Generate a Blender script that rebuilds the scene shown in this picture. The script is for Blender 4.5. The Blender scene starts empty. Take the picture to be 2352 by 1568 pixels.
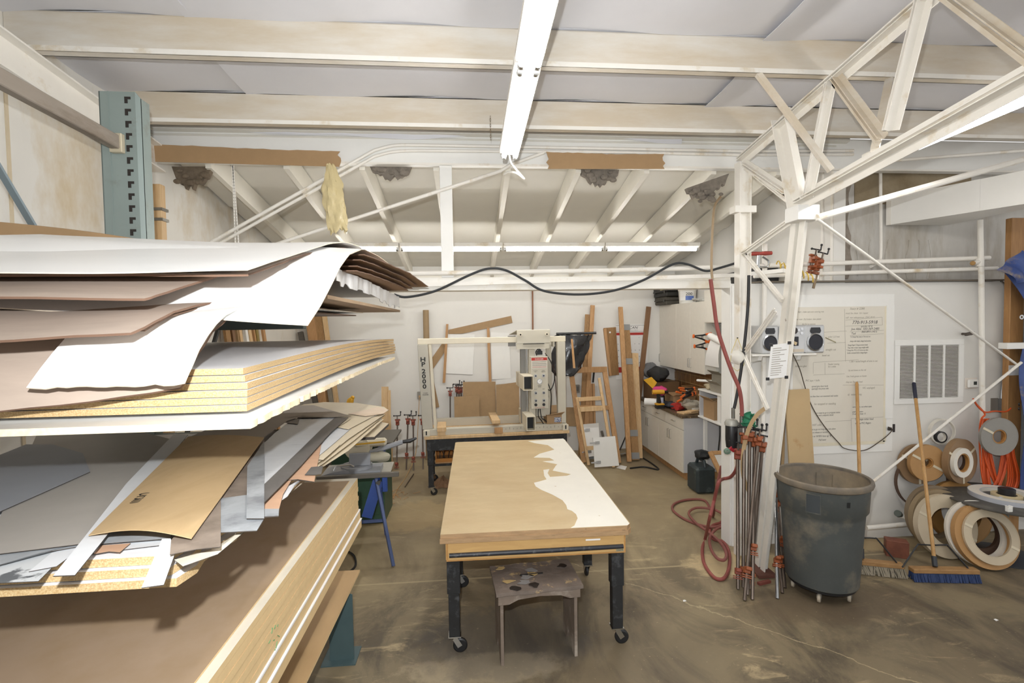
import bpy, bmesh, math, random
from mathutils import Vector, Matrix

random.seed(7)
SC = bpy.context.scene
COL = SC.collection
V = Vector

# ------------------------------------------------------------------ camera
CAM_H = 2.20
FPX = 1111.0                      # 17 mm on a 36 mm wide sensor, 2352 px
yaw, pit, rol = math.radians(4.95), math.radians(2.11), 0.015
F_ = V((math.sin(yaw) * math.cos(pit), math.cos(yaw) * math.cos(pit), -math.sin(pit)))
R0 = V((math.cos(yaw), -math.sin(yaw), 0))
U0 = R0.cross(F_)
R_ = R0 * math.cos(rol) - U0 * math.sin(rol)
U_ = U0 * math.cos(rol) + R0 * math.sin(rol)
CAMP = V((0, 0, CAM_H))
cd = bpy.data.cameras.new('camera')
cd.sensor_width = 36.0
cd.lens = FPX / 2352 * 36
cd.clip_start = 0.05
cam = bpy.data.objects.new('camera', cd)
cam.matrix_world = Matrix.Translation(CAMP) @ Matrix((
    (R_.x, U_.x, -F_.x), (R_.y, U_.y, -F_.y), (R_.z, U_.z, -F_.z))).to_4x4()
COL.objects.link(cam)
SC.camera = cam

# ------------------------------------------------------------------ world, lights, exposure
SC.view_settings.view_transform = 'Standard'
SC.view_settings.look = 'None'
SC.view_settings.gamma = 1
SC.view_settings.use_curve_mapping = False
SC.view_settings.exposure = 0.0
wd = bpy.data.worlds.new('world'); SC.world = wd
wd.use_nodes = True
wd.node_tree.nodes['Background'].inputs[0].default_value = (1.0, .985, .962, 1)
wd.node_tree.nodes['Background'].inputs[1].default_value = 0.84

def lamp(name, kind, loc, energy, color, **kw):
    l = bpy.data.lights.new(name, kind)
    l.energy = energy; l.color = color
    for k, v in kw.items(): setattr(l, k, v)
    o = bpy.data.objects.new(name, l)
    o.location = loc
    COL.objects.link(o)
    return o
# the photographer's flash head, on the hot shoe just above the lens, aimed into the room
fl = lamp('camera_flash', 'SPOT', CAMP + U_ * .20 - R_ * .06, 330, (.95, .98, 1.0),
          spot_size=math.radians(152), spot_blend=1.0, shadow_soft_size=.018)
fl.rotation_euler = (V((.2, 8.0, 1.75)) - fl.location).to_track_quat('-Z', 'Y').to_euler()

# ------------------------------------------------------------------ pixel -> point in the room
def ray(u, v):
    return F_ + R_ * ((u - 1176) / FPX) - U_ * ((v - 784) / FPX)
def P(u, v, X=None, Y=None, Z=None):
    d = ray(u, v)
    if X is not None: t = (X - CAMP.x) / d.x
    elif Y is not None: t = (Y - CAMP.y) / d.y
    else: t = (Z - CAMP.z) / d.z
    return CAMP + d * t
def PP(u, v, o, n):
    d = ray(u, v); t = (V(o) - CAMP).dot(n) / d.dot(n)
    return CAMP + d * t

# ------------------------------------------------------------------ materials
def lin(c):
    return tuple((x / 12.92 if x <= .04045 else ((x + .055) / 1.055) ** 2.4) for x in c)
def hexc(h):
    return lin((int(h[0:2], 16) / 255, int(h[2:4], 16) / 255, int(h[4:6], 16) / 255))
MATS = {}
def mat(name, h, rough=.6, metal=0.0, var=.08, scale=6.0, stretch=(1, 1, 1), bump=.0, bscale=60.0,
        spots=None, sscale=8.0, samt=.45, sw=.08, emit=0, alpha=1.0, trans=0.0, coat=0.0, spec=.5):
    """procedural principled material; spots = second colour broken in by noise"""
    if name in MATS: return MATS[name]
    m = bpy.data.materials.new(name); m.use_nodes = True
    nt = m.node_tree; N = nt.nodes; L = nt.links
    b = N['Principled BSDF']
    c = hexc(h)
    b.inputs['Roughness'].default_value = rough
    b.inputs['Metallic'].default_value = metal
    b.inputs['Specular IOR Level'].default_value = spec
    b.inputs['Coat Weight'].default_value = coat
    tc = N.new('ShaderNodeTexCoord'); mp = N.new('ShaderNodeMapping')
    mp.inputs['Scale'].default_value = stretch
    L.new(tc.outputs['Object'], mp.inputs['Vector'])
    nz = N.new('ShaderNodeTexNoise'); nz.inputs['Scale'].default_value = scale
    nz.inputs['Detail'].default_value = 5; nz.inputs['Roughness'].default_value = .6
    L.new(mp.outputs[0], nz.inputs['Vector'])
    rp = N.new('ShaderNodeValToRGB')
    rp.color_ramp.elements[0].position = .25; rp.color_ramp.elements[1].position = .75
    rp.color_ramp.elements[0].color = (*[x * (1 - var) for x in c], 1)
    rp.color_ramp.elements[1].color = (*[min(1, x * (1 + var)) for x in c], 1)
    L.new(nz.outputs['Fac'], rp.inputs['Fac'])
    out = rp.outputs['Color']
    if spots:
        n2 = N.new('ShaderNodeTexNoise'); n2.inputs['Scale'].default_value = sscale
        n2.inputs['Detail'].default_value = 6; n2.inputs['Roughness'].default_value = .65
        L.new(mp.outputs[0], n2.inputs['Vector'])
        r2 = N.new('ShaderNodeValToRGB')
        r2.color_ramp.elements[0].position = max(0, 1 - samt - sw); r2.color_ramp.elements[1].position = min(1, 1 - samt + sw)
        L.new(n2.outputs['Fac'], r2.inputs['Fac'])
        mx = N.new('ShaderNodeMix'); mx.data_type = 'RGBA'
        L.new(r2.outputs['Color'], mx.inputs[0])
        L.new(out, mx.inputs[6]); mx.inputs[7].default_value = (*hexc(spots), 1)
        out = mx.outputs[2]
    L.new(out, b.inputs['Base Color'])
    if bump:
        n3 = N.new('ShaderNodeTexNoise'); n3.inputs['Scale'].default_value = bscale
        n3.inputs['Detail'].default_value = 4
        L.new(mp.outputs[0], n3.inputs['Vector'])
        bp = N.new('ShaderNodeBump'); bp.inputs['Strength'].default_value = bump
        bp.inputs['Distance'].default_value = .01
        L.new(n3.outputs['Fac'], bp.inputs['Height']); L.new(bp.outputs[0], b.inputs['Normal'])
    if emit:
        b.inputs['Emission Color'].default_value = (*c, 1); b.inputs['Emission Strength'].default_value = emit
    if alpha < 1: b.inputs['Alpha'].default_value = alpha
    if trans: b.inputs['Transmission Weight'].default_value = trans
    MATS[name] = m
    return m

def wood(name, h, h2, rough=.6, scale=3.0, stretch=(1, 1, 12), dist=4.0):
    """grain: stretched wave bands; stretch >1 across the grain"""
    if name in MATS: return MATS[name]
    m = bpy.data.materials.new(name); m.use_nodes = True
    nt = m.node_tree; N = nt.nodes; L = nt.links; b = N['Principled BSDF']
    b.inputs['Roughness'].default_value = rough
    tc = N.new('ShaderNodeTexCoord'); mp = N.new('ShaderNodeMapping'); mp.inputs['Scale'].default_value = stretch
    L.new(tc.outputs['Object'], mp.inputs['Vector'])
    nz = N.new('ShaderNodeTexNoise'); nz.inputs['Scale'].default_value = scale
    nz.inputs['Detail'].default_value = 8; nz.inputs['Roughness'].default_value = .62
    nz.inputs['Distortion'].default_value = dist * .15
    L.new(mp.outputs[0], nz.inputs['Vector'])
    rp = N.new('ShaderNodeValToRGB')
    rp.color_ramp.elements[0].position = .3; rp.color_ramp.elements[1].position = .7
    rp.color_ramp.elements[0].color = (*hexc(h2), 1); rp.color_ramp.elements[1].color = (*hexc(h), 1)
    L.new(nz.outputs['Fac'], rp.inputs['Fac']); L.new(rp.outputs[0], b.inputs['Base Color'])
    bp = N.new('ShaderNodeBump'); bp.inputs['Strength'].default_value = .15; bp.inputs['Distance'].default_value = .004
    L.new(nz.outputs['Fac'], bp.inputs['Height']); L.new(bp.outputs[0], b.inputs['Normal'])
    MATS[name] = m
    return m

# ------------------------------------------------------------------ mesh builder (world coordinates)
class MB:
    def __init__(s, M=None):
        s.v = []; s.f = []; s.M = M; s.mi = []; s.cur = 0
    def _add(s, vs, fs, sm=False):
        n = len(s.v)
        M = s.M
        s.v += [tuple(M @ V(p)) if M else tuple(p) for p in vs]
        s.f += [tuple(i + n for i in f) for f in fs]
        s.mi += [s.cur] * len(fs)
        return s
    def box(s, x0, x1, y0, y1, z0, z1, b=0.0):
        c = V(((x0 + x1) / 2, (y0 + y1) / 2, (z0 + z1) / 2))
        return s.obox(c, V((1, 0, 0)), V((0, 1, 0)), V((0, 0, 1)), abs(x1 - x0) / 2, abs(y1 - y0) / 2, abs(z1 - z0) / 2, b)
    def obox(s, c, ax, ay, az, hx, hy, hz, b=0.0):
        c = V(c)
        if b <= 0:
            vs = [c + ax * (sx * hx) + ay * (sy * hy) + az * (sz * hz) for sx in (-1, 1) for sy in (-1, 1) for sz in (-1, 1)]
            fs = [(0, 1, 3, 2), (4, 6, 7, 5), (0, 4, 5, 1), (2, 3, 7, 6), (0, 2, 6, 4), (1, 5, 7, 3)]
            return s._add(vs, fs)
        b = min(b, hx * .9, hy * .9, hz * .9)
        vs = []; idx = {}
        for sx in (-1, 1):
            for sy in (-1, 1):
                for sz in (-1, 1):
                    for k in range(3):
                        h = [hx - b, hy - b, hz - b]; h[k] += b
                        idx[(sx, sy, sz, k)] = len(vs)
                        vs.append(c + ax * (sx * h[0]) + ay * (sy * h[1]) + az * (sz * h[2]))
        fs = []
        for k in range(3):
            for sg in (-1, 1):
                a, d = [(1, 2), (0, 2), (0, 1)][k]
                q = []
                for (p, r) in ((-1, -1), (1, -1), (1, 1), (-1, 1)):
                    t = [0, 0, 0]; t[k] = sg; t[a] = p; t[d] = r
                    q.append(idx[(*t, k)])
                fs.append(tuple(q))
        for k in range(3):          # edges parallel to axis k
            a, d = [(1, 2), (0, 2), (0, 1)][k]
            for p in (-1, 1):
                for r in (-1, 1):
                    t0 = [0, 0, 0]; t0[k] = -1; t0[a] = p; t0[d] = r
                    t1 = list(t0); t1[k] = 1
                    fs.append((idx[(*t0, a)], idx[(*t0, d)], idx[(*t1, d)], idx[(*t1, a)]))
        for sx in (-1, 1):
            for sy in (-1, 1):
                for sz in (-1, 1):
                    fs.append(tuple(idx[(sx, sy, sz, k)] for k in range(3)))
        return s._add(vs, fs)
    def beam(s, p, q, w, h, up=(0, 0, 1), b=0.0):
        """box from p to q; w across, h along 'up'"""
        p = V(p); q = V(q); d = (q - p); L = d.length; d.normalize()
        up = V(up); side = d.cross(up)
        if side.length < 1e-5: side = d.cross(V((0, 1, 0)))
        side.normalize(); up = side.cross(d).normalized()
        return s.obox((p + q) / 2, d, side, up, L / 2, w / 2, h / 2, b)
    def tube(s, path, r, n=8, cap=True, closed=False):
        path = [V(p) for p in path]
        m = len(path); rings = []
        rr = r if isinstance(r, (list, tuple)) else [r] * m
        prev = None; vs = []
        for i, p in enumerate(path):
            a = path[i - 1] if (i > 0 or closed) else p
            c = path[(i + 1) % m] if (i < m - 1 or closed) else p
            t = (c - a)
            if t.length < 1e-9: t = V((0, 0, 1))
            t.normalize()
            if prev is None:
                x = t.cross(V((0, 0, 1)))
                if x.length < .05: x = t.cross(V((0, 1, 0)))
            else:
                x = prev - t * prev.dot(t)
                if x.length < 1e-6: x = t.cross(V((0.3, 1, .2)))
            x.normalize(); prev = x; y = t.cross(x)
            for k in range(n):
                a_ = 2 * math.pi * k / n
                vs.append(p + x * (math.cos(a_) * rr[i]) + y * (math.sin(a_) * rr[i]))
        fs = []
        for i in range(m if closed else m - 1):
            j = (i + 1) % m
            for k in range(n):
                k2 = (k + 1) % n
                fs.append((i * n + k, i * n + k2, j * n + k2, j * n + k))
        if cap and not closed:
            fs.append(tuple(range(n))[::-1]); fs.append(tuple((m - 1) * n + k for k in range(n)))
        return s._add(vs, fs)
    def cyl(s, p, q, r, n=16, r2=None):
        return s.tube([p, q], [r, r if r2 is None else r2], n)
    def lathe(s, prof, o=(0, 0, 0), ax=(0, 0, 1), n=32, closed=False, caps=True):
        """prof: list of (radius, height) along axis ax from o"""
        o = V(o); az = V(ax).normalized()
        x = az.cross(V((0, 1, 0)))
        if x.length < .05: x = az.cross(V((1, 0, 0)))
        x.normalize(); y = az.cross(x)
        vs = []; fs = []; m = len(prof)
        for (r, h) in prof:
            for k in range(n):
                a = 2 * math.pi * k / n
                vs.append(o + az * h + x * (math.cos(a) * r) + y * (math.sin(a) * r))
        for i in range(m if closed else m - 1):
            j = (i + 1) % m
            for k in range(n):
                k2 = (k + 1) % n
                fs.append((i * n + k, i * n + k2, j * n + k2, j * n + k))
        if not closed and caps:
            if prof[0][0] > 1e-6: fs.append(tuple(range(n))[::-1])
            if prof[-1][0] > 1e-6: fs.append(tuple((m - 1) * n + k for k in range(n)))
        return s._add(vs, fs)
    def ring(s, o, ax, ro, ri, h, n=40):
        """flat disc with a hole, thickness h along ax starting at o"""
        return s.lathe([(ri, 0), (ro, 0), (ro, h), (ri, h)], o, ax, n, closed=True)
    def poly(s, pts, t):
        """polygon pts (world) extruded by vector t"""
        pts = [V(p) for p in pts]; t = V(t); n = len(pts)
        vs = pts + [p + t for p in pts]
        fs = [tuple(range(n))[::-1], tuple(range(n, 2 * n))]
        for i in range(n):
            j = (i + 1) % n
            fs.append((i, j, j + n, i + n))
        return s._add(vs, fs)
    def sheet(s, fn, nu, nv, th, two=False):
        """fn(u,v)->point (0..1); thickness th downwards along -normal"""
        g = [[V(fn(i / nu, j / nv)) for j in range(nv + 1)] for i in range(nu + 1)]
        vs = []; 
        def nrm(i, j):
            a = g[min(i + 1, nu)][j] - g[max(i - 1, 0)][j]
            b = g[i][min(j + 1, nv)] - g[i][max(j - 1, 0)]
            n = a.cross(b)
            return n.normalized() if n.length > 1e-12 else V((0, 0, 1))
        W = nv + 1
        for i in range(nu + 1):
            for j in range(nv + 1): vs.append(g[i][j])
        K = len(vs)
        for i in range(nu + 1):
            for j in range(nv + 1): vs.append(g[i][j] - nrm(i, j) * th)
        fs = []
        for i in range(nu):
            for j in range(nv):
                a, b, c, d = i * W + j, (i + 1) * W + j, (i + 1) * W + j + 1, i * W + j + 1
                fs.append((a, b, c, d)); fs.append((d + K, c + K, b + K, a + K))
        for i in range(nu):
            fs.append((i * W, i * W + K, (i + 1) * W + K, (i + 1) * W))
            e = nv
            fs.append((i * W + e, (i + 1) * W + e, (i + 1) * W + e + K, i * W + e + K))
        for j in range(nv):
            fs.append((j, j + 1, j + 1 + K, j + K))
            e = nu * W
            fs.append((e + j, e + j + K, e + j + 1 + K, e + j + 1))
        s._add(vs, fs)
        if two:
            ne = 2 * (nu + nv)
            s.mi[-ne:] = [s.cur + 1] * ne
        return s
    def sphere(s, c, r, n=10, sc=(1, 1, 1)):
        prof = []
        m = n
        vs = []; fs = []
        c = V(c)
        for i in range(m + 1):
            th = math.pi * i / m
            for k in range(n):
                a = 2 * math.pi * k / n
                vs.append(c + V((math.sin(th) * math.cos(a) * r * sc[0], math.sin(th) * math.sin(a) * r * sc[1], math.cos(th) * r * sc[2])))
        for i in range(m):
            for k in range(n):
                k2 = (k + 1) % n
                fs.append((i * n + k, (i + 1) * n + k, (i + 1) * n + k2, i * n + k2))
        return s._add(vs, fs)
    def build(s, name, m, parent=None, smooth=True, ang=35):
        me = bpy.data.meshes.new(name)
        o_ = V((0, 0, 0))
        q = parent
        while q is not None:
            o_ = o_ + q.location; q = q.parent
        me.from_pydata([(p[0] - o_.x, p[1] - o_.y, p[2] - o_.z) for p in s.v], [], s.f)
        ms = m if isinstance(m, (list, tuple)) else [m]
        for k in ms: me.materials.append(k)
        if len(ms) > 1:
            me.polygons.foreach_set('material_index', s.mi)
        bm = bmesh.new(); bm.from_mesh(me)
        bmesh.ops.remove_doubles(bm, verts=bm.verts, dist=1e-6)
        bmesh.ops.recalc_face_normals(bm, faces=bm.faces)
        bm.to_mesh(me); bm.free()
        if smooth:
            me.polygons.foreach_set('use_smooth', [True] * len(me.polygons))
            me.set_sharp_from_angle(angle=math.radians(ang))
        me.update()
        o = bpy.data.objects.new(name, me)
        COL.objects.link(o)
        if parent is not None: o.parent = parent
        return o

def tag(o, label, cat=None, group=None, kind=None):
    if label: o['label'] = label
    if cat: o['category'] = cat
    if group: o['group'] = group
    if kind: o['kind'] = kind
    return o
def thing(name, label, cat, loc, group=None, kind=None):
    o = bpy.data.objects.new(name, None)
    o.empty_display_size = .1
    o.location = V(loc)
    COL.objects.link(o)
    return tag(o, label, cat, group, kind)
def struct(o):
    o['kind'] = 'structure'; return o
def stuff(o):
    o['kind'] = 'stuff'; return o
def single(mb, name, m, label, cat, group=None, smooth=True):
    """a thing that is one mesh, its origin moved to its lowest centre"""
    xs = [p[0] for p in mb.v]; ys = [p[1] for p in mb.v]; zs = [p[2] for p in mb.v]
    loc = V(((min(xs) + max(xs)) / 2, (min(ys) + max(ys)) / 2, min(zs)))
    mb.v = [(p[0] - loc.x, p[1] - loc.y, p[2] - loc.z) for p in mb.v]
    o = mb.build(name, m, None, smooth)
    o.location = loc
    return tag(o, label, cat, group)
def copy_tree(o, parent=None):
    c = o.copy(); COL.objects.link(c)
    if parent is not None: c.parent = parent
    for ch in list(o.children): copy_tree(ch, c)
    return c
def text(name, s, size, m, parent, M, ext=.0004, align='LEFT', shear=0.0, sx=1.0, space=1.0, bold=0.0):
    """flat lettering as a mesh, placed by matrix M (text in its own xy plane)"""
    cu = bpy.data.curves.new('t', 'FONT'); cu.body = s; cu.size = size; cu.extrude = ext
    cu.align_x = align; cu.shear = shear; cu.space_character = space; cu.offset = bold; cu.resolution_u = 2
    t = bpy.data.objects.new('t', cu); COL.objects.link(t)
    dg = bpy.context.evaluated_depsgraph_get()
    me = bpy.data.meshes.new_from_object(t.evaluated_get(dg))
    bpy.data.objects.remove(t); bpy.data.curves.remove(cu)
    me.transform(Matrix.Diagonal((sx, 1, 1, 1)))
    o_ = V((0, 0, 0)); q = parent
    while q is not None:
        o_ = o_ + q.location; q = q.parent
    me.transform(Matrix.Translation(-o_) @ M)
    me.materials.clear(); me.materials.append(m); me.name = name
    o = bpy.data.objects.new(name, me); COL.objects.link(o)
    if parent is not None: o.parent = parent
    return o
def frame(o, x, y, z=None):
    """4x4 from origin and axes"""
    x = V(x).normalized(); y = V(y); y = (y - x * y.dot(x)).normalized()
    z = x.cross(y)
    return Matrix(((x.x, y.x, z.x, o[0]), (x.y, y.y, z.y, o[1]), (x.z, y.z, z.z, o[2]), (0, 0, 0, 1)))
WALLTXT = lambda o: frame(o, (1, 0, 0), (0, 0, 1))       # lettering on a face that looks to -Y
def lerp(a, b, t): return a + (b - a) * t
def bez(pts, n=8):
    """smooth Catmull-Rom path through pts"""
    pts = [V(p) for p in pts]; out = []
    for i in range(len(pts) - 1):
        p0 = pts[max(i - 1, 0)]; p1 = pts[i]; p2 = pts[i + 1]; p3 = pts[min(i + 2, len(pts) - 1)]
        for k in range(n):
            t = k / n
            out.append(.5 * ((2 * p1) + (p2 - p0) * t + (2 * p0 - 5 * p1 + 4 * p2 - p3) * t * t + (3 * p1 - p0 - 3 * p2 + p3) * t ** 3))
    out.append(pts[-1]); return out
ORD = ['first', 'second', 'third', 'fourth', 'fifth', 'sixth', 'seventh', 'eighth', 'ninth', 'tenth', 'eleventh', 'twelfth']
X_, Y_, Z_ = V((1, 0, 0)), V((0, 1, 0)), V((0, 0, 1))

# palette
white_paint = mat('white_paint', 'f0ede6', .55, var=.03, scale=3, spots='d8cbb0', sscale=2.2, samt=.36, sw=.12)
white_steel = mat('white_steel', 'f0ece4', .5, var=.04, scale=5, spots='cdb994', sscale=4, samt=.34, sw=.1)
white_clean = mat('white_clean', 'f0efeb', .45, var=.02)
insul = mat('insulation_sheet', 'dbdbe0', .42, var=.04, scale=2, bump=.12, bscale=3)
purl = mat('purlin_paint', 'e0dcd4', .55, var=.03, scale=2.5, stretch=(.6, 1, 3), spots='cfc2ad', sscale=1.7, samt=.55, sw=.16)
rafter_m = mat('rafter_paint', 'e9e5da', .55, var=.05, scale=4)
deck_m = mat('deck_paint', 'e2dfd6', .6, var=.04, scale=2)
wall_m = mat('wall_paint', 'e4e2dd', .6, var=.025, scale=2.5, bump=.04, bscale=30)
wall_dirty = mat('wall_stained', 'e6e3dc', .65, var=.05, scale=2, stretch=(1, 1, .5), spots='c9b48c', sscale=1.6, samt=.38, sw=.12)
wall_dust = mat('wall_insulation', 'c9c6c0', .6, var=.1, scale=5, stretch=(1, 1, .25), spots='a09582', sscale=3, samt=.4, sw=.12, bump=.2, bscale=20)
mdf = mat('mdf', 'b79a72', .7, var=.07, scale=9, bump=.03, bscale=200)
mdf_dark = mat('mdf_tan', 'a48762', .7, var=.08, scale=12)
mdf_edge = mat('mdf_edge', 'cbb083', .75, var=.06, scale=30, bump=.05, bscale=200)
particle = mat('particleboard_edge', 'aa8b5e', .8, var=.12, scale=260, spots='c4ac82', sscale=300, samt=.48, sw=.12, bump=.15, bscale=260)
melamine = mat('melamine', 'e6e5e6', .35, var=.02)
hardboard = mat('hardboard_brown', 'a9927a', .6, var=.06, scale=3, spots='9e8566', sscale=2.5, samt=.4, sw=.15)
cardboard = mat('cardboard', 'aa8b66', .8, var=.05, scale=10)
card_pale = mat('cardboard_pale', 'ad9c8e', .8, var=.06, scale=10, stretch=(1, 5, 1))
card_dark = mat('cardboard_dark', '6b5140', .85, var=.1, scale=12)
pine = wood('pine', 'c69d70', 'ab7f50', stretch=(14, 14, 1.2))
pine_light = wood('pine_light', 'e0c298', 'cda877', stretch=(14, 14, 1.2))
oak = wood('oak', 'ad8658', '86643c', stretch=(10, 10, 1.2), scale=6, dist=10)
walnut = wood('dark_board', '8a6848', '6d4d33', stretch=(12, 12, 1))
maple = wood('maple_ply', 'cda76c', 'bb945e', stretch=(1.2, 8, 8))
black_paint = mat('black_paint', '232426', .5, var=.3, scale=8, spots='55575a', sscale=14, samt=.36, sw=.1)
black_rub = mat('black_rubber', '1a1a1c', .5, var=.15)
black_plastic = mat('black_plastic', '202022', .4, var=.1)
chrome = mat('chrome', 'c8cacc', .22, 1.0, var=.05)
steel = mat('steel', '8b8882', .4, .85, var=.15, scale=20)
pipe_steel = mat('pipe_steel', '6a5e55', .45, .75, var=.25, scale=18, stretch=(1, 1, .3))
pipe_galv = mat('pipe_bright', 'a9abae', .3, .9, var=.12, scale=15)
clamp_orange = mat('clamp_orange', '924d28', .5, var=.15, scale=20)
clamp_red = mat('clamp_red', '8e4330', .55, var=.2, scale=20)
machine = mat('machine_beige', 'c8c2b2', .45, var=.04, scale=5)
machine_l = mat('machine_cream', 'ded5c0', .45, var=.04)
machine_d = mat('machine_grey', '83817c', .4, .3, var=.06)
red_rub = mat('red_hose', '8e4a44', .6, var=.12, scale=25)
orange_cord = mat('orange_cord', 'd2551f', .5, var=.08)
tube_m = mat('fluorescent_tube', 'fffcf7', .3, emit=36, var=0)
teal = mat('rack_teal', '86928e', .5, var=.06, scale=4, spots='797c73', sscale=6, samt=.33, sw=.08)
teal_d = mat('base_teal', '46595b', .5, var=.12, scale=6)
tube_back = mat('fluorescent_tube_back', 'fffcf7', .3, emit=72, var=0)
paper = mat('paper', 'f1f0ee', .7, var=.02)
notepaper = mat('note_paper', 'e2dccf', .75, var=.03, scale=3)
ink = mat('ink', '4a4640', .8, var=.1)
ink_soft = mat('pencil', '908878', .8, var=.1)
ink_black = mat('print_black', '161616', .6, var=.02)
print_red = mat('print_red', 'b8332c', .6, var=.05)
# ================================================================== the building
YG, YB, XL, XR = 4.45, 8.15, -2.74, 3.56
ZG = P(1090, 380, Y=YG).z                   # underside of the eave girder
SL = .10                                    # main roof rises towards the camera
def zpur(y): return ZG + .12 + SL * (YG - y)      # underside of the purlins
def zceil(y): return zpur(y) + .25
ZR0 = P(1087, 386, Y=YG + .05).z            # underside of the lean-to rafters at the girder
SR = .18
def zraf(y): return ZR0 - SR * (y - YG)
def zdeck(y): return zraf(y) + .20

# floor: one concrete slab with stains, dust and a sawn joint
def floor_material():
    m = bpy.data.materials.new('concrete_floor'); m.use_nodes = True
    nt = m.node_tree; N = nt.nodes; L = nt.links; b = N['Principled BSDF']
    tc = N.new('ShaderNodeTexCoord')
    def noise(scale, detail=8, rough=.6, dist=0.0, stretch=(1, 1, 1), rot=0, loc=(0, 0, 0)):
        mp = N.new('ShaderNodeMapping'); mp.inputs['Scale'].default_value = stretch
        mp.inputs['Rotation'].default_value = (0, 0, rot); mp.inputs['Location'].default_value = loc
        L.new(tc.outputs['Object'], mp.inputs['Vector'])
        n = N.new('ShaderNodeTexNoise'); n.inputs['Scale'].default_value = scale
        n.inputs['Detail'].default_value = detail; n.inputs['Roughness'].default_value = rough
        n.inputs['Distortion'].default_value = dist
        L.new(mp.outputs[0], n.inputs['Vector']); return n.outputs['Fac']
    def ramp(src, a, b_, ca=(0, 0, 0, 1), cb=(1, 1, 1, 1)):
        r = N.new('ShaderNodeValToRGB'); r.color_ramp.elements[0].position = a; r.color_ramp.elements[1].position = b_
        r.color_ramp.elements[0].color = ca; r.color_ramp.elements[1].color = cb
        L.new(src, r.inputs['Fac']); return r.outputs['Color']
    def mix(fac, a, c, blend='MIX', f=None):
        x = N.new('ShaderNodeMix'); x.data_type = 'RGBA'; x.blend_type = blend
        if f is not None: x.inputs[0].default_value = f
        if fac is not None: L.new(fac, x.inputs[0])
        for i, s in ((6, a), (7, c)):
            if isinstance(s, tuple): x.inputs[i].default_value = s
            else: L.new(s, x.inputs[i])
        return x.outputs[2]
    def math_(op, a, b_=None, c=None):
        n = N.new('ShaderNodeMath'); n.operation = op
        for i, s in enumerate((a, b_, c)):
            if s is None: continue
            if isinstance(s, (int, float)): n.inputs[i].default_value = s
            else: L.new(s, n.inputs[i])
        return n.outputs[0]
    h = lambda s: (*hexc(s), 1)
    base = ramp(noise(1.3, 8, .62, .4), .3, .7, h('7f7059'), h('9a8b70'))
    base = mix(ramp(noise(.55, 6, .6, .6, rot=.7), .42, .62), base, h('a89878'))
    sepf = N.new('ShaderNodeSeparateXYZ'); L.new(tc.outputs['Object'], sepf.inputs[0])
    yw = math_('ADD', sepf.outputs['Y'], math_('MULTIPLY', math_('SUBTRACT', noise(1.6, 6, .6), .5), .9))
    nr2 = N_out(ramp(math_('DIVIDE', yw, 8.0), .40, .53, (1, 1, 1, 1), (0, 0, 0, 1)), N, L)
    base = mix(math_('MULTIPLY', nr2, .62), base, h('5f5544'))
    # dark worn smears, strongest in the foreground aisle
    sep = N.new('ShaderNodeSeparateXYZ'); L.new(tc.outputs['Object'], sep.inputs[0])
    near = math_('SUBTRACT', 1.0, math_('SMOOTH_MIN', 1.0, math_('MAXIMUM', 0.0, math_('MULTIPLY_ADD', sep.outputs['Y'], .42, -1.35)), .2))
    smear = ramp(noise(1.5, 9, .66, 1.2, (1, .55, 1), .6), .44, .6)
    smf = math_('MULTIPLY', near, math_('MULTIPLY', N_out(smear, N, L), .75))
    base = mix(smf, base, h('463f36'))
    # drifts and streaks of saw dust
    d1 = ramp(noise(3.2, 10, .72, 1.6, (.5, 1.6, 1), .45), .55, .66)
    dmask = ramp(noise(.9, 4, .5, .2, loc=(2.1, .7, 0)), .45, .62)
    dfac = math_('MULTIPLY', math_('MULTIPLY', N_out(d1, N, L), N_out(dmask, N, L)), .7)
    base = mix(dfac, base, h('c6b28c'))
    # dust lying along the foot of the column and clamps and under the roll pile
    def blob(cx, cy, rx, ry, amt, col, base):
        dx = math_('DIVIDE', math_('SUBTRACT', sep.outputs['X'], cx), rx)
        dy = math_('DIVIDE', math_('SUBTRACT', sep.outputs['Y'], cy), ry)
        r = math_('ADD', math_('MULTIPLY', dx, dx), math_('MULTIPLY', dy, dy))
        r = math_('ADD', r, math_('MULTIPLY', math_('SUBTRACT', noise(6, 8, .7), .5), 2.2))
        f = math_('MULTIPLY', N_out(ramp(r, .55, 1.15, (1, 1, 1, 1), (0, 0, 0, 1)), N, L), amt)
        return mix(f, base, h(col))
    base = blob(2.4, 4.12, .55, .26, .8, 'c9b48c', base)
    base = blob(3.9, 4.3, .75, .14, .7, 'bfa87f', base)
    base = blob(.05, 3.02, .55, .16, .55, 'b5a588', base)
    base = blob(-.65, 5.6, .5, .5, .45, 'bfa67a', base)
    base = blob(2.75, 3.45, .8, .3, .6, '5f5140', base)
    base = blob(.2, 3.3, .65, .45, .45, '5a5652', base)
    # fine flecks
    fl_ = ramp(noise(38, 4, .6), .66, .72)
    base = mix(math_('MULTIPLY', N_out(fl_, N, L), .35), base, h('c9bb9a'))
    # sawn control joint across the slab (runs along X at Y = JY) and one hair crack
    jy = math_('ABSOLUTE', math_('SUBTRACT', sep.outputs['Y'], 4.13))
    jf = ramp(jy, .006, .016, (1, 1, 1, 1), (0, 0, 0, 1))
    base = mix(math_('MULTIPLY', N_out(jf, N, L), .7), base, h('b7a684'))
    wob = math_('MULTIPLY', math_('SUBTRACT', noise(2.5, 6, .6), .5), .35)
    ck = math_('ABSOLUTE', math_('ADD', math_('SUBTRACT', math_('MULTIPLY_ADD', sep.outputs['X'], -.95, 5.15), sep.outputs['Y']), wob))
    cf = ramp(ck, .004, .010, (1, 1, 1, 1), (0, 0, 0, 1))
    base = mix(math_('MULTIPLY', N_out(cf, N, L), .55), base, h('b9a988'))
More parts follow.
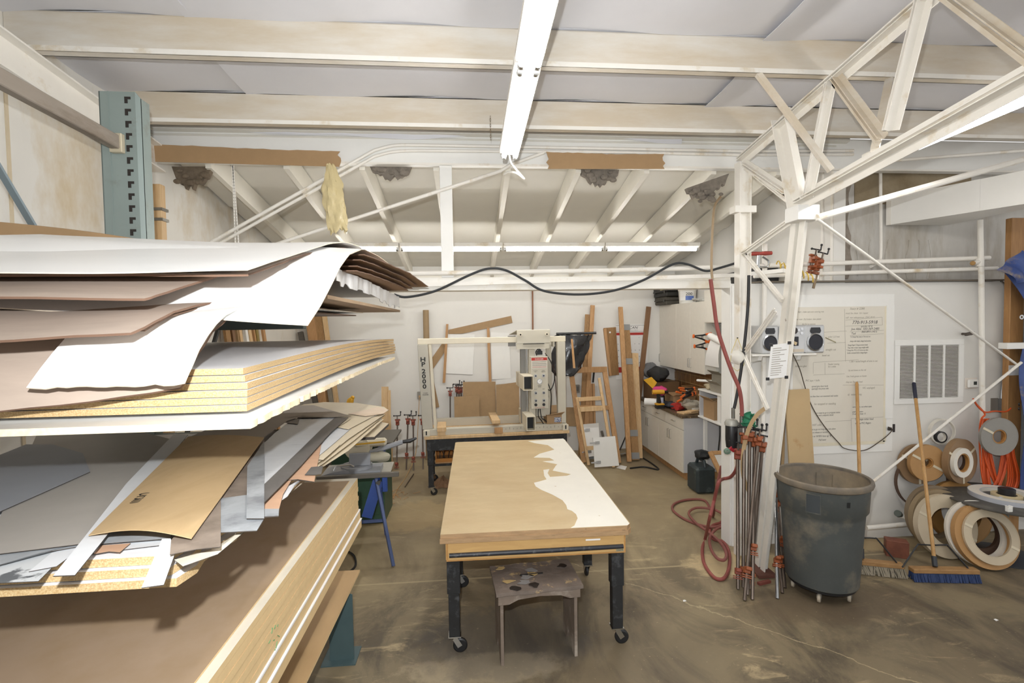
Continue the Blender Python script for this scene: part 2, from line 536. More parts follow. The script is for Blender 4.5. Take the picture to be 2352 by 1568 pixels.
    L.new(base, b.inputs['Base Color'])
    b.inputs['Roughness'].default_value = .5
    L.new(math_('MULTIPLY_ADD', noise(2, 5), .35, .35), b.inputs['Roughness'])
    b.inputs['Specular IOR Level'].default_value = .35
    bp = N.new('ShaderNodeBump'); bp.inputs['Strength'].default_value = .12; bp.inputs['Distance'].default_value = .01
    L.new(noise(30, 6, .6), bp.inputs['Height']); L.new(bp.outputs[0], b.inputs['Normal'])
    return m
def N_out(col, N, L):
    x = N.new('ShaderNodeRGBToBW'); L.new(col, x.inputs[0]); return x.outputs[0]

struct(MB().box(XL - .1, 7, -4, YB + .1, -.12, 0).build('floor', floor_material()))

# left and back walls, right wall of the back room
wl = struct(MB().poly([(XL, -4, 0), (XL, YB + .1, 0), (XL, YB + .1, zdeck(YB) + .05), (XL, YG, zdeck(YG) + .3), (XL, YG, zceil(YG)), (XL, -4, zceil(-4))], (-.12, 0, 0)).build('wall_left', wall_dirty))
for yy, w in ((3.18, .022), (1.95, .02), (.7, .02)):
    MB().box(XL, XL + .006, yy, yy + w, 0, zpur(yy) - .12).build('seam_strip', mat('seam_rust', 'd3c4a8', .7, var=.15, scale=6, stretch=(1, 1, .4)), wl)
# dark strip painting in the shade of the gap where wall meets roof
MB().beam((XL + .012, -1, zpur(-1) - .10), (XL + .012, YG, zpur(YG) - .14), .02, .025).build('roof_gap_shade', mat('gap_shade', '4f4a43', .8), wl)
wb = struct(MB().box(XL, XR, YB, YB + .12, 0, zdeck(YB) + .05).build('wall_back', wall_m))
MB().box(XL, XR, YB - .045, YB, zraf(YB) - .10, zraf(YB) + .05, .004).build('top_plate', rafter_m, wb)
wr = struct(MB().poly([(XR, YG + .02, 0), (XR, YB, 0), (XR, YB, zdeck(YB) + .05), (XR, YG + .02, zdeck(YG) + .1)], (.12, 0, 0)).build('wall_right', wall_m))
for yy in (YG + .03, YG + .16):
    MB().box(XR - .014, XR, yy, yy + .018, 2.55, zdeck(yy)).build('corner_strip', white_paint, wr)

# lean-to roof: rafters and lapped boards
rc = struct(MB().poly([(XL, YG - .05, zdeck(YG - .05) + .06), (XL, YB + .1, zdeck(YB + .1) + .06), (XL, YB + .1, zdeck(YB + .1) + .1), (XL, YG - .05, zdeck(YG - .05) + .1)], (XR - XL + .1, 0, 0)).build('ceiling_back', deck_m))
ys = [4.46, 5.30, 5.80, 6.42, 7.08, 7.72, 8.14]
for a, c in zip(ys[:-1], ys[1:]):
    p = V((0, a - .02, zdeck(a) + .040)); q = V((0, c + .04, zdeck(c + .04) + .010))
    MB().beam((XL + .01 + (XR - XL) / 2, p.y, p.z), (XL + .01 + (XR - XL) / 2, q.y, q.z), XR - XL - .03, .016, b=.002).build('roof_board', deck_m, rc)
RX = [-2.30 + .664 * i for i in range(9)]
for i, x in enumerate(RX):
    y0 = YG + .09; y1 = YB - .05
    MB().poly([(x, y0, zraf(y0)), (x, y1, zraf(y1)), (x, y1, zraf(y1) + .198), (x, y0, zraf(y0) + .198)], (.05, 0, 0)).build('rafter', rafter_m, rc)

# main roof: sheets of faced insulation above cold-formed purlins
cl = struct(MB().poly([(XL, -4, zceil(-4) + .08), (XL, YG + .1, zceil(YG + .1) + .08), (XL, YG + .1, zceil(YG + .1) + .12), (XL, -4, zceil(-4) + .12)], (9.95, 0, 0)).build('ceiling', white_clean))
PY = [4.02 - .82 * k for k in range(9)]
bays = [YG] + PY
seams = [XL, -1.66, 2.07, 4.3, 7.0]
for a, c in zip(bays[:-1], bays[1:]):
    for x0, x1 in zip(seams[:-1], seams[1:]):
        rnd = random.random()
        def fn(u, v, a=a, c=c, x0=x0, x1=x1, r=rnd):
            x = lerp(x0 - .05, x1, u); y = lerp(a, c, v)
            e = (1 - u) ** 6 * .02
            return (x, y, zceil(y) - .010 - .035 * math.sin(math.pi * v) * (.7 + .3 * math.sin(3 * x + r * 6)) + .008 * math.sin(x * 5 + r * 9) - e - .012 * max(0, math.sin(x * 9 + r * 30)) * (1 - abs(2 * v - 1)) )
        MB().sheet(fn, 26, 6, .004).build('insulation_panel', insul, cl)
for k, y in enumerate(PY):
    z = zpur(y); m = MB()
    m.box(XL + .005, 7, y, y + .006, z, z + .235)
    m.box(XL + .005, 7, y, y + .062, z, z + .006)
    m.box(XL + .005, 7, y + .056, y + .062, z, z + .022)
    m.box(XL + .005, 7, y, y + .05, z + .229, z + .235)
    pu = m.build('purlin', purl, cl)
    MB().box(XL + .005, 7, y - .006, y, z + .0, z + .030).build('purlin_lip', white_steel, pu)

# eave girder and the strip of pulled-down insulation above it
gd = struct(MB().box(XL, 7, YG, YG + .07, ZG, ZG + .30, .004).build('trim_1', white_clean))
MB().box(XL, 7, YG - .012, YG, ZG, ZG + .016).build('girder_lip', white_steel, gd)
def fl_fn(u, v):
    x = lerp(XL, 2.0, u)
    w = .035 * math.sin(x * 2.1) + .02 * math.sin(x * 5.3 + 1)
    z = lerp(ZG + .245 + w * .6, ZG + .375, v)
    return (x, YG - .015 - .03 * v - .012 * math.sin(x * 7) ** 2, z)
MB().sheet(fl_fn, 40, 3, .004).build('insulation_flap', insul, gd)

# opening into the back room: header, jamb, prop post
hz0 = P(1500, 663, Y=YG).z
JX = P(1679, 900, Y=YG).x
hd = struct(MB().box(XL, JX - .001, YG, YG + .16, hz0, hz0 + .075, .003).build('trim_2', white_paint))
MB().box(XL, JX - .001, YG + .01, YG + .15, hz0 + .076, hz0 + .12).build('top_board', white_paint, hd)
px_ = P(1026, 500, Y=YG + .04).x
struct(MB().box(px_ - .055, px_ + .055, YG + .005, YG + .075, hz0 + .121, ZG - .001, .003).build('trim_3', white_clean))
# partition wall right of the opening: white board front, jamb at its left end
WT = 2.55
wm = struct(MB().box(JX, 7, YG, YG + .155, 0, WT).build('wall_front', wall_m))
MB().box(JX - .012, JX, YG - .004, YG + .16, 0, WT + .005, .002).build('jamb_board', white_clean, wm)
MB().box(JX, JX + .09, YG - .016, YG, 0, WT - .02, .002).build('casing', white_clean, wm)
lv = P(2000, 648, Y=YG).z
MB().box(2.75, 5.3, YG - .012, YG, lv, WT + .005, .002).build('ledge_board', white_clean, wm)
MB().box(2.75, 5.33, YG - .05, YG + .2, WT + .006, WT + .02).build('ledge_top', mat('ledge_dust', '6f665a', .9), wm)
# upper wall to the right: blanket insulation, dusty, brown near the roof
uw = struct(MB().box(XR + .12, 7, YG + .19, YG + .3, WT - .1, ZG + .3).build('wall_upper', wall_dust))
MB().box(XR + .35, 5.2, YG + .183, YG + .19, 3.36, ZG + .1).build('brown_facing', mat('brown_facing', 'a1937a', .7, var=.15, scale=4, spots='7d6b4d', sscale=3, samt=.45, sw=.2), uw)
MB().sheet(lambda u, v: (lerp(XR + .16, XR + .27, u) + .02 * math.sin(v * 7), YG + .16 - .03 * math.sin(v * 11) ** 2, lerp(WT + .05, ZG - .05, v)), 3, 16, .01).build('torn_insulation', mat('torn_insulation', '8f857a', .9, var=.3, scale=14), uw)
MB().box(XR + .04, XR + .11, YG + .15, YG + .2, WT + .02, ZG).build('steel_stud', white_steel, uw)
# vapour folds
for i, x in enumerate((3.95, 4.1, 4.28, 4.5, 4.62, 4.75)):
    MB().tube([(x + .02 * math.sin(t * 5 + i), YG + .186, lerp(WT + .05, 3.0, t)) for t in [k / 8 for k in range(9)]], .006, 5).build('fold', wall_dust, uw)

# front board panels of the wall: base strips
MB().box(2.75, 5.3, YG - .008, YG, .0, .10).build('base_board', wall_m, wm)

# ------------------------------------------------------------------ left roof frame
a = P(236, 292, X=XL + .28); c = P(-200, -30, X=XL + .28)
lf = thing('roof_frame', 'white steel roof frame running along the top of the left wall', 'steel frame', (a.x, a.y, a.z))
d = (c - a).normalized()
a0 = V((XL + .10, YG - .02, zpur(YG - .02) - .11)); c0 = V((XL + .10, -2.0, zpur(-2.0) - .11))
MB().beam(a0, c0, .012, .20).build('web_plate', white_steel, lf)
MB().beam(a0 + V((0, 0, .104)), c0 + V((0, 0, .104)), .14, .012).build('flange', white_steel, lf)
MB().beam(a0 - V((0, 0, .104)), c0 - V((0, 0, .104)), .14, .012).build('flange', white_steel, lf)
MB().box(XL + .02, XL + .17, YG - .42, YG - .30, 0, zpur(YG) - .24, .004).build('column', white_steel, lf)

wp = P(366, 480, X=XL + .06)
t = thing('wooden_pole', 'bare wooden pole with two metal brackets beside the green upright', 'pole', (wp.x, wp.y, 0))
MB().box(wp.x - .035, wp.x + .035, wp.y - .035, wp.y + .035, 0, P(358, 422, X=XL + .06).z, .004).build('shaft', pine_light, t)
for v_ in (482, 505):
    zz = P(366, v_, X=XL + .06).z
    MB().box(wp.x - .05, wp.x + .05, wp.y - .045, wp.y + .045, zz - .012, zz + .012).build('bracket', steel, t)

# ------------------------------------------------------------------ right roof truss with its leg (all in one plane)
X0 = P(1745, 1312, Z=0).x
T = lambda u, v: P(u, v, X=X0)
def angle_pair(m, p, q, w=.05, gap=.018, up=X_):
    """two steel angles back to back: the pair is split by a slot seen from the side"""
    p = V(p); q = V(q); d = (q - p).normalized(); s = d.cross(X_).normalized()
    for sg in (-1, 1):
        o = s * (sg * (gap / 2 + w / 4))
        m.beam(p + o, q + o, w / 2, .006, X_)
        o2 = s * (sg * (gap / 2 + .003))
        m.beam(p + o2 - X_ * (w / 4), q + o2 - X_ * (w / 4), .006, w / 2, X_)
base = T(1745, 1312); oc = T(1712, 1290)
tr = thing('roof_truss', 'white welded steel roof truss on its tapering two-legged column right of the opening', 'truss', (X0, base.y, 0))
yo = P(1706, 600, X=X0).y
m = MB(); m.box(X0 - .05, X0 + .05, yo - .004, yo + .004, .01, T(1706, 374).z); m.box(X0 - .055, X0 - .047, yo - .045, yo + .045, .01, T(1706, 374).z); m.box(X0 + .047, X0 + .055, yo - .045, yo + .045, .01, T(1706, 374).z)
m.build('outer_leg', white_steel, tr)
leg_dirty = mat('white_steel_worn', 'ece8df', .5, var=.04, scale=5, spots='7b5a48', sscale=7, samt=.30, sw=.03)
k0 = T(1836, 485); b0 = V((X0, base.y, .03))
m = MB()
d = (k0 - b0).normalized(); s = d.cross(X_).normalized()
for sg in (-1, 1):
    m.beam(b0 + s * sg * .042, k0 + s * sg * .05, .060, .008, X_)
    m.beam(b0 + s * sg * .016 + X_ * .03, k0 + s * sg * .022 + X_ * .03, .007, .06, X_)
m.beam(b0 + X_ * .05, k0 + X_ * .05, .05, .006, X_)
m.build('inner_leg', leg_dirty, tr)
LEG_A, LEG_B = b0.copy(), k0.copy()
MB().box(X0 - .08, X0 + .08, base.y - .12, base.y + .12, 0, .03, .003).build('base_plate', mat('rust_plate', '6b4438', .7, var=.2, scale=12), tr)
# knee: cap box, channel up to the top chord
kc = T(1842, 492)
MB().obox(kc, X_, Y_, Z_, .085, .075, .055, .003).build('cap_box', white_clean, tr)
def channel(p, q, w, name, mm=white_steel):
    m = MB(); d = (V(q) - V(p)).normalized(); s = d.cross(X_).normalized()
    m.beam(p, q, w, .008, X_)
    for sg in (-1, 1):
        m.beam(V(p) + s * sg * w / 2 - X_ * .028, V(q) + s * sg * w / 2 - X_ * .028, .008, .06, X_)
    return m.build(name, mm, tr)
channel(T(1800, 262), T(1840, 470), .15, 'knee_channel')
m = MB(); angle_pair(m, T(1704, 366), T(2420, -250), .11, .016); m.build('top_chord', white_steel, tr)
m = MB(); angle_pair(m, T(1838, 464), T(2560, 70), .12, .014); m.build('bottom_chord', white_steel, tr)
def web(u0, v0, u1, v1, w=.075, name='web_member', off=-.014, mm=white_steel):
    m = MB(); o = X_ * off
    angle_pair(m, T(u0, v0) + o, T(u1, v1) + o, w, .014); return m.build(name, mm, tr)
web(1716, 378, 1812, 442, .075)
web(1738, 402, 1816, 462, .03)
web(1914, 188, 1862, 452, .085)
web(1924, 178, 2032, 322, .08, mm=purl)
web(2130, -5, 2052, 300, .10)
web(2165, -25, 2420, 165, .06, mm=purl)
web(1818, 508, 1712, 582, .05)
web(1712, 582, 1802, 690, .035)
web(1785, 712, 1712, 812, .04)
web(1712, 816, 1768, 940, .035)
# flange braces from chord up to a purlin, out of the truss plane
pb_ = P(1744, 180, Y=PY[1]); 
MB().beam(V((pb_.x, PY[1] + .03, zpur(PY[1]) + .02)), T(1928, 392) - X_ * .06, .05, .030).build('flange_brace', purl, tr)
pb2 = P(2052, 205, Y=PY[1])
MB().beam(V((pb2.x, PY[1] + .03, zpur(PY[1]) + .02)), T(1992, 345) + X_ * .05, .045, .025).build('flange_brace', purl, tr)
MB().box(X0 - .1, X0 + .1, yo - .05, yo + .05, P(1707, 482, X=X0).z - .03, P(1707, 482, X=X0).z + .03).build('girt_clip', white_steel, tr)

# brace pipes and rods
def pipe(name, pts, r, mm, label, cat, group=None, n=10):
    return single(MB().tube(pts, r, n), name, mm, label, cat, group)
pipe('brace_pipe', [T(1858, 500) + X_ * .06, P(2400, 352, Y=3.75)], .026, white_steel, 'long sloping white brace pipe crossing in front of the air duct', 'pipe')
pipe('tie_rod', [T(1862, 503) + X_ * .05, P(2348, 846, Y=YG - .16)], .011, white_steel, 'thin white tie rod sloping down to the right above the wall grille', 'rod')
pipe('tie_rod', [P(1985, 1122, Y=YG - .10), P(2346, 832, Y=YG - .22)], .013, white_steel, 'thin white tie rod rising to the right behind the brooms', 'rod')
pipe('tie_rod', [P(1996, 373, Y=YG - .15), P(2420, 340, Y=YG - .30)], .014, white_steel, 'thin level rod just under the far end of the right hand light', 'rod')
# flat bar across the opening and the pipe above it
bz = [P(930, 655, Y=YG - .03), P(1690, 632, Y=YG - .05), P(1798, 621, Y=YG - .22)]
single(MB().beam(bz[0], bz[1], .012, .036).beam(bz[1], bz[2], .012, .036).beam(bz[2], P(1880, 637, Y=YG - .12), .012, .036),
       'flat_bar', white_steel, 'white flat steel bar running along the header and round the column', 'bar')
pipe('pipe', [P(900, 629, Y=YG - .02), P(1400, 621, Y=YG - .02), P(1705, 612, Y=YG - .03), P(1960, 603, Y=YG - .05), P(2272, 592, Y=YG - .05)], .022, white_steel, 'upper white pipe running right across the opening and wall', 'pipe')
pipe('pipe', [P(1732, 634, Y=YG - .06), P(1960, 626, Y=YG - .06), P(2290, 616, Y=YG - .06)], .02, white_steel, 'lower white pipe just above the wall ledge', 'pipe')
pipe('pipe', [P(1752, 1050, Y=YG - .035), P(1757, 560, Y=YG - .035)], .022, white_steel, 'upright white pipe between the two column legs', 'pipe')
vp = thing('pipe', 'upright white pipe with a valve stub right of the thermostat', 'pipe', P(2253, 1110, Y=YG - .09))
MB().tube([P(2251, 505, Y=YG - .09), P(2254, 640, Y=YG - .09), P(2258, 1112, Y=YG - .09)], .024, 12).build('shaft', white_steel, vp)
m = MB(); q = P(2251, 600, Y=YG - .09); m.cyl(q - V((0, 0, .05)), q + V((0, 0, .03)), .032, 12); m.cyl(q, q - V((.09, .02, .02)), .02, 10); m.build('tee', white_steel, vp)
q2 = q - V((.10, .02, .02)); MB().sphere(q2, .022).build('tape_wrap', mat('brass_dull', 'b08a55', .6), vp)
# conduits
pipe('conduit', bez([P(2300, 645, Y=YG - .03), P(2311, 668, Y=YG - .03), P(2311, 780, Y=YG - .03), P(2300, 915, Y=YG - .03)], 6), .012, pipe_galv, 'bare galvanised conduit running down to the outlet box', 'conduit')
pipe('conduit', bez([P(2022, 372, Y=YG + .1), P(2023, 480, Y=YG + .1), P(2023, 585, Y=YG + .08), P(2016, 602, Y=YG + .03), P(2000, 612, Y=YG - .02)], 6), .014, white_steel, 'white conduit bending left just below the air duct', 'conduit')
for dv, r, lab in ((0, .014, 'upper of the twin white conduits bent across the girder'), (14, .013, 'lower of the twin white conduits bent across the girder')):
    pts = [P(485, 556 + dv, Y=YG - .03), P(860, 345 + dv, Y=YG - .03), P(905, 334 + dv, Y=YG - .03), P(960, 333 + dv * .9, Y=YG - .03), P(1400, 341 + dv * .6, Y=YG - .03), P(1700, 347 + dv * .6, Y=YG - .03), P(1960, 346 + dv * .6, Y=YG - .03)]
    pts = [pts[0]] + bez(pts[1:4], 4) + pts[4:]
    o = pipe('conduit', pts, r, white_steel, lab, 'conduit')
pipe('conduit', [P(630, 562, Y=YG - .03), P(1150, 392, Y=YG - .03), P(1175, 377, Y=YG - .03), P(1250, 350, Y=YG - .03)], .015, white_steel, 'single white conduit sloping up to the end of the centre light', 'conduit')

# air duct
A = P(2038, 517, Y=YG + .15); B = P(2360, 467, Z=A.z)
At = P(2038, 453, Y=YG + .15)
B2 = A + (B - A) * 1.5
t = thing('air_duct', 'big boxed-in white air duct high on the right hand wall', 'duct', (A.x, A.y, A.z))
MB().poly([A, B2, V((B2.x, YG + .15, A.z))], (0, 0, At.z - A.z)).build('duct_body', white_clean, t)
mid = A + (B - A) * .68
nx = (B - A).normalized(); nn = V((nx.y, -nx.x, 0))
MB().beam(mid + nn * .004 + V((0, 0, .0)), mid + nn * .004 + V((0, 0, At.z - A.z)), .045, .004, nn).build('seam_cover', white_clean, t)
MB().beam(A + nn * .002 + nx * .01, A + nn * .002 + nx * .01 + V((0, 0, At.z - A.z)), .04, .006, nn).build('end_flange', white_steel, t)
# ================================================================== the sheet rack at the left
RY = 2.95
ul = P(230, 300, Y=RY).x; ur = P(322, 300, Y=RY).x
ut = P(275, 210, Y=RY).z
rack = thing('storage_rack', 'grey green slotted steel storage rack carrying the sheet stacks at left', 'rack', ((ul + ur) / 2, RY, 0))
m = MB()
m.box(ul, ur - .02, RY, RY + .006, 0, ut); m.box(ul, ul + .006, RY, RY + .09, 0, ut); m.box(ur - .006, ur, RY + .014, RY + .09, 0, ut - .03)
m.poly([(ur - .02, RY, 0), (ur - .02, RY, ut), (ur, RY + .014, ut - .03), (ur, RY + .014, 0)], (0, .006, 0))
m.box(ul + .048, ul + .052, RY - .003, RY, 0, ut)
m.build('upright', teal, rack)
zs = P(292, 228, Y=RY).z; ze = P(297, 532, Y=RY).z
dark_hole = mat('slot_shadow', '2b2622', .9)
xs = P(293, 228, Y=RY).x
for k in range(12):
    z = lerp(zs, ze, k / 11); dx = .008
    MB().box(xs - .016, xs + .016, RY - .0025, RY, z, z + .014).box(xs - .016, xs + .0, RY - .0025, RY, z - .022, z).build('slot', dark_hole, rack)
b0 = P(264, 318, Y=RY - .03); 
m = MB().beam((b0.x, b0.y, b0.z - .02), (b0.x, -.6, b0.z - .02 + .10), .05, .075, b=.004)
m.build('load_beam', mat('beam_grey', '8f857a', .55, .2, var=.15, scale=6, stretch=(1, .3, 1), spots='6c5d4e', sscale=5, samt=.4), rack)
MB().box(b0.x - .03, b0.x + .036, RY - .035, RY - .004, b0.z - .075, b0.z + .03, .003).box(b0.x + .0, b0.x + .02, RY - .042, RY - .035, b0.z - .03, b0.z + .005).build('beam_clip', mat('clip_pale', 'c2b8a0', .5, .2), rack)
br0 = P(-60, 290, X=ul - .05); br1 = P(78, 522, X=ul - .05)
MB().beam(br0, br1 + (br1 - br0) * .5, .03, .012).build('brace', mat('brace_blue', '7d8a90', .5, .2), rack)
MB().box(ul, ur, .95, 1.04, 0, 3.3).build('upright', teal, rack)
for z, xr in ((2.262, -.98), (1.925, -.80), (1.585, -.80), (.90, -.90)):
    for y in (1.78, RY + .01):
        MB().box(ul + .02, xr, y, y + .05, z - .075, z, .004).build('arm', teal, rack)
for z in (2.21, 1.875, 1.535, .85):
    MB().box(ul - .04, ul - .005, 1.04, RY + .08, z - .03, z + .03).build('rail', teal, rack)

WHL = mat('white_laminate', 'f3f2f0', .38, var=.015, scale=1.5, stretch=(.3, 6, 1))
WHE = mat('laminate_edge', 'd9cdb8', .8, var=.15, scale=60)
def prof(pts):
    def f(y):
        if y <= pts[0][0]: return pts[0][1] + (y - pts[0][0]) * (pts[1][1] - pts[0][1]) / (pts[1][0] - pts[0][0])
        for (a, za), (b, zb) in zip(pts[:-1], pts[1:]):
            if y <= b: return lerp(za, zb, (y - a) / (b - a))
        return pts[-1][1]
    return f
def droop(name, label, cat, mm, xl, xr, y0, y1, pr, th=.003, group=None, tilt=0.0, wave=.004, rag=0.0, nu=16, nv=26, xr2=None, emat=None, seed=1, ystep=0.0):
    """a big limp sheet: u across X, v along Y, height profile pr(y)"""
    rnd = random.Random(seed); ph = [rnd.random() * 6 for _ in range(6)]
    rg = [rnd.uniform(-1, 1) * rag for _ in range(nv + 1)]; rg2 = [rnd.uniform(-1, 1) * rag for _ in range(nu + 1)]
    def fn(u, v):
        t = v ** 1.5
        y = lerp(y0, y1, t) + ystep * (1 - u) * (1 - t)
        r = xr if xr2 is None else lerp(xr, xr2, t)
        x = lerp(xl, r, u)
        if u > .999: x += rg[round(v * nv)]
        if v < .001: y += rg2[round(u * nu)]
        z = pr(y) + tilt * (xr - x) * (1 - t) + wave * math.sin(x * 4 + ph[0]) * (1 - t) + wave * .5 * math.sin(x * 11 + ph[1]) * (1 - t)
        return (x, y, z)
    mb = MB().sheet(fn, nu, nv, th, two=emat is not None)
    return single(mb, name, [mm, emat] if emat else mm, label, cat, group)

TG = 'sheets drooping off the top of the rack'
# lowest of the top pile first
droop('cardboard_sheet', 'lowest brown cardboard sheet hanging in front of the particleboard stack', 'cardboard', card_pale, -1.79, P(414, 880, Y=1.28).x, 1.28, 3.2,
      prof([(1.28, 2.050), (1.33, 2.105), (1.42, 2.185), (1.55, 2.242), (1.75, 2.270), (4, 2.270)]), .006, TG, tilt=0, rag=.004, emat=card_dark, seed=3, ystep=-.09)
droop('laminate_sheet', 'narrow white laminate sheet hanging lowest over the particleboard stack', 'sheet', WHL, P(58, 888, Y=1.22).x, P(420, 873, Y=1.22).x, 1.22, 3.2,
      prof([(1.22, 2.072), (1.28, 2.135), (1.34, 2.188), (1.42, 2.236), (1.55, 2.270), (1.8, 2.285), (4, 2.285)]), .004, TG, tilt=-.02, rag=.003, emat=WHE, seed=4, wave=.002)
droop('cardboard_sheet', 'double brown cardboard sheet under the widest white sheet', 'cardboard', card_pale, -1.79, P(302, 768, Y=1.2).x, 1.20, 3.2,
      prof([(1.20, 2.186), (1.35, 2.238), (1.5, 2.268), (1.8, 2.300), (4, 2.300)]), .006, TG, tilt=.0, rag=.003, emat=card_dark, seed=5, wave=.006)
droop('cardboard_sheet', 'thin cardboard layer curling just under the lower double cardboard', 'cardboard', card_pale, -1.79, P(330, 752, Y=1.27).x, 1.27, 3.0,
      prof([(1.27, 2.196), (1.35, 2.228), (1.5, 2.258), (1.8, 2.292), (4, 2.292)]), .003, TG, rag=.003, emat=card_dark, seed=15, wave=.003)
droop('brown_board', 'brown board lying under the torn white plastic bundle', 'board', mat('board_underside', '9d8468', .7, var=.15, scale=4), -1.79, -.58, 2.05, 3.95, prof([(2.0, 2.330), (5, 2.318)]), .016, TG, xr2=-.555, wave=.0)
# torn white plastic bundle: wavy right side
def bund(u, v):
    y = lerp(2.12, 3.95, v)
    rr = random.Random(int(v * 24)); j = rr.uniform(-.012, .012)
    top = prof([(2.12, 2.447), (2.7, 2.452), (3.9, 2.430)])(y); bot = prof([(2.12, 2.385), (2.9, 2.380), (3.45, 2.345), (4.0, 2.335)])(y)
    if u < .5: return (lerp(-1.2, -.565, u * 2) + (.003 * math.sin(v * 38) if u > .4 else 0), y, top)
    k = (u - .5) * 2
    return (-.563 + .004 * math.sin(v * 38 + k) + .0025 * math.sin(v * 97), y, lerp(top, bot + j, k))
single(MB().sheet(bund, 8, 60, .004), 'plastic_bundle', mat('white_plastic', 'eeeeee', .3, var=.03, bump=.2, bscale=25), 'ragged white plastic bundle jutting from the right of the top pile', 'plastic bundle', TG)
CB = mat('cardboard_shade', '97775a', .8, var=.08, scale=8, stretch=(1, .4, 1))
for i, (z, a, b, y1, lab) in enumerate(((2.462, -.50, -.46, 3.75, 'lowest of the brown cardboard sheets fanned out at the right of the top pile'),
                                        (2.486, -.50, -.435, 3.80, 'second brown cardboard sheet up in the fan right of the top pile'),
                                        (2.512, -.49, -.40, 3.88, 'third brown cardboard sheet up in the fan right of the top pile'),
                                        (2.538, -.475, -.335, 4.05, 'uppermost and longest brown cardboard sheet in the fan right of the top pile'))):
    droop('cardboard_sheet', lab, 'cardboard', CB, -1.6, a, 2.22 + .03 * (3 - i) * 0 + .02 * i, y1, prof([(2.2, z - .012), (2.5, z), (3.3, z + .012), (4.1, z - .012 * i * .6)]), .005, 'fanned cardboard sheets', xr2=b, rag=.004, seed=20 + i, wave=.003, emat=card_dark)
droop('laminate_sheet', 'widest white laminate sheet sweeping down to a sharp right corner', 'sheet', WHL, -1.79, P(707, 746, Y=1.46).x, 1.46, 3.75,
      prof([(1.46, 2.205), (1.587, 2.266), (1.725, 2.347), (1.84, 2.42), (1.977, 2.484), (2.24, 2.548), (2.6, 2.566), (3.8, 2.566)]), .003, TG, tilt=.075, xr2=-.47, emat=WHE, wave=.003, seed=6, nv=40)
droop('cardboard_sheet', 'upper brown cardboard with a square corner between the two big white sheets', 'cardboard', card_pale, -1.79, P(335, 684, Y=1.26).x, 1.26, 3.4,
      prof([(1.26, 2.284), (1.6, 2.372), (1.9, 2.452), (2.3, 2.560), (2.7, 2.592), (4, 2.592)]), .006, TG, tilt=.0, rag=.003, emat=card_dark, seed=7, wave=.006)
droop('cardboard_sheet', 'brown cardboard tongue poking out under the right corner of the topmost white sheet', 'cardboard', card_pale, -1.79, P(566, 623, Y=1.40).x, 1.40, 3.4,
      prof([(1.40, 2.350), (1.6, 2.400), (1.77, 2.446), (2.13, 2.530), (2.41, 2.582), (2.7, 2.610), (4, 2.610)]), .006, TG, rag=.004, emat=card_dark, seed=8, wave=.002)
droop('laminate_sheet', 'topmost white laminate sheet of the rack with a long level front edge', 'sheet', WHL, -1.79, P(569, 625, Y=1.33).x, 1.33, 3.7,
      prof([(1.33, 2.350), (1.40, 2.368), (1.49, 2.392), (1.62, 2.424), (1.77, 2.462), (1.94, 2.505), (2.13, 2.552), (2.41, 2.605), (2.70, 2.632), (3.8, 2.60)]), .003, TG, emat=WHE, wave=.003, seed=9, nv=36, xr2=-.60)
bc0, bc1 = P(-60, 504, Y=2.46), P(340, 553, Y=2.46)
def back_card(u, v):
    p = bc0.lerp(bc1, u)
    return (p.x, p.y + .06 * v + .02 * math.sin(u * 4), p.z - .30 * v * (1 - .75 * u) + .012 * math.sin(u * 3.1))
single(MB().sheet(back_card, 14, 4, .006), 'cardboard_sheet', cardboard, 'brown cardboard sheet standing up behind the topmost white sheet', 'cardboard')
q0 = P(105, 548, Y=2.50)
single(MB().sheet(lambda u, v: (q0.x - .04 + .10 * u, q0.y + .05 * v, q0.z + .012 - .022 * (u - .4) ** 2 * 4 * (1 if u > .4 else .3) + .006 * v), 5, 2, .002),
       'torn_scrap', paper, 'small torn paper scrap sticking up from the top sheet', 'paper')

# ------------------------------------------------------------------ stack of white-faced particleboards
NR = P(556, 846, Y=1.35)
for i in range(6):
    dx = [0, .004, .012, .014, .013, .012][i]; dy = [0, 0, -.005, -.012, -.012, -.013][i]
    def fn(u, v, i=i, dx=dx, dy=dy):
        y = lerp(1.355 + dy, 3.94 - .012 * ((i * 7) % 4), v)
        return (lerp(-1.81, NR.x + dx, u), y, NR.z - i * .0194 + .022 * math.sin(math.pi * min(1, (y - 1.35) / 2.6)))
    single(MB().sheet(fn, 2, 22, .0168, two=True), 'particleboard_sheet', [melamine, particle],
           ['topmost', 'second', 'third', 'fourth', 'fifth', 'lowest'][i] + ' of the six white-faced particleboards stacked at eye level', 'board', 'white faced particleboards')
MB0 = MB()
rr = random.Random(5); rag = [rr.uniform(-.004, .003) - (.010 if rr.random() < .10 else 0) for _ in range(141)]
NB = P(575, 976, Y=1.27)
def fn(u, v):
    y = lerp(1.27, 3.70, v)
    x = lerp(-1.81, NB.x, u)
    if u > .99: x += rag[round(v * 140)] - .02 * max(0, (v - .5))
    z0 = 1.962 if v > .08 else 1.962 - .0
    return (x, y, z0 + .012 * math.sin(math.pi * v))
single(MB0.sheet(fn, 2, 140, .018, two=True), 'melamine_board', [mat('melamine_warm', 'ece9e2', .35), mat('chipped_edge', 'e4d3b2', .85, var=.2, scale=80)],
       'white board with a chipped right edge under the particleboard stack', 'board')

